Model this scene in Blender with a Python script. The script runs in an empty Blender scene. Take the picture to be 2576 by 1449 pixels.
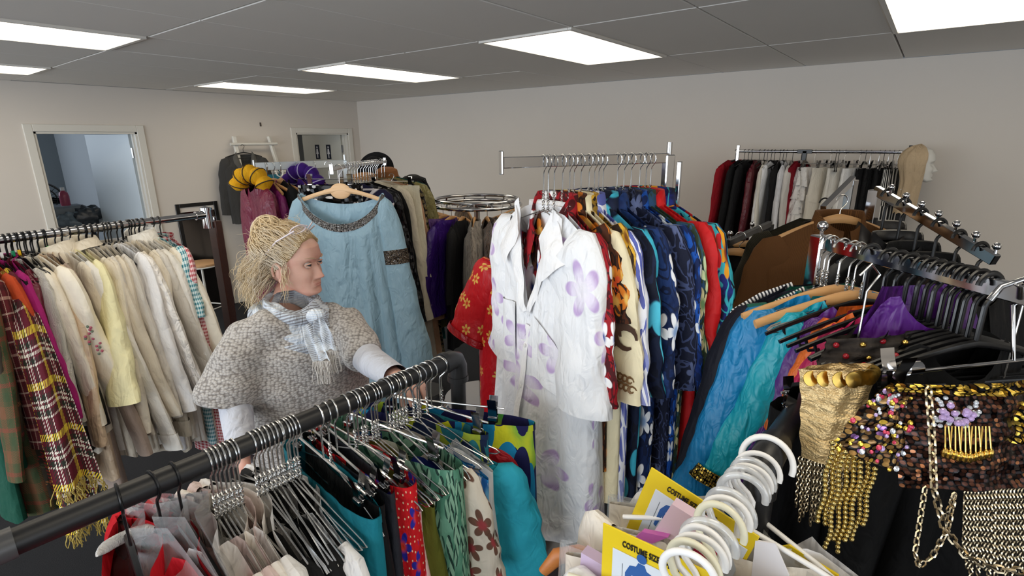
import bpy, bmesh, math, random
import numpy as np
from mathutils import Vector, Matrix
random.seed(7)
rng = np.random.RandomState(11)
scene = bpy.context.scene
COL = scene.collection
PI = math.pi

# ------------------------------------------------------------------ camera
IMG_W, IMG_H = 2576.0, 1449.0
FOC = 1325.94                                   # focal length in photo pixels
VPA = (2360.0, 344.0); VPB = (-480.0, 364.0)    # vanishing points of the two wall directions
EYE = Vector((0.0, 0.0, 1.895))
CEIL = 2.42; WALL_L = -6.45; WALL_B = 4.79; WALL_R = 4.4; WALL_F = -4.6
def _cr(x, y): return Vector((x - IMG_W/2, -(y - IMG_H/2), -FOC))
_Y = _cr(*VPA).normalized(); _X = -_cr(*VPB).normalized(); _Z = _X.cross(_Y).normalized(); _X = _Y.cross(_Z).normalized()
ROT = Matrix((_X, _Y, _Z))                      # world = ROT @ camera
cam_d = bpy.data.cameras.new('camera'); cam = bpy.data.objects.new('camera', cam_d); COL.objects.link(cam)
cam_d.sensor_width = 36.0; cam_d.lens = 36.0*FOC/IMG_W; cam_d.clip_start = 0.02
cam.matrix_world = Matrix.Translation(EYE) @ ROT.to_4x4()
scene.camera = cam

# ------------------------------------------------------------------ light and exposure
scene.view_settings.view_transform = 'Standard'; scene.view_settings.look = 'None'
scene.view_settings.exposure = 0.0; scene.view_settings.gamma = 1.0
scene.view_settings.use_curve_mapping = False
world = bpy.data.worlds.new('world'); scene.world = world; world.use_nodes = True
world.node_tree.nodes['Background'].inputs[0].default_value = (0.75, 0.86, 1.0, 1)
world.node_tree.nodes['Background'].inputs[1].default_value = 0.6
def area_light(name, loc, target, size, power, color):
    l = bpy.data.lights.new(name, 'AREA'); l.shape = 'RECTANGLE'; l.size, l.size_y = size
    l.energy = power; l.color = color
    o = bpy.data.objects.new(name, l); COL.objects.link(o); o.location = loc
    o.rotation_euler = (Vector(target) - Vector(loc)).to_track_quat('-Z', 'Y').to_euler()
    return o
# daylight through the shop window behind the photographer, and an added, unseen side window placed clear of chrome reflections
area_light('window_daylight', (-2.2, WALL_F + 0.12, 1.30), (-2.2, 5, 1.2), (7.6, 2.0), 265, (0.86, 0.93, 1.0))
area_light('added_side_daylight', (WALL_R - 0.12, -1.5, 1.4), (-5, -1.5, 1.3), (4.2, 1.9), 45, (0.84, 0.92, 1.0))
LAMP_STRENGTH = 3.6

# ------------------------------------------------------------------ pixel -> place helpers (only to read the photograph)
def _d(x, y): return ROT @ _cr(x, y)
def at_z(x, y, z): d = _d(x, y); return EYE + d*((z - EYE.z)/d.z)
def at_x(x, y, X): d = _d(x, y); return EYE + d*(X/d.x)
def at_y(x, y, Y): d = _d(x, y); return EYE + d*(Y/d.y)
def at_d(x, y, D): return EYE + _d(x, y)*(D/FOC)
def to_px(p):
    c = ROT.transposed() @ (Vector(p) - EYE)
    return (IMG_W/2 + c.x/-c.z*FOC, IMG_H/2 - c.y/-c.z*FOC)
def rail_at(a, b, px):
    lo, hi = -1.0, 2.0
    f = lambda s: to_px(a.lerp(b, s))[0] - px
    for _ in range(50):
        m = (lo + hi)/2
        if f(lo)*f(m) <= 0: hi = m
        else: lo = m
    return a.lerp(b, (lo + hi)/2)

# ------------------------------------------------------------------ object helpers
def tag(o, label=None, cat=None, group=None, kind=None):
    if label: o['label'] = label
    if cat: o['category'] = cat
    if group: o['group'] = group
    if kind: o['kind'] = kind
    return o
def thing(name, label, cat, loc=(0, 0, 0), rotz=0.0, group=None, rot=None):
    o = bpy.data.objects.new(name, None); COL.objects.link(o); o.empty_display_size = 0.05
    o.location = loc; o.rotation_euler = rot if rot else (0, 0, rotz)
    return tag(o, label, cat, group)
def link_mesh(name, me, mat, parent=None):
    o = bpy.data.objects.new(name, me); COL.objects.link(o)
    if mat is not None and len(me.materials) == 0: me.materials.append(mat)
    if parent is not None: o.parent = parent
    return o
def mesh_from(name, V, F, smooth=True, uv=None):
    me = bpy.data.meshes.new(name)
    V = np.asarray(V, dtype=np.float32); 
    if isinstance(F, np.ndarray):
        n, k = F.shape
        me.vertices.add(len(V)); me.vertices.foreach_set('co', V.ravel())
        me.loops.add(n*k); me.loops.foreach_set('vertex_index', F.ravel().astype(np.int32))
        me.polygons.add(n); me.polygons.foreach_set('loop_start', np.arange(0, n*k, k, dtype=np.int32))
        try: me.polygons.foreach_set('loop_total', np.full(n, k, dtype=np.int32))
        except Exception: pass
        me.update(calc_edges=True)
    else:
        me.from_pydata([tuple(map(float, v)) for v in V], [], [tuple(map(int, f)) for f in F]); me.update()
    if uv is not None:
        l = me.uv_layers.new(name='UVMap')
        vi = np.empty(len(me.loops), dtype=np.int32); me.loops.foreach_get('vertex_index', vi)
        l.data.foreach_set('uv', np.asarray(uv, dtype=np.float32)[vi].ravel())
    me.polygons.foreach_set('use_smooth', [bool(smooth)]*len(me.polygons))
    return me
class MB:
    """collects shapes that become ONE mesh object"""
    def __init__(s): s.V = []; s.F = []; s.UV = []
    def add(s, V, F, UV=None):
        o = len(s.V); s.V.extend([tuple(v) for v in V]); s.F.extend([tuple(i + o for i in f) for f in F])
        s.UV.extend(UV if UV is not None else [(v[0] + v[1], v[2]) for v in V]); return s
    def box(s, c, size, rot=None, bev=0.0):
        hx, hy, hz = [d/2 for d in size]; c = Vector(c)
        if bev > 0:
            b = min(bev, hx*.95, hy*.95, hz*.95); V = []; F = []
            ix, iy, iz = hx - b, hy - b, hz - b
            idx = {}
            for sx in (-1, 1):
                for sy in (-1, 1):
                    for sz in (-1, 1):
                        for k, p in enumerate(((hx*sx, iy*sy, iz*sz), (ix*sx, hy*sy, iz*sz), (ix*sx, iy*sy, hz*sz))):
                            idx[(sx, sy, sz, k)] = len(V); V.append(Vector(p))
            I = idx
            for sg in (-1, 1):
                F += [[I[(sg, a, b_, 0)] for a, b_ in ((-1, -1), (1, -1), (1, 1), (-1, 1))]]
                F += [[I[(a, sg, b_, 1)] for a, b_ in ((-1, -1), (1, -1), (1, 1), (-1, 1))]]
                F += [[I[(a, b_, sg, 2)] for a, b_ in ((-1, -1), (1, -1), (1, 1), (-1, 1))]]
            for a in (-1, 1):
                for b_ in (-1, 1):
                    F.append([I[(a, b_, -1, 0)], I[(a, b_, 1, 0)], I[(a, b_, 1, 1)], I[(a, b_, -1, 1)]])
                    F.append([I[(a, -1, b_, 0)], I[(a, 1, b_, 0)], I[(a, 1, b_, 2)], I[(a, -1, b_, 2)]])
                    F.append([I[(-1, a, b_, 1)], I[(1, a, b_, 1)], I[(1, a, b_, 2)], I[(-1, a, b_, 2)]])
                    for d in (-1, 1): F.append([I[(a, b_, d, 0)], I[(a, b_, d, 1)], I[(a, b_, d, 2)]])
        else:
            V = [Vector((x, y, z)) for x in (-hx, hx) for y in (-hy, hy) for z in (-hz, hz)]
            F = [(0, 1, 3, 2), (4, 6, 7, 5), (0, 4, 5, 1), (2, 3, 7, 6), (0, 2, 6, 4), (1, 5, 7, 3)]
        if rot is not None: V = [rot @ v for v in V]
        return s.add([v + c for v in V], F)
    def bar(s, a, b, w, h, bev=0.0, up=(0, 0, 1)):
        a, b = Vector(a), Vector(b); x = (b - a); L = x.length; x.normalize()
        u = Vector(up)
        if abs(x.dot(u)) > .98: u = Vector((1, 0, 0))
        y = u.cross(x).normalized(); z = x.cross(y)
        return s.box((a + b)/2, (L, w, h), Matrix((x, y, z)).transposed(), bev)
    def tube(s, pts, r, n=8, closed=False, cap=True, flat=None):
        """flat: (axis Vector, factor) squashes the section along an axis"""
        P = [Vector(p) for p in pts]; m = len(P)
        R = r if isinstance(r, (list, tuple, np.ndarray)) else [r]*m
        T = []
        for i in range(m):
            a = P[(i - 1) % m] if (closed or i > 0) else P[i]; b = P[(i + 1) % m] if (closed or i < m - 1) else P[i]
            t = b - a; T.append(t.normalized() if t.length > 1e-9 else Vector((0, 0, 1)))
        t0 = T[0]; nrm = t0.orthogonal().normalized() if flat is None else (Vector(flat[0]) - t0*Vector(flat[0]).dot(t0)).normalized()
        V = []; UV = []; dist = 0.0
        for i in range(m):
            if i:
                dist += (P[i] - P[i-1]).length
                if flat is not None: nn = Vector(flat[0]); nrm = nn - T[i]*nn.dot(T[i]); nrm = nrm.normalized() if nrm.length > 1e-6 else T[i].orthogonal().normalized()
                else:
                    nrm = nrm - T[i]*nrm.dot(T[i]); nrm = nrm.normalized() if nrm.length > 1e-6 else T[i].orthogonal().normalized()
            bi = T[i].cross(nrm); k = flat[1] if flat is not None else 1.0
            for j in range(n):
                a = 2*PI*j/n; V.append(P[i] + nrm*(math.cos(a)*R[i]*k) + bi*(math.sin(a)*R[i])); UV.append((R[i]*2*PI*j/n, dist))
        F = []
        mm = m if closed else m - 1
        for i in range(mm):
            for j in range(n):
                F.append((i*n + j, i*n + (j+1) % n, ((i+1) % m)*n + (j+1) % n, ((i+1) % m)*n + j))
        if cap and not closed: F.append(tuple(range(n-1, -1, -1))); F.append(tuple((m-1)*n + j for j in range(n)))
        return s.add(V, F, UV)
    def lathe(s, prof, c=(0, 0, 0), n=24, rot=None):
        c = Vector(c); V = []; F = []
        for (r, z) in prof:
            for j in range(n):
                a = 2*PI*j/n; v = Vector((r*math.cos(a), r*math.sin(a), z)); V.append((rot @ v if rot else v) + c)
        for i in range(len(prof) - 1):
            for j in range(n): F.append((i*n + j, i*n + (j+1) % n, (i+1)*n + (j+1) % n, (i+1)*n + j))
        return s.add(V, F)
    def ball(s, c, r, n=12, m=8, sc=(1, 1, 1)):
        c = Vector(c); V = [c + Vector((0, 0, r*sc[2]))]; F = []
        for i in range(1, m):
            for j in range(n):
                a, b = PI*i/m, 2*PI*j/n
                V.append(c + Vector((math.sin(a)*math.cos(b)*r*sc[0], math.sin(a)*math.sin(b)*r*sc[1], math.cos(a)*r*sc[2])))
        V.append(c - Vector((0, 0, r*sc[2]))); e = len(V) - 1
        for j in range(n):
            F.append((0, 1 + j, 1 + (j+1) % n)); F.append((e, e - n + (j+1) % n, e - n + j))
        for i in range(m - 2):
            for j in range(n): F.append((1 + i*n + j, 1 + (i+1)*n + j, 1 + (i+1)*n + (j+1) % n, 1 + i*n + (j+1) % n))
        return s.add(V, F)
    def prism(s, poly, t, M=None):
        """2-D outline in x,z extruded by t along y"""
        n = len(poly); V = [Vector((x, -t/2, z)) for x, z in poly] + [Vector((x, t/2, z)) for x, z in poly]
        if M is not None: V = [M @ v for v in V]
        F = [tuple(range(n)), tuple(range(2*n-1, n-1, -1))] + [(i, i + n, (i+1) % n + n, (i+1) % n) for i in range(n)]
        return s.add(V, F)
    def grid(s, G, UV=None, thick=0.0):
        """G: rows x cols array of points"""
        G = np.asarray(G, float); m, n = G.shape[:2]; V = [Vector(p) for p in G.reshape(-1, 3)]
        F = [(i*n + j, i*n + j + 1, (i+1)*n + j + 1, (i+1)*n + j) for i in range(m-1) for j in range(n-1)]
        return s.add(V, F, [tuple(u) for u in np.asarray(UV).reshape(-1, 2)] if UV is not None else None)
    def mesh(s, name, smooth=True): return mesh_from(name, s.V, s.F, smooth, s.UV)
    def build(s, name, mat, parent=None, smooth=True, auto=True):
        me = s.mesh(name, smooth); o = link_mesh(name, me, mat, parent)
        if smooth and auto:
            try: me.set_sharp_from_angle(angle=math.radians(40))
            except Exception: pass
        return o
def recalc(o):
    bm = bmesh.new(); bm.from_mesh(o.data); bmesh.ops.recalc_face_normals(bm, faces=bm.faces); bm.to_mesh(o.data); bm.free(); return o
def arc(c, r, a0, a1, n, ax=(1, 0, 0), ay=(0, 0, 1)):
    c, ax, ay = Vector(c), Vector(ax), Vector(ay)
    return [c + ax*(r*math.cos(a0 + (a1-a0)*i/n)) + ay*(r*math.sin(a0 + (a1-a0)*i/n)) for i in range(n+1)]
def copy_thing(root, loc, rotz=None, label=None, group=None, rot=None):
    r = root.copy(); COL.objects.link(r); r.location = loc
    if rotz is not None: r.rotation_euler = (0, 0, rotz)
    if rot is not None: r.rotation_euler = rot
    if label: r['label'] = label
    if group: r['group'] = group
    for ch in root.children:
        c = ch.copy(); COL.objects.link(c); c.parent = r
        for g in ch.children:
            d = g.copy(); COL.objects.link(d); d.parent = c
    return r
def lin(c):
    """sRGB 0-255 triple (or hex) -> linear"""
    if isinstance(c, str): c = tuple(int(c[i:i+2], 16) for i in (0, 2, 4))
    return tuple((v/255/12.92 if v/255 <= .04045 else ((v/255 + .055)/1.055)**2.4) for v in c) + (1.0,)
def sstep(t): t = np.clip(t, 0, 1); return t*t*(3 - 2*t)
# ------------------------------------------------------------------ materials
class NT:
    def __init__(s, name):
        s.mat = bpy.data.materials.new(name); s.mat.use_nodes = True; s.t = s.mat.node_tree
        s.b = s.t.nodes['Principled BSDF']; s.out = s.t.nodes['Material Output']
    def n(s, kind, **kw):
        nd = s.t.nodes.new(kind)
        for k, v in kw.items(): setattr(nd, k, v)
        return nd
    def put(s, sock, v):
        if v is None: return
        if isinstance(v, bpy.types.NodeSocket): s.t.links.new(v, sock)
        else:
            if sock.type == 'RGBA' and len(v) == 3: v = tuple(v) + (1,)
            sock.default_value = v
    def math(s, op, a, b=None, c=None, clamp=False):
        nd = s.n('ShaderNodeMath', operation=op, use_clamp=clamp); s.put(nd.inputs[0], a); s.put(nd.inputs[1], b); s.put(nd.inputs[2], c); return nd.outputs[0]
    def vmath(s, op, a, b=None, sc=None):
        nd = s.n('ShaderNodeVectorMath', operation=op); s.put(nd.inputs[0], a); s.put(nd.inputs[1], b)
        if sc is not None: s.put(nd.inputs['Scale'], sc)
        return nd.outputs['Value'] if op in ('LENGTH', 'DOT_PRODUCT', 'DISTANCE') else nd.outputs[0]
    def mix(s, f, a, b, bt='MIX'):
        nd = s.n('ShaderNodeMix', data_type='RGBA', blend_type=bt); s.put(nd.inputs[0], f); s.put(nd.inputs[6], a); s.put(nd.inputs[7], b); return nd.outputs[2]
    def step(s, v, e, w=.02):
        nd = s.n('ShaderNodeMapRange', interpolation_type='SMOOTHSTEP'); s.put(nd.inputs[0], v); s.put(nd.inputs[1], e - w); s.put(nd.inputs[2], e + w); return nd.outputs[0]
    def uv(s):
        return s.n('ShaderNodeTexCoord').outputs['UV']
    def obj(s): return s.n('ShaderNodeTexCoord').outputs['Object']
    def map(s, v, sc=(1, 1, 1), rot=(0, 0, 0), loc=(0, 0, 0)):
        nd = s.n('ShaderNodeMapping'); s.put(nd.inputs[0], v); s.put(nd.inputs[3], sc); s.put(nd.inputs[2], rot); s.put(nd.inputs[1], loc); return nd.outputs[0]
    def noise(s, v, scale=5, det=2, rough=.5, dist=0, col=False):
        nd = s.n('ShaderNodeTexNoise'); s.put(nd.inputs['Vector'], v); s.put(nd.inputs['Scale'], scale); s.put(nd.inputs['Detail'], det); s.put(nd.inputs['Roughness'], rough); s.put(nd.inputs['Distortion'], dist)
        return nd.outputs['Color' if col else 'Fac']
    def vor(s, v, scale, feature='F1', rand=1.0, dims='2D'):
        nd = s.n('ShaderNodeTexVoronoi', feature=feature, voronoi_dimensions=dims); s.put(nd.inputs['Vector'], v); s.put(nd.inputs['Scale'], scale); s.put(nd.inputs['Randomness'], rand); return nd
    def sep(s, v):
        nd = s.n('ShaderNodeSeparateXYZ'); s.put(nd.inputs[0], v); return nd.outputs
    def bump(s, h, strength=.3, dist=.002, nrm=None):
        nd = s.n('ShaderNodeBump'); s.put(nd.inputs['Height'], h); s.put(nd.inputs['Strength'], strength); s.put(nd.inputs['Distance'], dist); s.put(nd.inputs['Normal'], nrm); return nd.outputs[0]
    def done(s, col=None, rough=None, metal=None, nrm=None, spec=None, sheen=None, alpha=None, emit=None, estr=None, trans=None, ior=None, sss=None, coat=None):
        b = s.b.inputs
        for k, v in (('Base Color', col), ('Roughness', rough), ('Metallic', metal), ('Normal', nrm), ('Specular IOR Level', spec), ('Sheen Weight', sheen), ('Alpha', alpha), ('Emission Color', emit), ('Emission Strength', estr), ('Transmission Weight', trans), ('IOR', ior), ('Subsurface Weight', sss), ('Coat Weight', coat)):
            if v is not None: s.put(b[k], v)
        return s.mat
_MC = {}
def cached(fn):
    def w(*a, **k):
        key = (fn.__name__,) + a + tuple(sorted(k.items()))
        if key not in _MC: _MC[key] = fn(*a, **k)
        return _MC[key]
    return w
def C(c): return lin(c)
@cached
def simple(name, c, rough=.5, metal=0.0, spec=.5, bump=0.0, bscale=60.0, var=.0, coat=0.0):
    t = NT(name); col = C(c)
    if var or bump:
        nz = t.noise(t.obj(), bscale, 3, .6)
        if var: col = t.mix(nz, tuple(v*(1-var) for v in C(c)[:3]) + (1,), tuple(min(1, v*(1+var)) for v in C(c)[:3]) + (1,))
    return t.done(col, rough, metal, t.bump(nz, bump, .002) if bump else None, spec, coat=coat)
chrome = simple('chrome', 'c4c4c6', .10, 1.0)
steel_wire = simple('steel_wire', 'c9c9c8', .24, 1.0)
black_pipe = simple('black_pipe', '18181a', .42, 0.0, .5, .08, 180.)
black_plastic = simple('black_plastic', '0e0e10', .3, 0, .5)
white_plastic = simple('white_plastic', 'ecebea', .35)
gold_metal = simple('gold_metal', 'd9b25c', .22, 1.0)
white_paint = simple('white_paint', 'd9d7d0', .5, 0, .4, .05, 40., .03)
@cached
def wood(c1, c2, scale=1.0, rough=.45):
    t = NT('wood'); v = t.map(t.obj(), (3*scale, 40*scale, 40*scale)); nz = t.noise(v, 2.0, 4, .6, .6)
    f = t.noise(t.map(t.obj(), (6*scale, 160*scale, 160*scale)), 2.0, 2)
    col = t.mix(nz, C(c1), C(c2)); col = t.mix(t.math('MULTIPLY', f, .25), col, C(c1))
    return t.done(col, rough, 0, t.bump(f, .15, .001))
hanger_wood = wood('c08a52', 'dcae78')
pale_wood = wood('d6a878', 'efcfa6')
dark_wood = wood('2e1812', '4c2a20', 1.0, .4)
def _cloth_finish(t, col, rough=.8, sheen=.15, wr=.35, weave=500, metal=0.0, wscale=7.0, spec=.3):
    o = t.obj(); nv = t.noise(t.map(o, (1, 1, .35)), wscale, 3, .55, .8)
    cr = t.noise(t.map(o, (1, 1, .6)), wscale*4.5, 2, .5, 1.2)
    b1 = t.bump(nv, min(1, wr*1.6), .045)
    b1 = t.bump(cr, min(1, wr*1.1), .012, b1)
    if weave:
        w = t.noise(t.uv(), weave, 1, .5); b1 = t.bump(w, .12, .001, b1)
    if not isinstance(col, bpy.types.NodeSocket): t.put(t.b.inputs['Sheen Tint'], col)
    else: t.t.links.new(col, t.b.inputs['Sheen Tint'])
    return t.done(col, rough, metal, b1, spec, sheen)
@cached
def cloth(c, rough=.8, sheen=.15, wr=.35, var=.12, wscale=7.0, weave=500, spec=.3):
    t = NT('cloth'); base = C(c)
    nz = t.noise(t.obj(), 9, 3, .6)
    col = t.mix(nz, tuple(v*(1-var) for v in base[:3]), tuple(min(1, v*(1+var)) for v in base[:3]))
    return _cloth_finish(t, col, rough, sheen, wr, weave, 0, wscale, spec)
@cached
def satin(c, rough=.32, wr=.5, var=.1, wscale=8.0):
    t = NT('satin'); base = C(c); nz = t.noise(t.obj(), 6, 2)
    col = t.mix(nz, tuple(v*(1-var) for v in base[:3]), tuple(min(1, v*(1+var)) for v in base[:3]))
    return _cloth_finish(t, col, rough, .05, wr, 0, 0, wscale, .5)
@cached
def velvet(c, wr=.4):
    t = NT('velvet'); base = C(c); nz = t.noise(t.obj(), 14, 3, .6)
    col = t.mix(nz, tuple(v*.75 for v in base[:3]), tuple(min(1, v*1.25) for v in base[:3]))
    m = _cloth_finish(t, col, .85, .8, wr, 0, 0, 7, .2); [t.t.links.remove(l_) for l_ in list(t.b.inputs['Sheen Tint'].links)]; t.b.inputs['Sheen Tint'].default_value = tuple(min(1, v*1.6+.004) for v in base[:3]) + (1,); return m
@cached
def gingham(c1, c2, n=60.0, wr=.3):
    t = NT('gingham'); x, y, z = t.sep(t.map(t.uv(), (n, n, 1)))
    fx = t.step(t.math('FRACT', x), .5); fy = t.step(t.math('FRACT', y), .5)
    s = t.math('MULTIPLY', t.math('ADD', fx, fy), .5)
    return _cloth_finish(t, t.mix(s, C(c1), C(c2)), .8, .1, wr, 400)
@cached
def plaid(bg, stripes, n=6.0, rot=0.0, wr=.3, twill=True):
    """stripes: ((pos, half width, colour), ...) in a unit repeat, woven both ways"""
    t = NT('plaid'); x, y, z = t.sep(t.map(t.uv(), (n, n, 1), (0, 0, rot)))
    fx, fy = t.math('FRACT', x), t.math('FRACT', y)
    cx = cy = C(bg)
    for p, w, c in stripes:
        cx = t.mix(t.math('LESS_THAN', t.math('ABSOLUTE', t.math('SUBTRACT', fx, p)), w), cx, C(c))
        cy = t.mix(t.math('LESS_THAN', t.math('ABSOLUTE', t.math('SUBTRACT', fy, p)), w), cy, C(c))
    if twill: f = t.math('GREATER_THAN', t.math('FRACT', t.math('MULTIPLY', t.math('ADD', x, y), 14.0)), .5)
    else: f = .5
    return _cloth_finish(t, t.mix(f, cx, cy), .9, .2, wr, 300)
@cached
def stripes(c1, c2, n=60.0, duty=.5, vert=True, wr=.3, rough=.7):
    t = NT('stripes'); x, y, z = t.sep(t.uv()); v = t.math('FRACT', t.math('MULTIPLY', x if vert else y, n))
    return _cloth_finish(t, t.mix(t.step(v, duty, .04), C(c1), C(c2)), rough, .1, wr, 400)
def _flower(t, v, scale, petals, r0, r1, seed=0.0, rand=.75, wob=.0):
    """mask 0..1 of many-petalled blossoms scattered over the cloth, with distance and cell colour"""
    v = t.map(v, (1, 1, 1), (0, 0, 0), (seed, seed*.37, 0))
    if wob: v = t.vmath('ADD', v, t.vmath('SCALE', t.vmath('SUBTRACT', t.noise(v, scale*1.6, 1, col=True), (.5, .5, .5)), sc=wob/scale))
    vo = t.vor(v, scale, rand=rand); d = t.vmath('SUBTRACT', t.vmath('SCALE', v, sc=1.0), vo.outputs['Position'])
    x, y, z = t.sep(d); ang = t.math('ARCTAN2', y, x); cr = t.sep(vo.outputs['Color'])
    ang = t.math('ADD', ang, t.math('MULTIPLY', cr[0], 6.28))
    rad = t.math('MULTIPLY', t.vmath('LENGTH', d), scale)
    edge = t.math('ADD', r0, t.math('MULTIPLY', t.math('ABSOLUTE', t.math('COSINE', t.math('MULTIPLY', ang, petals/2))), r1))
    m = t.math('SUBTRACT', 1.0, t.step(t.math('SUBTRACT', rad, edge), 0, .02))
    return m, rad, cr, ang
@cached
def floral(bg, petal, heart, scale=7.0, petals=5, petal2=None, leaf=None, size=.2, wr=.3, rough=.75, bg2=None, dots=None, edge=None):
    t = NT('floral_print'); v = t.uv(); col = C(bg)
    if bg2: col = t.mix(t.step(t.noise(v, scale*1.3, 3, .6, .8), .5, .08), C(bg), C(bg2))
    if dots:
        vd = t.vor(v, scale*5, rand=.5); col = t.mix(t.math('LESS_THAN', vd.outputs['Distance'], .14), col, C(dots))
    if leaf:
        lm = t.noise(t.map(v, (1, 1, 1), (0, 0, .6)), scale*1.7, 1, .5, 1.6); a = t.step(t.math('ABSOLUTE', t.math('SUBTRACT', lm, .5)), .05, .012)
        col = t.mix(a, C(leaf), col)
        m0, r, cr, an = _flower(t, v, scale*1.25, 3, .02, size*1.25, 4.7, 1.0); col = t.mix(m0, col, C(leaf))
    m, rad, cr, an = _flower(t, v, scale, petals, size*.45, size, .31)
    pc = C(petal)
    if petal2: pc = t.mix(t.step(cr[1], .5, .01), C(petal), C(petal2))
    if edge: pc = t.mix(t.step(rad, size*1.0, .05), pc, C(edge))
    pc = t.mix(t.step(rad, size*.5, size*.28), C(heart), pc)
    col = t.mix(m, col, pc)
    return _cloth_finish(t, col, rough, .05, wr, 400)
@cached
def leafprint(bg, l1, l2, scale=6.0, wr=.3, bg2=None, vein=None, stretch=3.0, thr=.32):
    t = NT('leaf_print'); v = t.uv(); col = C(bg)
    if bg2: col = t.mix(t.step(t.noise(v, scale*.8, 2), .52, .1), C(bg), C(bg2))
    for k, (c, ro) in enumerate(((l1, .7), (l2, -.6), (l1, 2.2))):
        mp = t.map(v, (stretch, 1, 1), (0, 0, ro), (k*1.7, k*.6, 0)); vo = t.vor(mp, scale*.75, rand=.9)
        m = t.math('LESS_THAN', vo.outputs['Distance'], thr + .02*k)
        col = t.mix(m, col, C(c))
        if vein:
            dx = t.sep(t.vmath('SUBTRACT', mp, vo.outputs['Position'])); ln = t.math('LESS_THAN', t.math('ABSOLUTE', dx[0]), .012); col = t.mix(t.math('MULTIPLY', m, ln), col, C(vein))
    return _cloth_finish(t, col, .75, .05, wr, 400)
@cached
def swirl(bg, c1, c2=None, scale=9.0, wr=.3, dist=2.5, width=.045, rough=.75):
    """batik-like curling line print"""
    t = NT('swirl_print'); v = t.uv(); nz = t.noise(v, scale, 1, .4, dist); col = C(bg)
    a = t.math('SUBTRACT', 1.0, t.step(t.math('ABSOLUTE', t.math('SUBTRACT', nz, .5)), width, .01)); col = t.mix(a, col, C(c1))
    if c2:
        m, rad, cr, an = _flower(t, v, scale*.6, 6, .08, .14, 2.2); col = t.mix(m, col, C(c2))
    return _cloth_finish(t, col, rough, .05, wr, 400)
@cached
def sequins(c1, c2, scale=160.0, accents=None, metal=.8):
    t = NT('sequins'); v = t.uv(); vo = t.vor(v, scale, rand=.55); cr = t.sep(vo.outputs['Color'])
    col = t.mix(cr[0], C(c1), C(c2))
    if accents:
        for k, c in enumerate(accents): col = t.mix(t.math('GREATER_THAN', cr[1] if k % 2 else cr[2], .86), col, C(c))
    inside = t.step(vo.outputs['Distance'], .42, .06); col = t.mix(inside, col, C('080506'))
    nrm = t.n('ShaderNodeNewGeometry').outputs['Normal']
    jit = t.vmath('SCALE', t.vmath('SUBTRACT', vo.outputs['Color'], (.5, .5, .5)), sc=.7)
    nn = t.vmath('NORMALIZE', t.vmath('ADD', nrm, jit))
    return t.done(col, .25, metal, nn, .5)
@cached
def fur(c1, c2, scale=60.):
    t = NT('fur'); v = t.map(t.obj(), (1, 1, .25)); nz = t.noise(v, scale, 4, .7, 1.0)
    return t.done(t.mix(t.step(nz, .5, .2), C(c1), C(c2)), .9, 0, t.bump(nz, .9, .02), .2, .5)
@cached
def clear_plastic(c='e8eef2', alpha=.3, rough=.12):
    t = NT('clear_plastic'); nz = t.noise(t.map(t.obj(), (1, 1, .4)), 14, 2, .5, 1.0)
    gl = t.n('ShaderNodeBsdfGlossy'); gl.inputs['Roughness'].default_value = rough
    tr = t.n('ShaderNodeBsdfTransparent'); df = t.n('ShaderNodeBsdfDiffuse'); df.inputs[0].default_value = C(c)
    bp = t.bump(nz, .6, .02); t.put(gl.inputs['Normal'], bp); t.put(df.inputs['Normal'], bp)
    m1 = t.n('ShaderNodeMixShader'); m1.inputs[0].default_value = alpha; t.put(m1.inputs[1], tr.outputs[0]); t.put(m1.inputs[2], df.outputs[0])
    lw = t.n('ShaderNodeLayerWeight'); lw.inputs[0].default_value = .35; t.put(lw.inputs['Normal'], bp)
    m2 = t.n('ShaderNodeMixShader'); t.put(m2.inputs[0], t.math('MULTIPLY_ADD', lw.outputs['Facing'], .5, .06)); t.put(m2.inputs[1], m1.outputs[0]); t.put(m2.inputs[2], gl.outputs[0])
    t.t.links.new(m2.outputs[0], t.out.inputs['Surface']); return t.mat
# ------------------------------------------------------------------ the room
def struct(name, mb, mat, parent=None, smooth=False):
    o = mb.build(name, mat, parent, smooth); 
    if parent is None: o['kind'] = 'structure'
    return o
def _wallmat(name, c, v=.03):
    t = NT(name); o = t.obj(); n1 = t.noise(o, 1.3, 3, .6); n2 = t.noise(o, 220, 2, .6)
    b = C(c); col = t.mix(n1, tuple(x*(1-v) for x in b[:3]), tuple(x*(1+v) for x in b[:3]))
    return t.done(col, .75, 0, t.bump(n2, .12, .001), .25)
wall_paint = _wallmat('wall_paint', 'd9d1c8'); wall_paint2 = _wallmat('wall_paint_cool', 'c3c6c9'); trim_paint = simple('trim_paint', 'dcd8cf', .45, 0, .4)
door_paint = simple('door_paint', 'c9d3da', .4, 0, .5); door_paint2 = simple('door_paint_grey', 'c6c5bc', .5, 0, .4)
tile_mat = _wallmat('ceiling_tile', 'e8e5e0', .02); grid_mat = simple('ceiling_grid', '8a8886', .6)
def _carpet():
    t = NT('carpet'); o = t.obj(); n = t.noise(o, 300, 3, .7); m = t.noise(o, 3, 2)
    return t.done(t.mix(n, C('1c1d20'), t.mix(m, C('45464a'), C('3a3b3e'))), .95, 0, t.bump(n, .6, .004), .1)
carpet = _carpet()
struct('floor', MB().box(((WALL_L+WALL_R)/2 - 2, (WALL_F+WALL_B)/2, -.05), (WALL_R-WALL_L+4.6, WALL_B-WALL_F+.6, .1)), carpet)
ceiling = struct('ceiling', MB().box(((WALL_L+WALL_R)/2 - 2, (WALL_F+WALL_B)/2, CEIL + .05), (WALL_R-WALL_L+4.6, WALL_B-WALL_F+.6, .06)), grid_mat)
GX = [WALL_L] + [-.274 - .61*k for k in range(9, -8, -1)] + [WALL_R]
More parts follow.
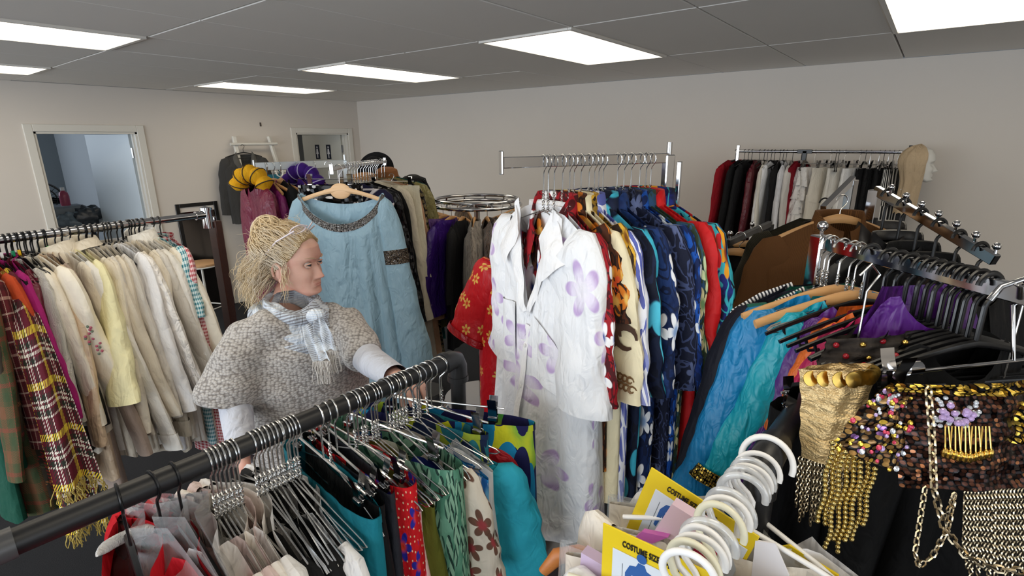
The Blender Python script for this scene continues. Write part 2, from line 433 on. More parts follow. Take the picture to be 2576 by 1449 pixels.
GY = [WALL_F] + [-3.6, -2.4, -1.2, 0, 1.2, 2.4, 3.6, WALL_B]
GX = [g for g in GX if WALL_L <= g <= WALL_R]
lights = {(-.274 - .61*k, y) for k in (-6, -3, 0, 3, 6, 9) for y in (2.4, 0.0, -2.4)}
_tile_mesh = {}
diffuser = NT('lamp_diffuser').done(C('fff6e6'), .5, emit=C('fff3dc'), estr=LAMP_STRENGTH)
lamp_frame = simple('lamp_frame', 'dfdcd6', .4)
_lamp_names = {(-.274, 2.4): 'large bright ceiling light panel cut off at the top right corner', (-2.104, 2.4): 'bright square-looking ceiling light panel above the shirt rail',
    (-3.934, 2.4): 'long ceiling light panel above the blue dress', (-5.764, 2.4): 'farthest ceiling light panel, near the corner of the two walls',
    (-3.934, 0.0): 'ceiling light panel at the upper left edge', (-5.764, 0.0): 'smallest ceiling light panel, at the left edge above the wide doorway'}
for i in range(len(GX) - 1):
    for j in range(len(GY) - 1):
        x0, x1, y0, y1 = GX[i], GX[i+1], GY[j], GY[j+1]
        if x1 - x0 < .03: continue
        cx, cy = (x0+x1)/2, (y0+y1)/2; w_, h_ = x1-x0, y1-y0
        if any(abs(x0-a) < .02 and abs(y0-b) < .02 for a, b in lights):
            key = min(_lamp_names, key=lambda k: abs(k[0]-x0) + abs(k[1]-y0)); ok = abs(key[0]-x0) + abs(key[1]-y0) < .05
            t_ = thing('ceiling_light', _lamp_names[key] if ok else 'ceiling light panel behind the photographer, out of view', 'ceiling light', (cx, cy, CEIL), group='ceiling light panels')
            m = MB(); b = .02
            for a_, b_, c_, d_ in ((-w_/2+b/2+.004, 0, b, h_-.01), (w_/2-b/2-.004, 0, b, h_-.01), (0, -h_/2+b/2+.004, w_-.05, b), (0, h_/2-b/2-.004, w_-.05, b)): m.box((a_, b_, 0.001), (c_, d_, .02))
            m.build('frame', lamp_frame, t_, False)
            MB().box((0, 0, .004), (w_-.05, h_-.05, .008)).build('diffuser', diffuser, t_, False)
            continue
        k = (round(w_, 3), round(h_, 3))
        if k not in _tile_mesh: _tile_mesh[k] = MB().box((0, 0, 0), (w_-.009, h_-.009, .02), None, .003).mesh('tile', False)
        o = link_mesh('tile', _tile_mesh[k], tile_mat, ceiling); o.location = (cx, cy, CEIL + .01 + .0007*((i*7 + j*3) % 4))
D1 = (1.262, 2.072, 1.995); D2 = (3.82, 4.60, 1.995)        # door openings: y0, y1, top
TW = .12
m = MB(); xs = WALL_L - TW/2
for y0, y1, z0, z1 in ((WALL_F, D1[0], 0, CEIL), (D1[0], D1[1], D1[2], CEIL), (D1[1], D2[0], 0, CEIL), (D2[0], D2[1], D2[2], CEIL), (D2[1], WALL_B + .1, 0, CEIL)):
    m.box((xs, (y0+y1)/2, (z0+z1)/2), (TW, y1-y0, z1-z0))
struct('wall_left', m, wall_paint)
struct('wall_back', MB().box(((WALL_L+WALL_R)/2 - .06, WALL_B + .06, CEIL/2), (WALL_R-WALL_L+.12, .12, CEIL)), wall_paint)
def window_wall(name, horizontal, at, lo, hi, openings, sgn):
    m = MB(); cur = lo
    def seg(a, b, z0, z1):
        if horizontal: m.box(((a+b)/2, at + sgn*.06, (z0+z1)/2), (b-a, .12, z1-z0))
        else: m.box((at + sgn*.06, (a+b)/2, (z0+z1)/2), (.12, b-a, z1-z0))
    for a, b, z0, z1 in openings: seg(cur, a, 0, CEIL); seg(a, b, 0, z0); seg(a, b, z1, CEIL); cur = b
    seg(cur, hi, 0, CEIL); struct(name, m, wall_paint)
window_wall('wall_front', True, WALL_F, WALL_L, WALL_R, ((-6.0, 1.6, .3, 2.38),), -1)
window_wall('wall_right', False, WALL_R, WALL_F, WALL_B, ((-3.6, .6, .4, 2.38),), 1)  # side opening is added, ending short of the chrome arm's reflection
for k, (ax, c0, c1, z0, z1) in enumerate((('x', -6.0, 1.6, .3, 2.38), ('y', -3.6, .6, .4, 2.38))):
    m = MB(); nm = 4
    for i in range(nm + 1):
        c = c0 + (c1-c0)*i/nm
        m.box((c, WALL_F-.06, (z0+z1)/2) if ax == 'x' else (WALL_R+.06, c, (z0+z1)/2), (.05, .05, z1-z0))
    for z in (z0, z1): m.box(((c0+c1)/2, WALL_F-.06, z) if ax == 'x' else (WALL_R+.06, (c0+c1)/2, z), (c1-c0, .05, .05) if ax == 'x' else (.05, c1-c0, .05))
    struct('window_%d' % (k+1), m, trim_paint)
for nm, c, s in (('baseboard_left', (WALL_L+.008, (D1[1]+D2[0])/2, .05), (.016, D2[0]-D1[1]-.14, .1)), ('baseboard_back', ((WALL_L+WALL_R)/2, WALL_B-.008, .05), (WALL_R-WALL_L, .016, .1))):
    struct(nm, MB().box(c, s), trim_paint)
# door casings, jambs, stops
for k, (y0, y1, zt) in enumerate((D1, D2)):
    m = MB(); f = .066; x = WALL_L + .008
    m.box((x, y0 - f/2, (zt+f)/2), (.022, f, zt+f), None, .004); m.box((x, y1 + f/2, (zt+f)/2), (.022, f, zt+f), None, .004); m.box((x, (y0+y1)/2, zt + f/2), (.022, y1-y0, f), None, .004)
    struct('trim_%d' % (k+1), m, trim_paint)
    m = MB()
    for y in (y0 + .009, y1 - .009): m.box((xs, y, zt/2), (TW + .01, .018, zt))
    m.box((xs, (y0+y1)/2, zt - .009), (TW + .01, y1-y0, .018))
    for y in (y0 + .024, y1 - .024): m.box((xs - .01, y, zt/2), (.04, .012, zt))
    struct('trim_%d' % (k+3), m, trim_paint)
def door_leaf(n, hinge, phi, mat, lab):
    d = thing('door_%d' % n, lab, 'door', hinge, phi); d['kind'] = 'structure'; del d['category']
    W = .755
    MB().box((0.0, -W/2 - .004, .985), (.036, W, 1.965), None, .002).build('leaf', mat, d, False)
    for z in (.25, 1.0, 1.78):
        mh = MB().tube([(.0, .006, z-.05), (.0, .006, z+.05)], .008, 8); mh.box((.014, -.006, z), (.004, .05, .1)); mh.build('hinge', steel_wire, d)
    mh = MB(); mh.tube([(-.018, -W+.06, 1.0), (-.06, -W+.06, 1.0), (-.06, -W+.16, 1.0)], .009, 8); mh.lathe([(0, 0), (.026, 0), (.026, .008), (0, .008)], (-.018, -W+.06, 1.0), 16, Matrix.Rotation(-PI/2, 3, 'Y')); mh.build('door_handle', steel_wire, d)
    return d
door_leaf(1, (WALL_L - TW + .01, D1[1] - .03, .01), math.radians(-76.5), door_paint, 'pale blue-white door standing open inside the wide left doorway')
d2 = door_leaf(2, (WALL_L - TW + .01, D2[1] - .03, .01), math.radians(-80), door_paint2, 'grey toilet door with two figure signs, standing open')
# toilet signs: dark plates with a standing figure
navy_sign = simple('sign_navy', '1c2030', .4); sign_white = simple('sign_white', 'd8d8dc', .5)
for yy in (-.47, -.25):
    p = MB().box((.0205, yy, 1.735), (.004, .085, .2), None, .002).build('toilet_sign', navy_sign, d2, False)
    f = MB(); f.lathe([(0, -.002), (.013, -.002), (.013, .0), (0, .0)], (.0228, yy, 1.80), 14, Matrix.Rotation(PI/2, 3, 'Y'))
    Mx = Matrix.Translation((.0235, yy, 1.735)) @ Matrix.Rotation(PI/2, 4, 'Z')
    f.prism([(-.012, .045), (.012, .045), (.018, .0), (.026, -.03), (.008, -.03), (.008, -.082), (-.008, -.082), (-.008, -.03), (-.026, -.03), (-.018, .0)], .002, Mx)
    f.build('figure', sign_white, p, False)
# store room behind the left doorway, toilet lobby behind the other one
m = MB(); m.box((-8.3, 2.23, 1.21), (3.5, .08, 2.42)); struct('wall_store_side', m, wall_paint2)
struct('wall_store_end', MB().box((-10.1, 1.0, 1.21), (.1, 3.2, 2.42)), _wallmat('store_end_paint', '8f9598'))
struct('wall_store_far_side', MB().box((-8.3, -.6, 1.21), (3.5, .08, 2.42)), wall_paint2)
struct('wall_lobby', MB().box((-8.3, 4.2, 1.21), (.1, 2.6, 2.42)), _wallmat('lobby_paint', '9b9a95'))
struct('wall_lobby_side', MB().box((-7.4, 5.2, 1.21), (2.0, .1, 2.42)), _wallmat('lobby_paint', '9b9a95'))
# ------------------------------------------------------------------ hangers (origin: centre line of the rail they hang on)
def hook_path(rr, neck, tip=2.4, side=1):
    """from the free tip over the rail and down to the neck at x=0"""
    p = [Vector((side*v.x, 0, v.z)) for v in arc((0, 0, 0), rr, PI/2 + tip*.62, 0, 12)]
    p += [Vector((side*rr*.93, 0, -rr*.45)), Vector((side*rr*.55, 0, -rr*.95)), Vector((side*rr*.12, 0, -rr*1.35)), Vector((0, 0, -rr*1.35 - .008)), Vector((0, 0, -neck))]
    return p
def arm_curve(neck, half, drop, n=8, bow=.35):
    return [Vector((-half + 2*half*i/(2*n), 0, -neck - drop*(abs(-1 + i/n))**(1+bow))) for i in range(2*n+1)]
def make_hanger(kind, rr, neck, half=.205, drop=.065, name=None, label='', group=None, side=1):
    names = dict(wire='wire_hanger', plastic='plastic_hanger', wood='wooden_hanger', clip='clip_hanger', pale='wooden_hanger', tube='plastic_hanger', slim='slim_hanger', thick='plastic_hanger')
    t = thing(name or names[kind], label, 'hanger', group=group)
    if kind == 'wire':
        w = .0017
        MB().tube(hook_path(rr, neck*.62, side=side), w, 6).build('hook', steel_wire, t)
        tw = MB()
        for ph in (0, PI): tw.tube([(math.cos(i*.9 + ph)*.0028, math.sin(i*.9 + ph)*.0028, -neck*.6 - neck*.4*i/20) for i in range(21)], w*.95, 5)
        tw.build('twisted_neck', steel_wire, t)
        MB().tube([Vector((0, 0, -neck))] + [Vector((half*k, 0, -neck - drop*k)) for k in (.12, .5, .97)] + [Vector((half*1.02, 0, -neck-drop-.006)), Vector((half*.97, 0, -neck-drop-.012)), Vector((-half*.97, 0, -neck-drop-.012)), Vector((-half*1.02, 0, -neck-drop-.006))] + [Vector((-half*k, 0, -neck - drop*k)) for k in (.97, .5, .12)], w, 6, closed=True).build('shoulder_wire', steel_wire, t)
    elif kind in ('plastic', 'slim', 'thick'):
        r = {'plastic': .0032, 'slim': .0026, 'thick': .0052}[kind]
        MB().tube(hook_path(rr, neck, side=side), r, 8, flat=((0, 1, 0), .75)).build('hook', black_plastic, t)
        m = MB(); c = arm_curve(neck, half, drop, 8); m.tube(c, [.0045 + .003*(1 - abs(-1 + i/8)) for i in range(17)], 8, flat=((0, 1, 0), .8))
        m.tube([(-half*.82, 0, -neck-drop*.8), (-half*.78, 0, -neck-drop-.012), (half*.78, 0, -neck-drop-.012), (half*.82, 0, -neck-drop*.8)], .0035, 6)
        m.build('shoulder_bar', black_plastic, t)
    elif kind in ('wood', 'pale'):
        MB().tube(hook_path(rr, neck, side=side), .0019, 8).build('hook', steel_wire, t)
        m = MB(); n = 10; c = arm_curve(neck, half, drop, n, .5)
        rad = [.0105 + .006*max(0, 1 - abs(-1 + i/n)*2.2) for i in range(2*n+1)]
        m.tube(c, rad, 10, flat=((0, 1, 0), .55)); m.build('shoulder_bar', hanger_wood if kind == 'wood' else pale_wood, t)
    elif kind == 'clip':
        MB().tube(hook_path(rr, neck, side=side), .002, 7).build('hook', steel_wire, t)
        MB().tube([(-half, 0, -neck), (half, 0, -neck)], .0026, 8).build('cross_bar', steel_wire, t)
        for sx in (-1, 1):
            clip_part(t, (sx*half*.82, 0, -neck))
    elif kind == 'tube':
        MB().tube(hook_path(rr, neck, side=side), .0036, 9).build('hook', white_plastic, t)
        m = MB(); c = [Vector((0, 0, -neck))] + [Vector((half*k, 0, -neck - drop*k)) for k in (.15, .5, .93, 1.0)] + [Vector((half*.95, 0, -neck-drop-.014)), Vector((-half*.95, 0, -neck-drop-.014))] + [Vector((-half*k, 0, -neck - drop*k)) for k in (1.0, .93, .5, .15)]
        m.tube(c, .0042, 8, closed=True); m.build('shoulder_bar', white_plastic, t)
    return t
def clip_part(t, c, sc=1.0, mat=None):
    c = Vector(c); m = MB()
    for s in (-1, 1):
        m.grid(np.array([[(c.x + sx*.011*sc, c.y + s*y*sc, c.z + z*sc) for sx in (-1, -.4, .4, 1)] for y, z in ((.013, .026), (.010, .012), (.006, .0), (.0045, -.02), (.002, -.034))]))
        m.box((c.x, c.y + s*.0045*sc, c.z - .03*sc), (.024*sc, .006*sc, .010*sc), None, .001)
    m.tube([(c.x - .012*sc, c.y, c.z), (c.x + .012*sc, c.y, c.z)], .0042*sc, 8)
    o = m.build('clip', mat or chrome, t)
    p = MB().box((c.x, c.y, c.z - .034*sc), (.025*sc, .008*sc, .012*sc), None, .001).build('clip_pad', black_plastic, o, False)
    return o

# ------------------------------------------------------------------ cloth surfaces
def vnoise(seed, n=6, lo=1.0, hi=5.0):
    r = np.random.RandomState(seed); return [(r.uniform(lo, hi), r.uniform(0, 6.28), r.uniform(-2.5, 2.5), r.uniform(.4, 1)) for _ in range(n)]
def loft(prof, nth=56, nt=30, sh=None, fold=(3, .002, .014), seed=0, radial=(0, 0.0), sway=(0, 0), pw=.75, hemwave=.006):
    """cloth tube. prof: (z, half width x, half depth y) from top to bottom. sh: (shoulder drop, neck half width, front drop, back drop)"""
    pz = np.array([p[0] for p in prof]); L = pz[0] - pz[-1]
    tt = np.linspace(0, 1, nt + 1)**1.15; z = pz[0] - L*tt
    hw = np.interp(-z, -pz, [p[1] for p in prof]); ht = np.interp(-z, -pz, [p[2] for p in prof])
    th = np.linspace(0, 2*PI, nth, endpoint=False) + .0001
    c, s = np.cos(th), np.sin(th)
    X = hw[:, None]*np.sign(c)*np.abs(c)**pw; Y = ht[:, None]*(np.sign(s)*np.abs(s)**pw)[None, :]
    Z = np.repeat(z[:, None], nth, 1)
    d = (pz[0] - z)[:, None]
    if sh:
        drop, nk, nf, nb, vn = sh; ax = np.abs(X[0])[None, :]; W = hw[0]
        f1 = 1 - sstep(d/.32)
        sd = drop*np.clip((ax - nk)/(W - nk), 0, 1)**1.15
        nkm = np.clip(1 - (ax/nk)**2, 0, 1); fr = (s < 0)[None, :]
        nd = np.where(fr, (np.clip(1 - ax/nk, 0, 1) if vn else nkm**.7)*nf, nkm**.7*nb); f2 = 1 - sstep(d/max(.3, nf*2.2))
        Z = Z - sd*f1 - nd*f2
        op = np.clip(1 - (ax/(nk*1.25))**2, 0, 1)
        th0 = np.where(ax > 0, .007 + op*.036, 0); k = sstep(d/.12)
        ysg = (np.sign(s)*np.abs(s)**.35)[None, :]
        Y = Y*k + ysg*th0*(1 - k)
    k = tt[:, None]; A = fold[1] + (fold[2] - fold[1])*k
    fx = np.zeros_like(X); r = np.random.RandomState(seed)
    xn = X/np.maximum(hw[:, None], 1e-4)
    for i in range(4):
        kk = fold[0]*(.6 + .5*i)*r.uniform(.8, 1.25); ph = r.uniform(0, 6.28); dr = r.uniform(-1.4, 1.4)
        fx = fx + np.sin(kk*xn*PI + ph + dr*k*2.2)*r.uniform(.5, 1)/(1 + .45*i)
    Y = Y + fx*A*(sstep(d/.15) if sh else 1)
    if radial[0]:
        ra = 1 + radial[1]*k*np.sin(radial[0]*th[None, :] + 1.3*np.sin(3*k + seed)) + radial[1]*.5*k*np.sin((radial[0]*1.7)//1*th[None, :] + seed)
        X = X*ra; Y = Y*ra
    X = X + sway[0]*k**1.5; Y = Y + sway[1]*k**1.5
    Z = Z + hemwave*k**3*np.sin(5*th + seed)[None, :]
    per = 2*(hw.mean()*2); UVu = np.repeat((th/(2*PI)*per)[None, :], nt+1, 0) + seed*.37; UVv = Z + seed*.21
    return np.stack([X, Y, Z], -1), np.stack([UVu, UVv], -1)
def ring_mesh(G, UV, name):
    """closed in the second direction; a seam column keeps the UV straight"""
    m, n = G.shape[:2]
    per = (UV[0, -1, 0] - UV[0, 0, 0])*n/(n-1)
    G2 = np.concatenate([G, G[:, :1]], 1); last = UV[:, :1].copy(); last[..., 0] += per; U2 = np.concatenate([UV, last], 1)
    n2 = n + 1; i, j = np.meshgrid(np.arange(m-1), np.arange(n), indexing='ij')
    F = np.stack([i*n2 + j, (i+1)*n2 + j, (i+1)*n2 + j + 1, i*n2 + j + 1], -1).reshape(-1, 4)
    return mesh_from(name, G2.reshape(-1, 3), F, True, U2.reshape(-1, 2))
def band(G, UV, r0, r1, off=.002):
    """a trim band that follows rows r0..r1 of a cloth tube"""
    g = G[r0:r1].copy(); c = g.mean(1, keepdims=True); dxy = g[..., :2] - c[..., :2]
    ln = np.linalg.norm(dxy, axis=-1, keepdims=True) + 1e-6; g[..., :2] += dxy/ln*off; return g, UV[r0:r1]
def sleeve_grid(side, x0, z0, L, r0, r1, out=.12, fwd=0.0, flat=.42, seed=0, n=20, nt=18, bend=.0, puff=0.0, y0=0.0):
    r = np.random.RandomState(seed*3 + (side > 0)); s = np.linspace(0, 1, nt + 1)
    cap = np.clip(s/.10, 0, 1); rad = (r0 + (r1 - r0)*s)*(.55 + .45*np.sqrt(1 - (1 - cap)**2)) + puff*np.exp(-((s - .12)/.1)**2)
    th = np.linspace(0, 2*PI, n, endpoint=False); a = out + bend*s + (max(out, .95) - out)*np.exp(-s*L/.05)
    dx = np.cumsum(np.sin(a))*L/nt - np.sin(a[0])*L/nt; dz = np.cumsum(np.cos(a))*L/nt - np.cos(a[0])*L/nt
    cx = side*(x0 + dx); cz = z0 - dz; cy = y0 + fwd*s*L + .012*np.sin(s*4 + r.uniform(0, 6))*s
    wr = 1 + .045*np.sin(s[:, None]*r.uniform(12, 24) + th[None]*2 + r.uniform(0, 6)) + .022*np.sin(s[:, None]*r.uniform(30, 48) - th[None]*3 + r.uniform(0, 6)) + .07*np.sin(th[None]*3 + s[:, None]*5 + r.uniform(0, 6))
    X = cx[:, None] + side*rad[:, None]*np.cos(th)[None]*wr*np.cos(a)[:, None]
    Z = cz[:, None] + rad[:, None]*np.cos(th)[None]*wr*np.sin(a)[:, None]
    Y = cy[:, None] + rad[:, None]*flat*np.sin(th)[None]*wr
    U = np.repeat((th*r0)[None], nt+1, 0) + seed*.11 + (3 if side > 0 else 5); V = np.repeat((-s*L)[:, None], n, 1)
    return np.stack([X, Y, Z], -1), np.stack([U, V], -1)
def collar_mesh(nk, zt, stand=.03, flap=.055, tip=.03, depth=.045, nf=.05, n=26, openf=.0):
    """turn-down collar around the neck opening; front is -y"""
    m = MB(); rows = []
    for (h, o, e) in ((0, 0, 0), (stand, .0, 0), (stand + .004, .006, 0), (stand*.2 - flap*.35, .016, .5), (-flap*.75, .022, 1.0)):
        row = []
        for i in range(n + 1):
            u = i/n; a = -PI/2 + .12 + openf + (2*PI - .24 - 2*openf)*u           # front-right over the back to front-left
            fr = max(0, -math.sin(a)); x = math.cos(a)*(nk + o); y = math.sin(a)*(depth + o)
            z = zt + h - nf*fr**1.5 - e*tip*fr**2
            x += math.copysign(e*.018*fr, x); row.append((x, y, z))
        rows.append(row)
    m.grid(np.array(rows)); return m
_gid = [0]
def garment(name, label, cat, loc, yaw, mat, top=.105, L=.68, W=.205, hem=.23, T=.03, Th=None, sleeve=.56, sr=(.075, .05), sout=.12, sflat=.4, neck=(.075, .07, .01), drop=.055, vneck=False,
            collar=None, cuff=None, fold=(3, .002, .014), prof=None, radial=(0, 0.0), group=None, seed=None, trim=None, buttons=None, sleevemat=None, lite=False, puff=0.0, sfwd=0.0, sway=(0, 0), bend=0.0, waist=None, sides=(-1, 1), cuffr=1.12, nt=None, tilt=0.0):
    _gid[0] += 1; seed = seed if seed is not None else _gid[0]
    t = thing(name, label, cat, loc, yaw, group, rot=(0, tilt, yaw) if tilt else None)
    Th = Th if Th is not None else T*1.2
    if prof is None:
        prof = [(-top, W, T*.5), (-top - .1, W*1.0, T), (-top - L*.45, (W*1.0 + hem)/2 if not waist else waist, T*1.05), (-top - L, hem, Th)]
    nth, nt_ = (36, 18) if lite else (64, 34)
    G, UV = loft(prof, nth, nt or nt_, (drop, neck[0], neck[1], neck[2], vneck), fold, seed, radial, sway)
    body = link_mesh('body', ring_mesh(G, UV, 'body'), mat, t)
    if sleeve:
        for sd in sides:
            S, U = sleeve_grid(sd, W - sr[0]*.95, -top - drop*.55 - sr[0]*.45, sleeve, sr[0], sr[1], sout, sfwd, sflat, seed, 14 if lite else 22, 12 if lite else 22, bend, puff)
            so = link_mesh('sleeve', ring_mesh(S, U, 'sleeve'), sleevemat or mat, t)
            if cuff:
                nr = len(S); k0 = int(nr*.88); g, u = band(S, U, k0, nr, .003); g = g.copy(); cc = g.mean(1, keepdims=True); g = cc + (g - cc)*np.array([cuffr, 1.1, 1.0])
                link_mesh('cuff', ring_mesh(g, u, 'cuff'), cuff, so)
    if collar:
        kw = dict(nk=neck[0]*1.02, zt=-top, nf=neck[1]*.9)
        if collar[0] == 'band': MBc = collar_mesh(stand=.028, flap=.0, tip=0, **kw)
        elif collar[0] == 'big': MBc = collar_mesh(stand=.03, flap=.085, tip=.05, openf=.1, **kw)
        else: MBc = collar_mesh(**kw)
        MBc.build('collar', collar[1], t, auto=False)
    if trim:
        tm, k = trim; g, u = band(G, UV, len(G) - k, len(G), .003); link_mesh('hem_trim', ring_mesh(g, u, 'hem_trim'), tm, t)
    if buttons:
        jc = int(nth*.75); g = G[:, jc-1:jc+2].copy(); g[..., 1] -= .003
        m = MB(); m.grid(g[1:]); m.build('placket', mat, t, auto=False)
        for i in range(3, len(G) - 4, 5):
            p = G[i, jc]; MB().lathe([(0, .002), (.005, .002), (.0055, 0), (0, 0)], (p[0], p[1] - .005, p[2]), 10, Matrix.Rotation(PI/2, 3, 'X')).build('button', buttons, t)
    t['_h'] = 0; del t['_h']
    return t, G, UV
def skirt(name, label, cat, loc, yaw, mat, top=.1, L=.6, W=.15, hem=.2, T=.02, Th=.05, fold=(4, .002, .02), radial=(0, 0), waistband=None, group=None, seed=None, lite=False, sway=(0, 0)):
    _gid[0] += 1; seed = seed if seed is not None else _gid[0]
    t = thing(name, label, cat, loc, yaw, group)
    G, UV = loft([(-top, W, T), (-top - .05, W*1.01, T), (-top - L, hem, Th)], 36 if lite else 64, 16 if lite else 30, None, fold, seed, radial, sway)
    link_mesh('body', ring_mesh(G, UV, 'body'), mat, t)
    g, u = band(G, UV, 0, 3, .002); link_mesh('waistband', ring_mesh(g, u, 'waistband'), waistband or mat, t)
    return t, G, UV
def trousers(name, label, loc, yaw, mat, top=.1, L=.95, W=.17, T=.02, group=None, seed=None, legw=.09, cat='trousers', waistband=None):
    _gid[0] += 1; seed = seed if seed is not None else _gid[0]
    t = thing(name, label, cat, loc, yaw, group); rise = min(.24, L*.5)
    G, UV = loft([(-top, W, T), (-top - .04, W, T), (-top - rise, W*1.12, T*1.6)], 56, 12, None, (3, .001, .006), seed)
    link_mesh('body', ring_mesh(G, UV, 'body'), mat, t)
    g, u = band(G, UV, 0, 3, .002); link_mesh('waistband', ring_mesh(g, u, 'waistband'), waistband or mat, t)
    for sd in (-1, 1):
        S, U = loft([(-top - rise*.8, W*.56, T*1.3), (-top - rise*1.2, W*.54, T*1.4), (-top - L, legw, T*1.5)], 32, 20, None, (2, .002, .008), seed + (sd > 0))
        S[..., 0] += sd*W*.56; link_mesh('leg', ring_mesh(S, U, 'leg'), mat, t)
    return t, G, UV

def front_y(G, x, z, front=True):
    """y of the cloth surface at (x, z)"""
    g = G.reshape(-1, 3); yc = np.median(g[:, 1]); half = G[:, G.shape[1]//2:].reshape(-1, 3) if front else G[:, :G.shape[1]//2].reshape(-1, 3)
    d = (half[:, 0] - x)**2 + (half[:, 2] - z)**2; i = np.argsort(d)[:4]; w_ = 1/(d[i] + 1e-5); return float((half[i, 1]*w_).sum()/w_.sum())
def patch(G, poly, off=.004, n=8, front=True):
    """poly: four corners (x, z) tl, tr, br, bl -> grid laid on the cloth"""
    tl, tr, br, bl = [np.array(p) for p in poly]; rows = []; uv = []
    for i in range(n + 1):
        a = tl + (bl - tl)*i/n; b = tr + (br - tr)*i/n; row = []; ur = []
        for j in range(n + 1):
            p = a + (b - a)*j/n; row.append((p[0], front_y(G, p[0], p[1], front) + (-off if front else off), p[1])); ur.append((p[0] + 7, p[1]))
        rows.append(row); uv.append(ur)
    m = MB(); m.grid(np.array(rows), np.array(uv)); return m
def lapels(t, G, mat, nk, zt, depth, w0=.085, w1=.02, name='lapel', stand=.035, drop=.055):
    for sd in (-1, 1):
        rows = []; n = 14
        for i in range(n + 1):
            u = i/n; ex = sd*nk*(1 - u)**.9; ez = zt - depth*u; row = []
            for j in range(6):
                c = j/5; w = (w0*(1 - u) + w1*u)*(1.0 if u > .22 else .55 + 2.0*u)
                x = ex + sd*w*c; z = ez - w*.6*c + stand*(1 - u)**3*(1 - c)
                y = front_y(G, x, min(z, zt - drop*abs(x)/.2 - .012)) - .005 - .010*math.sin(PI*min(1, c*1.1))*(1 - .5*u); row.append((x, y, z))
            rows.append(row)
        MB().grid(np.array(rows)).build(name, mat, t, auto=False)
# ------------------------------------------------------------------ chrome rail with wooden uprights (left): blouses, tartans
RA = at_z(0, 603, 1.58); RB = at_z(520, 540, 1.58)
_dir = (RB - RA).normalized(); RA0 = RA - _dir*.75
_yaw2 = math.atan2(_dir.y, _dir.x) - PI/2
rk = thing('clothes_rack', 'clothes rack with chrome rail and dark brown wooden uprights, holding cream blouses', 'clothes rack', (RB.x, RB.y, 0), _yaw2)
Lr = (RB - RA0).length
MB().tube([(0, -Lr, 1.58), (0, -.012, 1.58)], .0145, 16).build('rail', chrome, rk)
for y in (0, -Lr):
    m = MB(); m.tube([(0, y - (.05 if y == 0 else -.05), 1.58), (0, y, 1.58)], .019, 14); m.tube([(0, y, 1.61), (0, y, 1.52)], .022, 14); m.lathe([(.026, 0), (.026, .012), (0, .02)], (0, y, 1.60), 16); m.box((0, y + .02, 1.535), (.05, .012, .07), None, .003)
    m.build('elbow_fitting', chrome, rk)
    MB().box((0, y + .03 if y == 0 else y - .03, .80), (.062, .034, 1.50), None, .004).build('upright', dark_wood, rk, False)
    MB().box((0, y + .03 if y == 0 else y - .03, .025), (.55, .06, .05), None, .004).build('foot', dark_wood, rk, False)
RR2 = .0165
hproto = make_hanger('plastic', RR2, .066, .2, .06, label='black plastic hanger on the chrome rail of cream blouses', group='black hangers on the left chrome rail')
_first = [True]
def put_hanger2(px, tagc=None):
    p = rail_at(RA, RB, px); yw = _yaw2 + random.uniform(-.10, .10)
    if _first[0]: h = hproto; h.location = p; h.rotation_euler = (0, 0, yw); _first[0] = False
    else: h = copy_thing(hproto, p, yw)
    if tagc:
        m = MB().box((.003, 0, -.052), (.013, .008, .02), None, .001).build('size_tag', simple('size_tag_' + tagc, tagc, .4), h, False)
        h['label'] = 'black plastic hanger with a %s size tag, on the left chrome rail' % {'128a5c': 'green', 'e8b818': 'yellow', 'd8262c': 'red', '3ab04a': 'light green', 'e8e8e8': 'white', '3c4fa0': 'blue', '0f8a5e': 'dark green', 'f0c020': 'amber yellow'}[tagc]
    return p, yw
cream = cloth('e9e0cf', .8, .15, .5); cream2 = cloth('e2d8c6', .85, .1, .45); offw = cloth('eeeae2', .8, .15, .5); white_c = cloth('f0eff0', .75, .1, .5); palegrey = cloth('d9d3c9', .85, .1, .5)
beige_s = satin('d8bea0', .4); yellowc = cloth('efe7b8', .7, .1, .45); whitesat = satin('efeae4', .35, .9); mushroom = cloth('a8968a', .8, .2, .4)
tartan = plaid('5a1624', ((.08, .07, 'd8bd3c'), (.30, .05, '23281f'), (.38, .02, 'd9d3c6'), (.48, .03, 'cfc7b8'), (.60, .05, '23281f'), (.68, .02, 'cfc7b8')), 4.6, .0)
brownplaid = plaid('3a3228', ((.12, .035, '8e5a36'), (.45, .05, '4b4a30'), (.62, .03, '8c2f2c')), 5.0)
greenplaid = plaid('4a4a30', ((.25, .14, '6e4a32'), (.6, .1, '3c4a30'), (.85, .05, '7e3c30')), 7.0)
redplaid = plaid('5a1c22', ((.2, .05, 'c8a090'), (.5, .08, '341416'), (.7, .03, 'd0b8a8')), 12.0)
tealg = gingham('2f7f8c', 'dfeeee', 55.0); redg = gingham('b02c38', 'f0d8d8', 70.0)
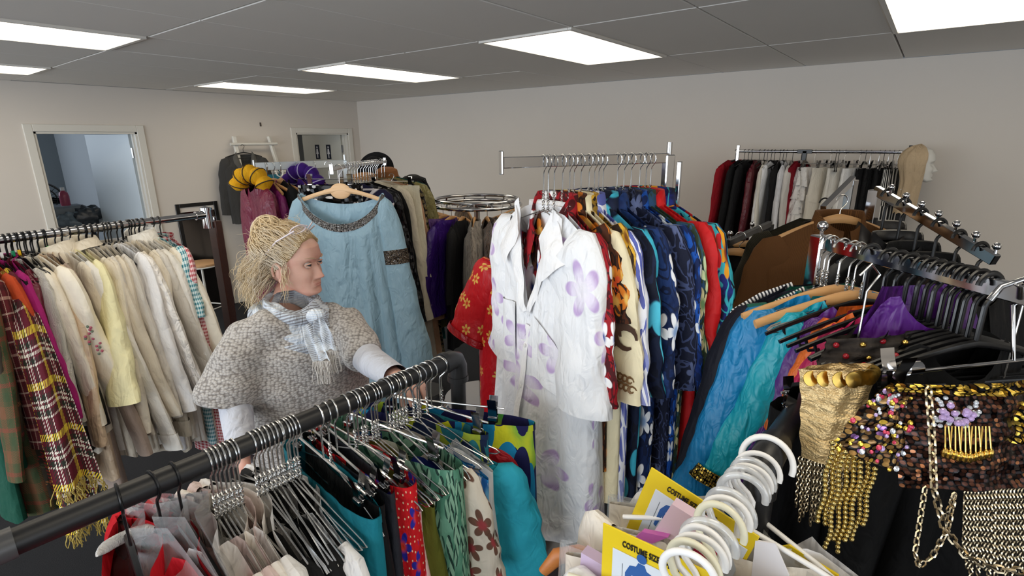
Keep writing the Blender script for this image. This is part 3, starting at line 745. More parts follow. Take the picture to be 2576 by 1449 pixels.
# (hook px, label, material, options)
L2 = [
 (-135, 'dark green plain shirt at the far left edge, under the tartans', cloth('0f4a3a'), dict(L=.85, W=.22, sleeve=.6, lite=True)),
 (-70, 'olive and rust checked flannel shirt at the left edge', greenplaid, dict(L=.86, W=.235, sleeve=.62, T=.04)),
 (-40, 'brown plaid wool coat with orange and red stripes at the left edge', brownplaid, dict(L=.82, W=.235, sleeve=.5, T=.05)),
 (-18, 'dark red patterned shirt hanging at the left edge of the rail', redplaid, dict(L=.7, W=.21, sleeve=.55)),
 (2, 'rust orange shirt between the dark red shirt and the tartan wrap', cloth('b8451e'), dict(L=.7, W=.215, sleeve=.5)),
 (16, 'black quilted waistcoat next to the tartan wrap', cloth('121214'), dict(L=.7, W=.225, sleeve=0, T=.045)),
 (36, 'burgundy wool dress behind the tartan wrap', cloth('5c1c2a'), dict(L=.8, W=.21, sleeve=.55)),
 (52, 'magenta velvet top next to a grey knit', velvet('a0246e'), dict(L=.66, W=.205, sleeve=.5)),
 (70, 'burgundy blouse squeezed between magenta velvet and grey knit', satin('6a2030'), dict(L=.7, W=.2, sleeve=.58, lite=True)),
 (82, 'pale grey speckled knit cardigan between magenta and black', fur('bdb8ac', 'd6d2c8', 40.), dict(L=.6, W=.2, sleeve=.52)),
 (98, 'black sheer blouse beside the cream blouses', satin('141416', .4), dict(L=.7, W=.205, sleeve=.56)),
 (116, 'cream blouse beside the black blouse on the chrome rail', cream, dict(L=.72, W=.21, sleeve=.55)),
 (128, 'ivory blouse with pink flower embroidery on its short wide sleeve', cloth('efe6d4', .75, .1, .4), dict(L=.66, W=.245, sleeve=.47, sr=(.095, .09), T=.03)),
 (142, 'shiny beige blouse with a white round neck binding', beige_s, dict(L=.86, W=.21, sleeve=.62, sr=(.07, .05))),
 (160, 'mushroom brown long blouse low between the cream blouses', mushroom, dict(L=.95, W=.2, sleeve=.72, sr=(.065, .055))),
 (176, 'ivory pleated blouse left of the pale yellow one', cream2, dict(L=.8, W=.21, sleeve=.66, collar=True)),
 (190, 'cream shirt with a long buttoned cuff', offw, dict(L=.78, W=.225, sleeve=.74, sr=(.075, .048), cuff=True)),
 (206, 'pale yellow blouse with wide bell sleeve', yellowc, dict(L=.78, W=.225, sleeve=.5, sr=(.07, .105))),
 (222, 'cream band-collar blouse with a stiff upright neck', cream2, dict(L=.8, W=.21, sleeve=.62, collar='band')),
 (236, 'cream shirt right of the band-collar blouse', cream, dict(L=.82, W=.212, sleeve=.64)),
 (248, 'off-white shirt, third left of the bright white shirt', palegrey, dict(L=.8, W=.215, sleeve=.62)),
 (260, 'ecru shirt, second left of the bright white shirt', cream2, dict(L=.84, W=.21, sleeve=.64)),
 (272, 'pale grey blouse just left of the bright white shirt', palegrey, dict(L=.82, W=.21, sleeve=.63)),
 (284, 'bright white shirt in the middle of the cream blouses', white_c, dict(L=.86, W=.22, sleeve=.62, sr=(.075, .055))),
 (296, 'crinkled shiny ivory blouse right of the bright white shirt', whitesat, dict(L=.8, W=.225, sleeve=.62, sr=(.078, .06))),
 (308, 'ecru blouse with a loose ruffled cuff near the knitted sweater', cream2, dict(L=.88, W=.215, sleeve=.72, sr=(.07, .06), cuff=True)),
 (320, 'cream shirt beside the crinkled ivory blouse', cream, dict(L=.84, W=.21, sleeve=.66)),
 (331, 'oatmeal shirt near the right end of the blouse row', palegrey, dict(L=.86, W=.22, sleeve=.66)),
 (340, 'white shirt with raised shoulders near the end of the row', offw, dict(L=.86, W=.225, sleeve=.66, sr=(.08, .055), collar=True)),
 (349, 'last cream shirt before the gingham dresses', cream, dict(L=.9, W=.23, sleeve=.68, sr=(.08, .055))),
 (368, 'teal and white gingham dress with short sleeve', tealg, dict(L=.9, W=.225, sleeve=.27, sr=(.075, .07))),
 (380, 'red and white gingham dress behind the teal gingham', redg, dict(L=.98, W=.235, sleeve=.42, sr=(.075, .07), hem=.26)),
]
tags = {2: '128a5c', 52: 'e8e8e8', 82: '0f8a5e', 98: 'e8b818', 160: '3ab04a', 190: 'd8262c', 206: 'f0c020', 176: '3c4fa0'}
def _remap(px): return 55 + (px - 116)*(378 - 55)/(364 - 116) if px >= 116 else -150 + (px + 95)*(55 + 150)/(116 + 95)
for px, lab, mat, o in L2:
    p, yw = put_hanger2(_remap(px), tags.get(px))
    o = dict(o); col = o.pop('collar', None); cf = o.pop('cuff', None)
    nm = 'dress' if 'dress' in lab else 'coat' if 'coat' in lab else 'waistcoat' if 'waistcoat' in lab else 'blouse' if 'blouse' in lab or 'top' in lab else 'cardigan' if 'cardigan' in lab else 'shirt'
    g = garment(nm, lab, nm, p, yw, mat, top=.056, neck=(.06, .025, .0), T=o.pop('T', .024), fold=(2.5, .002, .01), sflat=.36, sout=random.uniform(.06, .26), sfwd=random.uniform(-.10, .14), bend=random.uniform(-.1, .12), collar=((col if isinstance(col, str) else 'shirt', mat) if col else None), cuff=mat if cf else None, group='clothes on the left chrome rail', **o)
for px in (8, 26, 44, 60, 76, 90, 107, 150, 214, 229, 242, 266, 290, 302, 326, 345): put_hanger2(px)

# tartan wrap folded over the front shoulders of the dark clothes, with a knotted yarn fringe
wrap = thing('tartan_wrap', 'maroon, yellow and white tartan wool wrap with fringe, hanging over dark clothes', 'wrap', (RA.x + .2, RA.y + .1, 0))
def wrap_layer(name, top, bot, w0, w1, xoff, seed, parent):
    a, b = Vector(top) - wrap.location, Vector(bot) - wrap.location; rows = []; uvs = []; nr, nc = 40, 22; r = np.random.RandomState(seed)
    for i in range(nr + 1):
        s_ = i/nr; c = a.lerp(b, s_); w = w0 + (w1 - w0)*s_**.8; row = []; ur = []
        for j in range(nc + 1):
            u = j/nc - .5
            row.append((c.x + xoff + .016*math.sin(u*9 + seed + 2*s_)*(.4 + s_) - .16*(1 - s_)**6 - .05*abs(u)*(1-s_), c.y + u*w, c.z + .01*math.sin(u*7 + seed))); ur.append((u*.34 + .2*seed, s_*.9))
        rows.append(row); uvs.append(ur)
    o = MB().grid(np.array(rows), np.array(uvs)).build(name, tartan, parent, auto=False)
    f = MB()
    for j in range(0, nc*2 + 1):
        p = Vector(rows[-1][j//2]); yj = p + Vector((r.uniform(-.004, .004), (j % 2)*w1/nc/2, 0)); pts = [yj]
        for k in range(5): yj = yj + Vector((r.uniform(-.006, .006), r.uniform(-.006, .006), -.010)); pts.append(yj)
        f.tube(pts, .0015, 5)
    f.build('fringe', simple('wool_fringe', 'b9a256', .9, var=.4, bscale=90.), o)
    return o
wrap_layer('front_layer', at_x(40, 700, -2.17), at_x(198, 1215, -2.0), .06, .115, 0, 1, wrap)
wrap_layer('back_layer', at_x(55, 705, -2.20), at_x(218, 1320, -2.06), .06, .11, 0, 2, wrap)
# flower embroidery on the ivory blouse sleeve is stitched on as raised thread
emb = [o for o in COL.objects if o.get('label', '').startswith('ivory blouse with pink flower')][0]
sl = [c for c in emb.children if c.name.startswith('sleeve')][-1]
_v = np.array([v.co[:] for v in sl.data.vertices]); 
me_ = MB(); r_ = random.Random(3); me2 = MB()
for k in range(16):
    zt = _v[:, 2].max() - .2 - .007*k; near = _v[np.abs(_v[:, 2] - zt) < .03]; q = near[np.argmax(near[:, 0] - near[:, 1]*.6)]
    p = Vector(q) + Vector((.0, r_.uniform(-.018, .004), zt - q[2]))
    (me_ if k % 3 else me2).lathe([(0, .004), (.0035, .002), (.005, 0), (0, -.002)], p, 7, Matrix.Rotation(1.2, 3, 'Y'))
me_.build('pink_embroidery', simple('pink_thread', 'b05a70', .7), sl); me2.build('green_embroidery', simple('green_thread', '6c7a6a', .7), sl)
# ------------------------------------------------------------------ chrome shop rack with two arms (middle left): period costumes
def rack_post(name, label, post, arms, base_r=.32, mat=chrome, pw=.028, peg=True, plate=None):
    """post: Vector top; arms: list of (start, end, height of tube). Local origin at the foot of the post"""
    t = thing(name, label, 'clothes rack', (post.x, post.y, 0)); o = Vector((post.x, post.y, 0))
    MB().bar((0, 0, .03), (0, 0, post.z), pw, pw, .003, (.6, .8, 0)).build('post', mat, t, False)
    for a in range(4):
        v = Vector((math.cos(a*PI/2 + .6), math.sin(a*PI/2 + .6), 0)); MB().bar(v*.01 + Vector((0, 0, .03)), v*base_r + Vector((0, 0, .03)), .03, .02, .003).build('foot', mat, t, False)
    if peg: MB().tube([(0, 0, post.z - .01), (0, 0, post.z + .035)], .008, 10).build('top_peg', mat, t)
    for k, (a, b, h) in enumerate(arms):
        ar = MB().bar(Vector(a) - o, Vector(b) - o, .014, h, .002).build('arm', mat, t, False)
        d = (Vector(b) - Vector(a)).normalized()
        e = MB(); e.bar(Vector(b) - o, Vector(b) - o + d*.006, .02, h + .03, .002); e.build('end_plate', mat, ar, False)
    return t
P3 = Vector((-2.48, 1.70, 1.77)); PK = Vector((-3.0, 2.10, 1.775)); A3a = Vector((-3.0, 2.09, 1.755)); A3b = Vector((-3.09, 1.55, 1.755))
A3c = Vector((-2.47, 1.72, 1.765)); A3d = Vector((-2.79, 2.25, 1.765)); A3e = Vector((-2.27, 1.51, 1.765))
rack_post('clothes_rack', 'chrome shop rack with a bright flat arm behind the woman, holding costumes', PK, [(A3a, A3b, .046)], mat=simple('brightened_chrome', 'e8f2f8', .34, .85))  # chrome made lighter in colour to stand in for the window's reflection
rack_post('clothes_rack', 'chrome shop rack that carries the light blue dress and the gowns behind it', P3, [(A3c, A3d, .02), (A3c, A3e, .02)], peg=False)
yA = math.atan2((A3b - A3a).y, (A3b - A3a).x) + PI/2; yB = math.atan2((A3d - A3c).y, (A3d - A3c).x) - PI/2
h3w = make_hanger('wood', .022, .085, .215, .06, label='light wooden hanger on the bright rack arm, second of the row', group='wooden hangers on the costume rack'); h3w.location = (0, 0, -5)
maroon = satin('6c1436', .38, .5); purple_v = velvet('3a1a70'); yellow_v = velvet('d09a1a')
def on_arm(a, b, s, z=-.018): p = a.lerp(b, s); return Vector((p.x, p.y, p.z + z + .018))
G3 = 'costumes on the chrome rack behind the woman'
_h3used = [False]
def hang3(p, yaw, lab):
    if not _h3used[0]: h3w.location = p; h3w.rotation_euler = (0, 0, yaw); h3w['label'] = lab; _h3used[0] = True; return h3w
    return copy_thing(h3w, p, yaw, lab)
specs = [  # s along the bright arm from the far end
 (1.0, 'maroon satin robe with long sleeve, left end of the costume rack', maroon, dict(L=1.0, W=.23, sleeve=.75, sr=(.1, .09), drop=.075)),
 (.88, 'magenta chiffon dress partly hidden behind the blonde hair', satin('86246e', .5), dict(L=1.1, W=.2, sleeve=.8, sr=(.075, .1), drop=.1)),
 (.74, 'black wool coat between maroon robe and purple gown', cloth('0d0d10'), dict(L=.9, W=.22, sleeve=.6)),
 (.56, 'dark purple lattice gown with puffed shoulder', purple_v, dict(L=.9, W=.19, sleeve=.6, sr=(.07, .06))),
 (.36, 'purple striped satin tunic with pale piping', stripes('3c2480', 'b9a6cc', 16., .88, False), dict(L=.8, W=.19, sleeve=.5)),
]
for s_, lab, mat, o in specs:
    p = on_arm(A3a, A3b, s_); yw = yA + random.uniform(-.08, .08)
    hang3(p, yw, 'wooden hanger carrying the %s' % lab.split(' with ')[0].split(',')[0].split(' partly')[0].split(' between')[0])
    garment('gown' if 'gown' in lab else 'robe' if 'robe' in lab else 'coat' if 'coat' in lab else 'dress' if 'dress' in lab else 'tunic', lab, 'costume', p, yw, mat, top=.074, T=.03, group=G3, sflat=.5, **o)
# puffed collars sitting over the hangers
def puff_ring(name, label, loc, R, r, mat, a0, a1, axis_yaw, bands=None, tilt=.35, n=30, cat='costume collar'):
    t = thing(name, label, cat, loc, axis_yaw); pts = arc((0, 0, 0), R, a0, a1, n)
    rad = [r*(.75 + .35*abs(math.sin(i*PI/n*5)))*(0.5 + .5*min(1, min(i, n-i)/3)) for i in range(n+1)]
    MB().tube(pts, rad, 16).build('padded_roll', mat, t)
    if bands:
        m = MB()
        for i in range(3, n-1, 6): 
            d = (Vector(pts[i+1]) - Vector(pts[i-1])).normalized(); u = Vector((0, 1, 0)); v = d.cross(u); m.tube([Vector(pts[i]) + (u*math.cos(k*PI/7) + v*math.sin(k*PI/7))*(rad[i]*1.03) for k in range(14)], .003, 6, closed=True)
        m.build('cord_band', bands, t)
    return t
q = on_arm(A3a, A3b, 1.05); puff_ring('padded_collar', 'mustard yellow velvet padded roll collar at the left end of the costume rack', q + Vector((.06, -.03, -.135)), .10, .048, yellow_v, .15, PI*.98, yA + .5, simple('dark_cord', '3a2a18', .6))
q = on_arm(A3a, A3b, .52); puff_ring('padded_collar', 'purple velvet padded roll collar with lattice cords', q + Vector((.05, -.02, -.14)), .11, .042, purple_v, .1, PI*.95, yA + .55, simple('pale_cord', 'b8b0d8', .5))
for k, dy in enumerate((.9, .82)):
    copy_thing(h3w, on_arm(A3a, A3b, dy), yA + .3 + .12*k, 'light wooden hanger beside the mustard collar, %s of two' % ('left' if k == 0 else 'right'))
# costumes on the arm that runs back to the wall; the blue dress hangs nearest
silver_trim = sequins('76726e', '94908c', 220., None, .1)
blue = satin('93b4c6', .5, .55, .08, 6.0)
pB = Vector((-2.28, 1.555, 1.765)); yBlue = .60
hb = make_hanger('pale', .02, .1, .21, .055, label='pale curved wooden hanger carrying the light blue dress', group='wooden hangers on the costume rack'); hb.location = pB; hb.rotation_euler = (0, 0, yBlue)
MB().ball((0, .0, -.108), .05, 28, 18, (1.05, .16, .78)).build('centre_plate', pale_wood, hb)
bd, G, UV = garment('blue_dress', 'light blue satin medieval dress with wide scoop neck, hanging behind the woman', 'dress', pB, yBlue, blue, top=.115, L=1.25, W=.215, hem=.31, T=.045, Th=.12, sleeve=.0, neck=(.205, .15, .06), drop=.012, fold=(5, .003, .03), radial=(9, .06))
g = G[0:3].copy(); g, u = band(G, UV, 0, 3, .003); link_mesh('neck_trim', ring_mesh(g, u, 'neck_trim'), silver_trim, bd)
for sd in (-1, 1):
    S, U = sleeve_grid(sd, .19, -.15, .95, .05, .10, .12, .0, .5, 40 + sd, 24, 26, 0.02)
    so = link_mesh('hanging_sleeve', ring_mesh(S, U, 'sleeve'), blue, bd)
    g, u = band(S, U, 7, 10, .003); link_mesh('arm_band', ring_mesh(g, u, 'arm_band'), sequins('4a4038', '7a6a58', 220., None, .2), so)
lace_black = sequins('0c0c0e', '1c1c20', 50., ('3a3a40',), .2)
back = [
 (.06, 'navy and white striped doublet with padded sleeve, behind the blue dress neck', stripes('14143a', 'e6e2ea', 14., .86, False), dict(L=.7, W=.2, sleeve=.5, sr=(.1, .06), puff=.02)),
 (.16, 'black lace and sequin gown just right of the blue dress', lace_black, dict(L=.95, W=.235, sleeve=.72, sr=(.07, .08))),
 (.28, 'long black velvet dress with gold hem right of the blue dress', velvet('050506'), dict(L=1.0, W=.24, hem=.33, sleeve=.78, sr=(.08, .07), trim=True)),
 (.42, 'cream laced bodice dress behind the black velvet dress', cloth('d9cfba', .7, .1, .5), dict(L=1.15, W=.25, hem=.33, sleeve=.8, sr=(.075, .07))),
 (.55, 'pale stone silk gown in the costume row', satin('b9ab98', .5), dict(L=1.2, W=.25, hem=.36, sleeve=.8)),
 (.66, 'peach crushed velvet gown in the costume row', velvet('b08a6e'), dict(L=1.2, W=.255, hem=.38, sleeve=.85, sr=(.075, .09))),
 (.77, 'dull gold brocade gown beside the olive organza', sequins('6e6040', '8c7c54', 40., None, .15), dict(L=1.15, W=.26, hem=.38, sleeve=.85, sr=(.075, .08))),
 (.90, 'olive green sheer organza robe with wide sleeve, right of the costume row', satin('7c7440', .4, .6), dict(L=1.0, W=.27, hem=.40, sleeve=.78, sr=(.09, .13), sout=.22)),
 (.98, 'teal velvet gown at the back end of the costume row', velvet('0c4a48'), dict(L=1.1, W=.26, hem=.36, sleeve=.6)),
]
gold_trim = sequins('9a7a2c', 'd9bb62', 120., None, .8)
wproto = make_hanger('wire', .018, .105, .205, .06, label='silver wire hanger in the costume row', group='wire hangers on the back arm of the costume rack')
for k, (s_, lab, mat, o) in enumerate(back):
    p = on_arm(A3c, A3d, s_); yw = yB + random.uniform(-.06, .06) + .05
    o = dict(o); tr = o.pop('trim', None)
    garment('gown' if 'gown' in lab else 'robe' if 'robe' in lab else 'doublet' if 'doublet' in lab else 'dress', lab, 'costume', p, yw, mat, top=.094, T=.032, group=G3, sflat=.5, trim=(gold_trim, 3) if tr else None, **o)
    if k == 0: wproto.location = p; wproto.rotation_euler = (0, 0, yw)
    else: copy_thing(wproto, p, yw)
for s_ in (.1, .22, .35, .48, .6, .72): copy_thing(wproto, on_arm(A3c, A3d, s_), yB + random.uniform(-.1, .1))
# shiny black bodice with a clip behind the blue dress neckline
p = Vector((-2.46, 1.62, 1.775)); c1 = make_hanger('clip', .02, .07, .13, label='chrome clip hanger above the blue dress shoulder'); c1.location = p; c1.rotation_euler = (0, 0, yBlue)
skirt('sequin_bodice', 'black bodice with silver glitter hanging behind the blue dress neck', 'costume', p, yBlue, sequins('08080a', '1a1a1e', 60., ('d8d8dc',), .4), top=.1, L=.4, W=.17, hem=.17, T=.03, Th=.04)
# hats and feathers on top of the rack behind
def hat(name, label, loc, r, h, brim, mat, extra=None, cat='hat', tilt=(0, 0, 0)):
    t = thing(name, label, cat, loc, rot=tilt)
    MB().lathe([(0, h), (r*.6, h*.97), (r*.9, h*.8), (r, h*.3), (r*1.02, 0), (brim, -.006), (brim*.98, -.012), (r, -.012), (r*.9, 0)], n=28).build('crown', mat, t)
    if extra is not None: MB().tube([(r*1.03*math.cos(k*PI/12), r*1.03*math.sin(k*PI/12), .012) for k in range(24)], .008, 8, closed=True).build('hat_band', extra, t)
    return t
felt_black = cloth('121214', .9, .3, .2); felt_brown = cloth('8a5a36', .9, .3, .2)
hp = at_d(1040, 470, 3.7)
hf = hat('feathered_hat', 'black hat covered in shaggy black feathers, against the back wall', hp - Vector((0, 0, .03)), .08, .11, .12, felt_black, tilt=(.2, .25, 0))
fm = MB(); rr = random.Random(4)
for k in range(150):
    a = rr.uniform(0, 6.28); z = rr.uniform(-.01, .1); r = .085*(1 - .35*max(0, z)/.11); b = Vector((r*math.cos(a), r*math.sin(a), z)); o_ = Vector((math.cos(a), math.sin(a), 0))
    fm.tube([b, b + o_*.03 + Vector((rr.uniform(-.01, .01), 0, -.015)), b + o_*.045 + Vector((rr.uniform(-.02, .02), rr.uniform(-.02, .02), -.06 - rr.uniform(0, .06)))], [.006, .005, .001], 5, flat=(Vector((-o_.y, o_.x, 0)), .5))
fm.build('feathers', simple('feather_black', '15171a', .6), hf)
st = thing('feather_stand', 'slim dark pole stand holding the feathered hat', 'hat stand', (hp.x, hp.y, 0)); MB().tube([(0, 0, .02), (0, 0, hp.z - .03)], .012, 10).build('pole', black_pipe, st); MB().lathe([(0, .02), (.14, .018), (.15, 0), (0, 0)], n=24).build('base', black_pipe, st)
hp2 = at_d(945, 425, 3.75)
h2 = hat('brimmed_hat', 'black brimmed hat tipped up on the end of the costume rack', hp2, .075, .09, .13, felt_black, simple('hat_ribbon', '2a2a2e', .4), tilt=(1.15, .1, .6))
hat('brown_hat', 'brown felt hat lying on top of the costume row', at_d(975, 452, 3.5), .075, .08, .12, felt_brown, simple('brown_ribbon', '4a2c1c', .5), tilt=(.1, .1, 0))
hat('beret', 'fawn felt beret on top of the costume row', at_d(915, 455, 3.3), .08, .045, .085, cloth('a87a50', .9, .3, .2), tilt=(.15, .1, 0))
# clip and cream skirt in front of the row
p = at_d(985, 443, 3.1); c1b = make_hanger('clip', .014, .03, .13, label='chrome clip hanger holding the cream skirt'); c1b.location = p; c1b.rotation_euler = (0, 0, yB + .1)
skirt('cream_skirt', 'cream cotton skirt clipped by its waist in the costume row', 'skirt', p, yB + .1, cloth('ddd6c0', .8, .1, .4), top=.055, L=.55, W=.16, hem=.21, T=.03, Th=.06, fold=(5, .004, .02))
# ------------------------------------------------------------------ chrome rack of bright print shirts (centre)
RA4 = Vector((-.84, 1.07, 1.84)); RB4 = Vector((-.63, 1.52, 1.84)); d4 = (RB4 - RA4).normalized()
r4 = rack_post('clothes_rack', 'chrome rack with one flat arm full of bright print shirts, in the centre', RB4 + d4*.03 + Vector((0, 0, .01)), [(RB4 + d4*.03, RA4 - d4*.02, .028)], peg=True)
tb = MB().bar(Vector((.03, .012, 1.2)), Vector((.03, .012, 1.83)), .016, .012, .002).build('brace', chrome, r4, False)
y4 = math.atan2(d4.y, d4.x) - PI/2
w4 = make_hanger('wire', .017, .125, .2, .06, label='wire hanger with twisted neck holding the white lilac-flower shirt', group='wire hangers of the print shirts', side=1)
white_lilac = floral('ebecef', 'e4dcee', 'e9e6ef', 4.6, 5, size=.2, wr=.5, rough=.6, edge='bfa6d2')
red_haw = floral('9c1420', 'f2f0f0', '1c3f8c', 8.0, 5, size=.24, leaf='4a1016')
cream_drag = cloth('efe3bf', .55, .1, .35)
brown_print = floral('4a2410', 'd87a22', 'f0c060', 12., 4, size=.3, leaf='20100a')
must_print = floral('2a1a10', 'd8a838', '7a4a18', 14., 4, size=.3, leaf='8a6a20')
whiteblue = leafprint('eceef4', '5a64b0', '8a92c8', 8., bg2='dfe2f0', vein='f0f0f8', stretch=2.2, thr=.3)
navyturq = floral('0c1226', '3fb4d2', '1c86aa', 4.6, 3, size=.3, petal2='52c4de', leaf='16203c')
bluewhite = floral('1e3a72', 'f4f6fa', '8aa6d0', 7.5, 5, size=.25, bg2='0f2350', leaf='0c1a3c')
navyband = swirl('10162e', '3e4a72', '5a668e', 11., dist=3.0)
brightblue = floral('1452b0', 'e9f0f8', '2a6ac8', 8., 4, size=.22, bg2='0b2a6c', leaf='0a2050')
greenblue = floral('24486e', 'c9d6a8', '6a8a5c', 9., 5, size=.26, petal2='d8d0a0', bg2='3a5a3e', leaf='2c3c2c')
redpl = cloth('c8181c', .6, .2, .35)
multi = floral('12142a', 'e8a020', '7a2a10', 7.0, 5, size=.25, petal2='c81c28', bg2='1c2a78', leaf='38b0c0')
L4 = [
 (1395, 'red Hawaiian shirt with white and blue hibiscus', red_haw, dict(W=.225, L=.84)),
 (1416, 'dark brown and orange flower print shirt, collar only', brown_print, dict(W=.215, L=.7, sleeve=.2)),
 (1434, 'cream silk shirt with brown and orange dragon print', cream_drag, dict(W=.235, L=.80)),
 (1445, 'brown and mustard patterned shirt between the cream dragon and white-blue shirts', must_print, dict(W=.22, L=.72, sleeve=.22)),
 (1463, 'white shirt with violet-blue leaf print', whiteblue, dict(W=.24, L=.80)),
 (1497, 'navy shirt with large turquoise flowers', navyturq, dict(W=.235, L=.82)),
 (1519, 'mid blue shirt with white hibiscus', bluewhite, dict(W=.24, L=.82)),
 (1555, 'dark navy shirt with faint bandana pattern', navyband, dict(W=.245, L=.88)),
 (1572, 'bright royal blue shirt with white blossoms', brightblue, dict(W=.25, L=.84)),
 (1590, 'blue and pale green rose print shirt', greenblue, dict(W=.25, L=.84)),
 (1612, 'plain bright red shirt near the post of the shirt rack', redpl, dict(W=.255, L=.82)),
 (1640, 'black shirt with orange hibiscus and geometric bands at the end of the row', multi, dict(W=.265, L=.84)),
]
p = rail_at(RA4, RB4, 1368); yw = y4 + .04; w4.location = p; w4.rotation_euler = (0, 0, yw)
ws, G, UV = garment('white_shirt', 'large white open-collar shirt with lilac flowers, front of the print shirts', 'shirt', p, yw, white_lilac, top=.118, L=.92, W=.22, hem=.25, T=.05, Th=.085, sleeve=.42, sr=(.10, .10), sout=.12, sflat=.5, neck=(.085, .30, .0), vneck=True, fold=(3, .003, .022), drop=.07, seed=5)
lapels(ws, G, white_c, .085, -.118, .28, .05, .02, 'lapel', .02, .07)
MB().grid(np.array([[(.088*math.cos(a)*(1 + .08*h), .05*math.sin(a) + .006*h, -.121 + .03*h - .015*h*h) for a in np.linspace(.15, PI - .15, 16)] for h in (0, .4, .8, 1.1, 1.4)])).build('collar', white_c, ws, auto=False)
patch(G, ((-.088, -.118), (-.052, -.19), (-.10, -.285), (-.175, -.215)), .016).build('collar_flap', white_c, ws, auto=False)
patch(G, ((.05, -.19), (.088, -.118), (.17, -.235), (.085, -.295)), .016).build('collar_flap', white_c, ws, auto=False)
pk = patch(G, ((-.175, -.40), (-.06, -.39), (-.065, -.56), (-.18, -.55)), .006).build('pocket', white_lilac, ws, auto=False)
pk = patch(G, ((.045, -.40), (.15, -.47), (.15, -.60), (.045, -.57)), .006).build('pocket', white_lilac, ws, auto=False)
jj = MB(); 
zz = np.linspace(-.44, -1.02, 26); jj.grid(np.array([[(x, front_y(G, x, z) - .005, z) for x in (-.012, 0, .014)] for z in zz])); jj.build('placket', white_c, ws, auto=False)
for z in (-.5, -.62, -.74, -.86): MB().lathe([(0, .002), (.005, .002), (.0055, 0), (0, 0)], (0, front_y(G, 0, z) - .006, z), 10, Matrix.Rotation(PI/2, 3, 'X')).build('button', white_plastic, ws)
wn = {}
for px, lab, mat, o in L4:
    p = rail_at(RA4, RB4, px); yw = y4 + random.uniform(-.05, .05); o = dict(o)
    hh = copy_thing(w4, p, yw, 'wire hanger with twisted neck holding the %s' % ' '.join(lab.replace(',', '').split()[:5]))
    g, Gx, Ux = garment('print_shirt', lab, 'shirt', p, yw, mat, top=.116, T=.024, sleeve=o.pop('sleeve', .40), sr=(.095, .095), sout=.14, sflat=.26, neck=(.08, .12, .0), collar=('shirt', mat), group='bright shirts on the centre rack', fold=(2.5, .002, .012), drop=.07, hem=o['W']*1.05, **o)
    wn[px] = (g, Gx)
for px in (1380, 1483, 1508, 1628): copy_thing(w4, rail_at(RA4, RB4, px), y4 + random.uniform(-.1, .1), 'spare wire hanger with twisted neck among the print shirts')
# dragon and border print on the cream shirt, as thin cloth motifs laid on the silk
g, Gx = wn[1434]
ink = simple('dragon_brown', '4a3020', .6); flame = simple('dragon_orange', 'd8501c', .6); must = simple('border_gold', 'a8823c', .6)
def ribbon(Gs, pts, w, off=.003):
    rows = []
    for i, (x, z) in enumerate(pts):
        a = pts[max(0, i-1)]; b = pts[min(len(pts)-1, i+1)]; d = Vector((b[0]-a[0], b[1]-a[1])).normalized() if i else Vector((pts[1][0]-x, pts[1][1]-z)).normalized()
        n = Vector((-d.y, d.x)); ww = w*math.sin(PI*(i + .6)/(len(pts) + .2))**.6
        rows.append([(x + n.x*ww*s_, front_y(Gs, x + n.x*ww*s_, z + n.y*ww*s_) - off, z + n.y*ww*s_) for s_ in (-1, 0, 1)])
    return rows
slv = [c for c in g.children if c.name.startswith('sleeve')][-1]
SG = np.array([v.co[:] for v in slv.data.vertices]).reshape(-1, 23, 3); sx_, sz_ = SG[:, :, 0].mean(1), SG[:, :, 2].mean(1)
def on_sl(u, v): z = -.16 - .40*v; return (float(np.interp(-z, -sz_, sx_)) + u*.085, z)
mb, mf, mc = MB(), MB(), MB()
for cu, cv, R_ in ((.25, .62, .030), (.75, .62, .028), (-.35, .75, .028)):
    c = on_sl(cu, cv); mb.grid(np.array(ribbon(SG, [(c[0] + R_*math.cos(a*.45), c[1] + R_*math.sin(a*.45)) for a in range(13)], .010, .004)))
for k in range(9):
    c = on_sl(-.15 + .11*k, .30 + .05*math.sin(k*2)); mf.grid(np.array(ribbon(SG, [(c[0] + .003*math.sin(j + k), c[1] + .011*j*(1 - abs(k - 4)/6)) for j in range(6)], .006, .005)))
for k in range(5): c = on_sl(-.45 + .05*k, .68); mf.grid(np.array(ribbon(SG, [(c[0], c[1] + .007*j) for j in range(5)], .004, .005)))
for k in range(6):
    c = on_sl(.0 + .14*k, .42); mb.grid(np.array(ribbon(SG, [(c[0] + .014*math.sin(j*.8 + k), c[1] - .012*j) for j in range(6)], .0045, .004)))
c = on_sl(-.7, .45); mb.grid(np.array(ribbon(SG, [(c[0] + .03*math.sin(j*.5), c[1] - .012*j) for j in range(9)], .003, .004)))
for k in range(11):
    for q in (0, 1):
        c = on_sl(-.95 + .18*k + .05*q, .88 + .055*q); mc.grid(np.array(ribbon(SG, [(c[0] + .011*math.cos(a*.75)*(1 - .06*a), c[1] + .011*math.sin(a*.75)*(1 - .06*a)) for a in range(9)], .0032, .004)))
for o_ in (mb.build('dragon_print', ink, slv, auto=False), mf.build('flame_print', flame, slv, auto=False)): o_['kind'] = 'stuff'
mc.build('border_print', simple('border_brown', '7a5a36', .6), slv, auto=False)['kind'] = 'stuff'
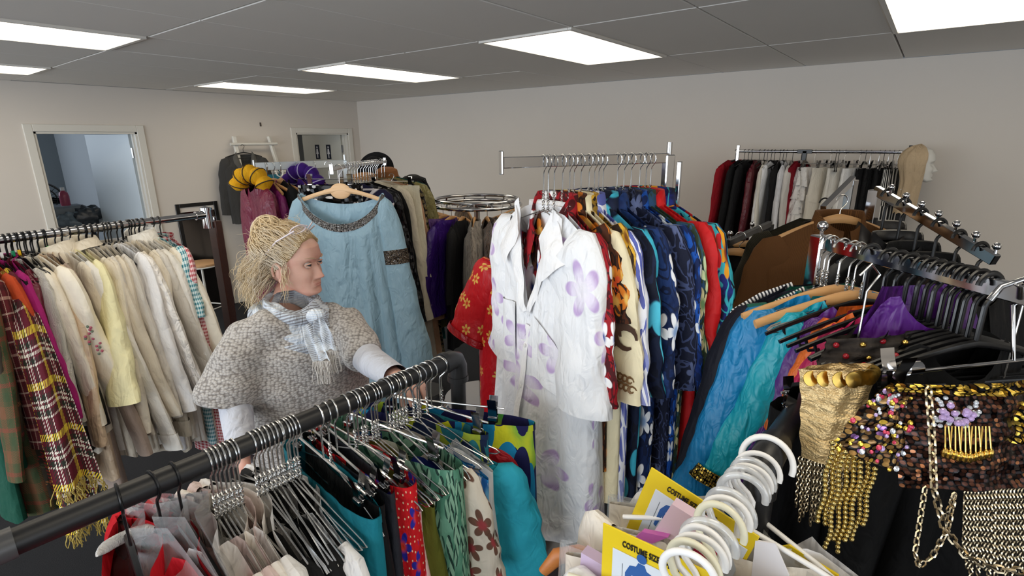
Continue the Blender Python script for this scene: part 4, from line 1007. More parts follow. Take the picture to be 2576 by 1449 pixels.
# ------------------------------------------------------------------ rack against the back wall (right)
B0 = at_y(1857, 380, 4.52); B1 = at_y(2290, 379, 4.52); B1.z = B0.z
rk5 = thing('clothes_rack', 'chrome rail rack against the back wall with red, black and white clothes', 'clothes rack', (B0.x, B0.y, 0))
o5 = Vector((B0.x, B0.y, 0)); L5 = B1.x - B0.x
MB().tube([(-.01, 0, B0.z), (L5, 0, B0.z)], .011, 12).build('rail', chrome, rk5)
for x in (0, L5):
    MB().bar((x, 0, .05), (x, 0, B0.z + .045), .022, .022, .002, (0, 1, 0)).build('upright', black_pipe if x else chrome, rk5, False); MB().box((x, 0, .03), (.03, .45, .03), None, .003).build('foot', black_pipe, rk5, False)
m = MB(); m.bar((L5*.43, 0, B0.z - .12), (L5*.43, 0, B0.z + .006), .03, .03, .002, (0, 1, 0)); m.box((L5*.43, 0, B0.z), (.1, .03, .028), None, .003); m.build('centre_joint', black_plastic, rk5, False)
ruff = cloth('e8e4e0', .8, .1, .6); blackc = cloth('101012', .85, .2, .3); redv = velvet('8c1420')
L5s = [
 (1852, 'red velvet dress with fluffy trim at the left end of the wall rack', redv, dict(L=.75, W=.22, sleeve=.5)),
 (1874, 'black jacket beside the red velvet dress on the wall rack', blackc, dict(L=.8, W=.23, sleeve=.6)),
 (1893, 'second black jacket on the wall rack, left of the wine blouse', cloth('161618'), dict(L=.8, W=.22, sleeve=.6)),
 (1912, 'wine red satin blouse between black jackets and white shirts', satin('5a1220'), dict(L=.7, W=.22, sleeve=.58)),
 (1932, 'ivory shirt beside the wine blouse on the wall rack', cloth('dcd6cc'), dict(L=.75, W=.22, sleeve=.6)),
 (1950, 'white shirt left of the narrow black top on the wall rack', cloth('e4e4e6'), dict(L=.75, W=.22, sleeve=.6)),
 (1964, 'narrow black top between white shirts on the wall rack', blackc, dict(L=.7, W=.21, sleeve=.5)),
 (1980, 'white pleated shirt left of the red gown on the wall rack', cloth('dedee2', .8, .1, .7), dict(L=.8, W=.22, sleeve=.6)),
 (1996, 'grey white blouse left of the red gown on the wall rack', cloth('cfcac4'), dict(L=.78, W=.21, sleeve=.6)),
 (2018, 'crimson gown in the middle of the wall rack', velvet('7c1020'), dict(L=.9, W=.22, sleeve=.0)),
]
sl5 = make_hanger('slim', .0125, .07, .19, .05, label='slim black hanger on the back wall rack', group='slim black hangers on the back wall rack'); f5 = True
for px, lab, mat, o in L5s:
    p = rail_at(B0, B1, px); yw = PI/2 + random.uniform(-.3, .1)
    if f5: sl5.location = p; sl5.rotation_euler = (0, 0, yw); f5 = False
    else: copy_thing(sl5, p, yw)
    garment('gown' if 'gown' in lab else 'dress' if 'dress' in lab else 'jacket' if 'jacket' in lab else 'shirt', lab, 'clothing', p, yw, mat, top=.062, T=.022, lite=True, group='clothes on the back wall rack', sflat=.4, sr=(.07, .05), **o)
# ruffled white skirts and clipped skirts
def ruffled(name, label, loc, yaw, mat, top, W, tiers, group=None):
    t = thing(name, label, 'skirt', loc, yaw, group)
    for k in range(tiers):
        G, UV = loft([(-top - k*.1, W*(1 + .06*k), .03), (-top - k*.1 - .13, W*(1.12 + .08*k), .06)], 60, 8, None, (9, .004, .02), k + 3, (14, .08)); link_mesh('tier', ring_mesh(G, UV, 'tier'), mat, t)
    return t
cl5 = make_hanger('clip', .0125, .085, .14, label='clip hanger with white ruffled skirt on the wall rack', group='clip hangers on the back wall rack')
for k, (px, lab, kind, mat) in enumerate(((2052, 'white skirt with four ruffled tiers on the wall rack', 'r', ruff), (2092, 'cream cotton trousers clipped to the wall rack', 't', cloth('d6cfc2')), (2128, 'off-white apron skirt clipped to the wall rack', 's', cloth('dcd8d0')), (2166, 'white petticoat beside the black skirts on the wall rack', 's', cloth('e6e4e2')),
        (2192, 'black skirt, left one of the black group on the wall rack', 's', blackc), (2214, 'black pleated skirt in the middle of the black group', 's', cloth('0c0c0e', .8, .2, .8)), (2238, 'black lace-edged skirt at the right of the black group', 's', blackc), (2262, 'black and white striped trousers at the right end of the wall rack', 't', stripes('101012', 'dcdad6', 40., .6)))):
    p = rail_at(B0, B1, px); yw = PI/2 - (.55 if k < 4 else .35)
    if k == 0: h = cl5; h.location = p; h.rotation_euler = (0, 0, yw)
    else: copy_thing(cl5, p, yw, 'clip hanger with the %s' % ' '.join(lab.replace(',', '').split()[:5]))
    if kind == 'r': ruffled('ruffled_skirt', lab, p, yw, mat, .11, .15, 4, 'clothes on the back wall rack')
    elif kind == 't': trousers('trousers', lab, p, yw, mat, .11, .8, .16, .02, 'clothes on the back wall rack')
    else: skirt('skirt', lab, 'skirt', p, yw, mat, .11, .65, .15, .19, .025, .05, lite=True, group='clothes on the back wall rack')
for px in (1884, 1924, 1942, 1972, 2030, 2105, 2112, 2180, 2226, 2250): copy_thing(sl5, rail_at(B0, B1, px), PI/2 + random.uniform(-.4, .2))
# white display head with a beige hood, on a stand at the right end
hd = at_y(2308, 412, 4.42)
mh = thing('mannequin_head', 'white foam display head with beige hood, facing right at the end of the wall rack', 'mannequin head', hd, .08)
foam = simple('foam_white', 'd8d5ce', .7, 0, .3, .1, 80.)
# ------------------------------------------------------------------ round chrome rack in the middle distance
rc = Vector((-2.42, 2.72, 1.50))
rr_ = thing('round_rack', 'round chrome clothes rack with a ring rail, in front of the back wall', 'clothes rack', (rc.x, rc.y, 0))
for z, R_ in ((1.505, .285), (1.47, .30)): MB().tube([(R_*math.cos(a), R_*math.sin(a), z) for a in np.linspace(0, 2*PI, 49)[:-1]], .011, 10, closed=True).build('ring_rail', chrome, rr_)
for k in range(12):
    a = k*PI/6; MB().tube([(.285*math.cos(a), .285*math.sin(a), 1.505), (.30*math.cos(a), .30*math.sin(a), 1.47)], .006, 6).build('ring_spacer', chrome, rr_)
for a in (0, PI/2): MB().bar((-.28*math.cos(a), -.28*math.sin(a), 1.46), (.28*math.cos(a), .28*math.sin(a), 1.46), .018, .014, .002).build('spoke', chrome, rr_, False)
MB().tube([(0, 0, .03), (0, 0, 1.46)], .018, 12).build('post', chrome, rr_); MB().lathe([(0, .03), (.28, .02), (.3, 0), (0, 0)], n=30).build('base', chrome, rr_)
LR = [  # angle round the ring (degrees), label, material, options
 (228.0, 'dark floral velvet dress on the round rack', floral('1a0c10', '7c1424', '2a0a10', 12., 5, size=.25), dict(L=.75)),
 (246.0, 'violet satin blouse on the round rack', satin('4a2888'), dict(L=.65)),
 (262.0, 'lilac purple blouse with a tie, on the round rack', satin('6a4a8c'), dict(L=.7)),
 (277.0, 'deep purple blouse on a wooden hanger on the round rack', satin('3c1c78'), dict(L=.6)),
 (292.0, 'black dinner jacket with shiny striped lapel on the round rack', cloth('121216'), dict(L=.8)),
 (308.0, 'grey fur jacket on the round rack', fur('5a5048', 'b8aa9a', 50.), dict(L=.6, T=.06)),
 (324.0, 'brown fur jacket on the round rack beside the grey fur', fur('3a261a', '7a5a40', 50.), dict(L=.6, T=.06)),
 (344.0, 'dark brown fur coat at the right of the round rack', fur('20160f', '4a3424', 50.), dict(L=.8, T=.06)),
 (150, 'brown leopard print coat on the far side of the round rack', fur('4a3420', '8a6a44', 20.), dict(L=.8, T=.05)),
 (60, 'white fur stole on the far side of the round rack', fur('c8c0b0', 'eee8dc', 40.), dict(L=.45, T=.06)),
 (20, 'dark brown jacket on the right side of the round rack', fur('22160e', '3c2818', 40.), dict(L=.7, T=.05)),
]
hR = make_hanger('wood', .0135, .075, .2, .06, label='wooden hanger on the round rack', group='wooden hangers on the round rack')
for k, (a, lab, mat, o) in enumerate(LR):
    a = math.radians(a); p = rc + Vector((.292*math.cos(a), .292*math.sin(a), -.012)); yw = a + random.uniform(-.1, .1)
    if k == 0: hR.location = p; hR.rotation_euler = (0, 0, yw)
    else: copy_thing(hR, p, yw, 'wooden hanger with the %s' % ' '.join(lab.replace(',', '').split()[:4]))
    garment('jacket' if 'jacket' in lab or 'coat' in lab or 'stole' in lab else 'blouse' if 'blouse' in lab else 'dress', lab, 'clothing', p + Vector((.05*math.cos(a), .05*math.sin(a), 0)), yw, mat, top=.066, W=.19, T=o.pop('T', .03), sleeve=.45, sr=(.065, .05), lite=True, group='clothes on the round rack', **o)
# red brocade blouse and a small chrome arm behind the white shirt
pr = at_d(1320, 600, 1.95)
hr = make_hanger('plastic', .012, .06, .2, .06, label='black hanger of the red gold-flower blouse', name='plastic_hanger'); hr.location = pr; hr.rotation_euler = (0, 0, .1)
garment('brocade_blouse', 'red satin blouse with gold blossoms behind the white shirt', 'blouse', pr, .1, floral('b8121c', 'd8a850', 'c83020', 11., 6, size=.18, rough=.4), top=.07, L=.75, W=.21, sleeve=.34, sr=(.09, .085), sout=.42, neck=(.07, .02, 0), cuff=satin('9c1018'))
MB_ = MB(); aP = Vector((pr.x, pr.y + .12, pr.z - .012)); ar = thing('wall_arm_stand', 'small chrome stand holding the red gold-flower blouse', 'clothes rack', (aP.x, aP.y, 0))
MB().tube([(0, 0, .02), (0, 0, aP.z + .02)], .012, 10).build('post', chrome, ar); MB().tube([(0, 0, aP.z), (0, -.16, aP.z)], .009, 8).build('arm', chrome, ar); MB().lathe([(0, .02), (.18, .018), (.19, 0), (0, 0)], n=24).build('base', chrome, ar)
# ------------------------------------------------------------------ things along the left wall
# white ladder leaning on the wall
tp = [at_x(588, 343, -6.38), at_x(676, 343, -6.38)]
lad = thing('ladder', 'white painted wooden ladder leaning against the left wall', 'ladder', (-6.2, 3.2, 0))
lo = Vector((-6.2, 3.2, 0)); rails = []
for k, p in enumerate(tp):
    b = Vector((-6.0, p.y + (-.06 if k == 0 else .16), .02)); MB().bar(b - lo, p - lo, .045, .035, .006).build('side_rail', white_paint, lad, False); rails.append((b - lo, p - lo))
for k in range(6):
    s_ = .955 - .17*k; a = rails[0][0].lerp(rails[0][1], s_); b = rails[1][0].lerp(rails[1][1], s_); d = (b - a).normalized(); MB().tube([a - d*.07 + Vector((.03, 0, 0)), b + d*.06 + Vector((.03, 0, 0))], .016, 10).build('rung', white_paint, lad)
# grey blazer on a hanger over the top rung
p = at_x(610, 368, -6.30)
hl = make_hanger('slim', .018, .07, .2, .05, label='slim black hanger hooked on the ladder rung'); hl.location = p; hl.rotation_euler = (0, 0, PI/2 - .15)
bz, G, UV = garment('blazer', 'dark grey wool blazer hanging from the white ladder', 'jacket', p + Vector((0, 0, 0)), PI/2 - .15, cloth('3c3b3a', .9, .3, .3), top=.09, L=.78, W=.245, T=.05, sleeve=.62, sr=(.085, .06), neck=(.085, .3, .0), vneck=True)
lapels(bz, G, cloth('55534f', .9, .3, .2), .085, -.09, .28, .07, .015)
bag = thing('teal_bag', 'teal cloth bag hanging on the ladder behind the costume rack', 'bag', at_x(690, 460, -6.2)); Gb, Ub = loft([(.10, .12, .02), (.0, .17, .05), (-.25, .18, .06), (-.3, .15, .03)], 40, 12, None, (2, .002, .006), 4); o = link_mesh('body', ring_mesh(Gb, Ub, 'body'), cloth('1c5a6c'), bag); bag.rotation_euler = (0, 0, PI/2); MB().tube(arc((0, 0, .09), .09, 0, PI, 14), .006, 8).build('strap', cloth('1c5a6c'), bag)
nk = thing('bead_necklace', 'white bead necklace hanging beside the ladder', 'necklace', at_x(702, 425, -6.18), PI/2)
nm = MB()
for k in range(22): a = k*2*PI/22; nm.ball((.045*math.sin(a), 0, .075*math.cos(a) - .02), .012, 8, 6)
nm.build('beads', simple('pearl', 'e6e2da', .25), nk); MB().tube(arc((0, 0, .06), .02, 0, PI, 8), .003, 6).build('cord', black_plastic, nk)
# standing mirror in a black frame
mir = thing('floor_mirror', 'tall mirror in a black frame leaning on the left wall behind the stool', 'mirror', (-6.40, 2.52, .0), rot=(0, math.radians(-2.5), 0))
m = MB()
for yy in (-.2, .2): m.box((0, yy, .62), (.03, .04, 1.24), None, .003)
for zz in (.02, 1.22): m.box((0, 0, zz), (.03, .36, .04), None, .003)
m.build('frame', simple('frame_black', '141212', .4), mir, False); MB().box((-.004, 0, .62), (.008, .37, 1.17)).build('glass', simple('mirror_glass', '6c6662', .06, 1.0), mir, False)  # glass tinted dark to stand in for a dark reflection
sp = MB().box((WALL_L + .004, at_x(655, 313, WALL_L).y, at_x(655, 313, WALL_L).z), (.01, .02, .045), None, .003).build('wall_hook', simple('hook_brown', '4a4038', .6), None, False); tag(sp, 'small dark hook high on the left wall above the ladder', 'hook')
# stool
stp = at_z(505, 660, .70)
stl = thing('stool', 'round wooden stool with thin white metal legs near the left wall', 'stool', (stp.x, stp.y, 0), .4)
MB().lathe([(0, .70), (.155, .70), (.162, .695), (.162, .68), (.155, .672), (0, .672)], n=36).build('seat', wood('b98a5c', 'd8b084'), stl)
for k in range(4):
    a = k*PI/2 + PI/4; v = Vector((math.cos(a), math.sin(a), 0)); MB().tube([v*.13 + Vector((0, 0, .67)), v*.2 + Vector((0, 0, .008))], .008, 8).build('leg', white_paint, stl)
MB().tube([(.155*math.cos(a), .155*math.sin(a), .665) for a in np.linspace(0, 2*PI, 33)[:-1]], .008, 8, closed=True).build('seat_ring', white_paint, stl)
for z in (.22,): MB().tube([(.178*math.cos(k*PI/2 + PI/4), .178*math.sin(k*PI/2 + PI/4), z) for k in range(4)], .007, 8, closed=True).build('foot_ring', white_paint, stl)
# clutter seen through the store room doorway
tbl = thing('store_table', 'grey store room table piled with packed goods, seen through the doorway', 'table', (-8.0, 1.72, 0))
MB().box((0, 0, 1.0), (1.3, .75, .04), None, .004).build('tabletop', simple('table_grey', '5a5d62', .5), tbl, False)
for sx in (-.6, .6):
    for sy in (-.33, .33): MB().box((sx, sy, .49), (.05, .05, .98)).build('leg', simple('table_grey', '5a5d62', .5), tbl, False)
fan = thing('pedestal_fan', 'black fan with round wire guard in the store room', 'fan', (-8.1, 1.53, 1.02), math.radians(-15))
m = MB()
for r_, t_ in ((.19, .008), (.13, .004), (.07, .004)):
    for xx in (-.03, .05): m.tube([(xx + .02*(1 - r_/.19), r_*math.cos(a), .24 + r_*math.sin(a)) for a in np.linspace(0, 2*PI, 33)[:-1]], t_, 6, closed=True)
for k in range(24): a = k*PI/12; m.tube([(.06, .03*math.cos(a), .24 + .03*math.sin(a)), (.05, .19*math.cos(a), .24 + .19*math.sin(a))], .0025, 5)
m.build('guard', black_plastic, fan)
m = MB()
for k in range(4): a = k*PI/2; m.prism([(0, .02), (.05, .06), (.06, .14), (-.01, .16), (-.03, .06)], .006, Matrix.Translation((.02, 0, .24)) @ Matrix.Rotation(a, 4, 'X') @ Matrix.Rotation(PI/2 + .35, 4, 'Z'))
m.build('blade', black_plastic, fan); MB().tube([(0, 0, .24), (-.02, 0, .1), (-.02, 0, .0)], .025, 12).build('neck', black_plastic, fan); MB().lathe([(0, .03), (.11, .025), (.12, 0), (0, 0)], n=24).build('base', black_plastic, fan)
bt = thing('pink_bottle', 'pink liquid bottle with a white cap in the store room', 'bottle', (-7.6, 1.62, 1.22)); MB().lathe([(0, 0), (.045, 0), (.047, .1), (.04, .14), (.018, .16), (.018, .17)], n=20).build('body', simple('pink_liquid', 'a84a62', .25), bt); MB().lathe([(.02, .165), (.02, .2), (0, .2)], n=16).build('cap', white_plastic, bt)
pb = MB().box((-7.6, 1.62, 1.12), (.3, .3, .2), None, .02).build('storage_box', simple('box_grey', '7a8288', .5), None, False); tag(pb, 'grey storage box under the pink bottle in the store room', 'box')
for k, (px, py, X, s_, lab) in enumerate(((180, 560, -7.5, .16, 'bundle of clear plastic wrapped goods, left of the store room pile'), (225, 545, -7.45, .15, 'crumpled dark plastic bag in the middle of the store room pile'), (275, 560, -7.4, .13, 'low plastic-wrapped parcel at the right of the store room pile'))):
    q = at_x(px, py, X); b = thing('plastic_parcel', lab, 'parcel', q)
    bm_ = MB(); bm_.ball((0, 0, 0), s_, 22, 14, (1, 1.1, .8)); V = np.array(bm_.V); r_ = np.random.RandomState(k); ph = r_.uniform(0, 6, 8)
    V *= (1 + .10*np.sin(V[:, :1]*60 + ph[0]) + .10*np.sin(V[:, 1:2]*75 + ph[1] + V[:, 2:3]*50))
    bm_.V = [tuple(v) for v in V]; bm_.build('wrapping', simple('parcel_%d' % k, ('6f7d86', '3a4046', '707880')[k], .25, 0, .6, .4, 30., .4), b)
area_light('store_room_fill', (-9.2, 0.2, 2.0), (-7.6, 2.1, 1.3), (1.0, 1.0), 22, (.75, .87, 1.0))  # fill light added to brighten the store room; no window is built there
area_light('lobby_fill', (-7.3, 3.6, 2.39), (-7.3, 3.75, 0), (.5, .5), 3.5, (1.0, .95, .86))  # fill light added to brighten the open toilet door; no lamp is built
# ------------------------------------------------------------------ black pipe rack in the foreground (left)
RA1 = at_z(0, 1378, 1.36); RB1 = at_z(1150, 900, 1.36); d1 = (RB1 - RA1).normalized(); y1 = math.atan2(d1.y, d1.x) - PI/2
RS1 = RA1 - d1*.22
pk1 = thing('pipe_rack', 'thick black pipe clothes rack crossing the foreground from the lower left', 'clothes rack', (RB1.x, RB1.y, 0), y1); Lp = (RB1 - RS1).length
MB().tube([(0, -Lp, 1.36), (0, -.03, 1.36)], .0195, 24).build('rail', black_pipe, pk1)
for yy in (0, -Lp):
    sg = 1 if yy == 0 else -1; m = MB(); m.tube([(0, yy - sg*.045, 1.36), (0, yy - sg*.02, 1.36), (0, yy - sg*.006, 1.355), (0, yy, 1.34), (0, yy, 1.30)], .0245, 24); m.tube([(0, yy - sg*.05, 1.36), (0, yy - sg*.038, 1.36)], .027, 24); m.tube([(0, yy, 1.312), (0, yy, 1.298)], .027, 24); m.build('elbow', black_pipe, pk1)
    MB().tube([(0, yy, .05), (0, yy, 1.31)], .0195, 20).build('upright', black_pipe, pk1)
    MB().tube([(-.25, yy, .03), (.25, yy, .03)], .02, 16).build('foot', black_pipe, pk1)
MB().tube([(0, -Lp + .205, 1.36), (0, -Lp + .235, 1.36)], .0225, 24).build('coupling', simple('grey_sleeve', '4a4a4c', .35), pk1)
R1R = .0215; G1 = 'clothes on the foreground pipe rack'
wp = make_hanger('wire', R1R, .115, .195, .06, label='wire hanger on the foreground black pipe', group='wire hangers on the foreground pipe')
cp = make_hanger('clip', R1R, .10, .165, label='chrome clip hanger on the foreground black pipe', group='clip hangers on the foreground pipe')
bp = make_hanger('plastic', R1R, .095, .205, .065, label='black plastic hanger on the foreground pipe', group='black hangers on the foreground pipe')
_pr = {'wire': wp, 'clip': cp, 'plastic': bp}; _us = set()
def hang1(kind, px, dy=0.0, lab=None):
    px = 790 + (px - 760)*1.02 + 12 if 745 < px < 1070 else px
    p = rail_at(RA1, RB1, px); yw = y1 + dy
    if kind not in _us: h = _pr[kind]; h.location = p; h.rotation_euler = (0, 0, yw); _us.add(kind); 
    else: h = copy_thing(_pr[kind], p, yw)
    if lab: h['label'] = lab
    return p, yw
# red velvet coat with white fur edge, and two bagged costumes
p, yw = hang1('plastic', 300, -.1, 'black hanger of the red velvet coat, leftmost on the pipe'); redvel = velvet('b0101c')
rcot, G, UV = garment('red_coat', 'red velvet coat with white fur collar at the lower left of the pipe rack', 'coat', p, yw, redvel, top=.088, L=.8, W=.2, T=.05, sleeve=.5, sr=(.08, .07), group=G1, neck=(.07, .03, 0))
MB().tube([(.06*math.cos(a), .045*math.sin(a), -.088 - .02*abs(math.cos(a))) for a in np.linspace(PI*.6, PI*1.4, 14)], [.002, .005, .008] + [.010]*8 + [.008, .005, .002], 12).build('fur_collar', fur('d8d4d0', 'f4f2f0', 50.), rcot)
bagm = clear_plastic('f4f6f8', .26, .08)
for k, (px, lab, inner) in enumerate(((385, 'red and white costume', 'c0202c'), (440, 'white and red costume', 'e4e2e2'))):
    p, yw = hang1('plastic', px, .12 - .1*k, 'black hanger of the bagged %s' % lab)
    garment('bagged_costume', '%s inside a clear plastic cover' % lab, 'costume', p, yw, satin(inner, .45), top=.09, L=.8, W=.19, T=.04, sleeve=.5, sr=(.07, .06), group=G1, sleevemat=satin('d8c8c4' if k == 0 else 'c82a36', .45))
    t, Gb, Ub = garment('plastic_cover', 'clear plastic garment cover over the %s' % lab, 'garment cover', p, yw, bagm, top=.055, L=.92, W=.235 - .03*k, hem=.25, T=.05, Th=.06, sleeve=0, neck=(.02, .0, 0), drop=.085, fold=(4, .006, .018))
ivory = cloth('f0e9e0', .85, .2, .6); greyk = cloth('a29a92', .9, .4, .5); blk = cloth('0c0c0e', .8, .2, .4); teal = cloth('0c7484', .75, .1, .35)
redblue = floral('d41620', '2a2aa0', 'e8402c', 10., 5, size=.25, dots='f2d8b0', wr=.35)
greenleaf = leafprint('4a8068', '1c3a32', '285042', 15., bg2='6ca088', vein='86b096', stretch=3.2, thr=.27)
yblue = leafprint('d8d628', '1c1c50', '1a86b8', 6.0, bg2='3aa84a', stretch=2.4, thr=.34)
turqc = cloth('2aa4bc', .75, .1, .4); olive = cloth('5a5c1a', .8, .1, .35); pinkfl = floral('f4c8c8', 'e03c5c', 'f8e0c0', 14., 5, size=.3); blueprint = floral('eef2f6', '1c62b0', '6ab0e0', 7., 4, size=.33, leaf='2a86c8')
paleleaf = leafprint('c9c8b2', '6a7a5c', '8a8a70', 11., vein='e0e0d0', stretch=2.4); navyb = cloth('1a2a78'); crim = satin('b01420', .4); blueyel = leafprint('a6b83c', '1c2c50', '2a7a8a', 7., stretch=2.6, thr=.33)
def tp(px, lab, mat, kind='wire', dy=0.0, **o):
    dy = dy + max(0, min(.4, (px - 860)/400)); p, yw = hang1(kind, px, dy, o.pop('hl', None)); nm = o.pop('nm', 'shirt')
    o.setdefault('top', .108 if px < 600 else .135 if px < 760 else .15); o.setdefault('L', .68); o.setdefault('W', .2); o.setdefault('sleeve', .28); o.setdefault('sr', (.075, .075)); o.setdefault('T', .026); o.setdefault('neck', (.07, .05, 0))
    return garment(nm, lab, nm.replace('_', ' '), p, yw, mat, group=G1, **o)
tp(522, 'ivory fleece top with a hood, first of the pale tops on the pipe', ivory, nm='hooded_top', sleeve=.5, sr=(.075, .05), T=.05)
tp(545, 'pale pink quilted robe among the pale tops on the pipe', cloth('dcc6c0', .85, .2, .7), nm='robe', sleeve=.5, T=.045)
tp(568, 'cream cotton blouse with tie neck among the pale tops on the pipe', ivory, nm='blouse', sleeve=.55, sr=(.075, .06), T=.045)
tp(590, 'white pleated blouse, last of the pale tops on the pipe', cloth('ece9e6', .8, .1, .8), nm='blouse', sleeve=.5, T=.04)
tp(632, 'black lined jacket behind the wire hangers', blk, nm='jacket', sleeve=.4)
tp(655, 'grey shearling edged waistcoat on the pipe', fur('7a736c', 'b0a89e', 60.), nm='waistcoat', sleeve=0, T=.045)
tp(678, 'black jacket with red piping on a wire hanger', blk, nm='jacket', sleeve=.45, T=.04, cuff=crim)
tp(700, 'black knit top beside the piped jacket', cloth('141416'), nm='knit_top', sleeve=.45)
tp(716, 'white frilled shirt low behind the wire hangers', cloth('e8e6e6', .8, .1, .8), nm='shirt', sleeve=.55, T=.035, W=.22)
tp(732, 'scarlet dress low beside the white frilled shirt', cloth('b4141e'), nm='dress', sleeve=.0, L=.8, W=.16, top=.2)
def sk(px, lab, mat, dy=0.0, L=.5, W=.165, hem=.19, nm='skirt', hl=None, T=.018, Th=.04, **o):
    p, yw = hang1('clip', px, dy, hl or 'chrome clip hanger holding the %s' % ' '.join(lab.replace(',', '').split()[:4])); return skirt(nm, lab, nm.replace('_', ' '), p, yw, mat, top=.132, L=L, W=W, hem=hem, T=T, Th=Th, group=G1, fold=(3, .002, .014), **o)
sk(760, 'teal cotton skirt clipped by its waistband on the pipe rack', teal, -.06, .42, .2, .21, T=.03, Th=.05)
p, yw = hang1('clip', 795, -.1, 'chrome clip hanger holding the black shorts'); trousers('shorts', 'black shorts clipped behind the teal skirt', p, yw, blk, .132, .45, .18, .018, G1, cat='shorts', legw=.1)
sk(825, 'charcoal grey wrap skirt beside the red flower skirt', cloth('2a2c34'), -.08, .6, .165, .18)
sk(850, 'bright red sarong skirt with blue flowers and cream dots', redblue, .02, .62, .175, .2, T=.035, Th=.075)
tp(870, 'pink flower print sundress with braided straps', pinkfl, nm='sundress', sleeve=0, L=.7, W=.17)
tp(886, 'olive green sleeveless top on a wire hanger', olive, nm='top', sleeve=0, L=.62, W=.185, T=.03)
tp(900, 'pale cream leaf print shirt behind the olive top', paleleaf, nm='shirt', sleeve=.0, L=.7, W=.165)
sk(922, 'sea green trousers with dark leaf print, clipped at the waist', greenleaf, .16, .7, .205, .22, 'trousers', T=.04, Th=.07)
tp(940, 'cobalt blue shirt glimpsed behind the green leaf trousers', navyb, nm='shirt', sleeve=.0, L=.72, W=.18)
tp(956, 'brown and cream floral shirt beside the white sundress', floral('d8cfc0', '6a4a3c', '9a3c40', 12., 5, size=.28), nm='shirt', sleeve=.26)
tp(972, 'white sundress with blue flower print and white piping', blueprint, nm='sundress', sleeve=0, L=.75, W=.215, hem=.25, T=.045, neck=(.1, .1, .05))
tp(990, 'white cotton sundress with wide straps, beside the turquoise shirt', cloth('e6e6e6', .8, .1, .4), nm='sundress', sleeve=0, L=.8, W=.205, hem=.25, T=.04, neck=(.1, .1, .05))
tp(1005, 'turquoise collarless shirt near the right end of the pipe', turqc, nm='shirt', sleeve=.3, sr=(.085, .08), L=.7, W=.25, T=.05, dy=.1, top=.18)
sk(1034, 'lime and navy leaf print shorts behind the yellow ones', blueyel, .2, .3, .16, .17, 'shorts')
sk(1056, 'yellow swim shorts with blue and navy leaf print at the pipe end', yblue, .5, .36, .24, .25, 'shorts', T=.03, Th=.05)
tp(1108, 'crimson satin robe hanging by the black upright', crim, nm='robe', sleeve=.3, L=.55, W=.17)
for px in (535, 557, 580, 645, 668, 690, 705, 722, 740, 778, 842, 862, 894, 931, 948, 964, 1000, 1023): hang1('wire', px, random.uniform(-.12, .12))
# ------------------------------------------------------------------ the woman
PD = 1.85; PYAW = math.radians(37.95)
_n = at_d(745, 800, PD); PO = Vector((_n.x, _n.y, 0)); PM = Matrix.Translation(PO) @ Matrix.Rotation(PYAW, 4, 'Z'); PMI = PM.inverted()
def LP(px, py, dd=0.0): return PMI @ at_d(px, py, PD + dd)
person = thing('person', 'person with curly blonde hair, grey knitted sweater and pale blue scarf, looking right', 'person', PO, PYAW)
def _skin():
    t = NT('skin'); o = t.obj(); n1 = t.noise(o, 22, 4, .6); n2 = t.noise(o, 160, 2, .6); n3 = t.noise(o, 9, 2)
    col = t.mix(n1, C('c8927e'), C('e4bcaa')); col = t.mix(t.math('MULTIPLY', t.step(n3, .52, .12), .4), col, C('c67c6c'))
    return t.done(col, .5, 0, t.bump(n2, .12, .001), .4, sss=.12)
skin = _skin()
HEAD = LP(741, 657); HYAW = math.radians(-13); HM = Matrix.Translation(HEAD) @ Matrix.Rotation(HYAW, 4, 'Z') @ Matrix.Rotation(math.radians(3), 4, 'Y')
zk = [-.125, -.118, -.110, -.100, -.085, -.07, -.06, -.045, -.02, .005, .02, .03, .06, .09, .108, .115]
Fk = [.030, .064, .082, .090, .084, .0865, .085, .0845, .083, .081, .089, .090, .084, .062, .030, .0]
Bk = [.052, .054, .056, .058, .064, .072, .078, .086, .096, .101, .101, .100, .090, .064, .030, .0]
Wk = [.030, .040, .047, .053, .0585, .063, .066, .0695, .073, .0745, .0745, .074, .067, .048, .022, .0]
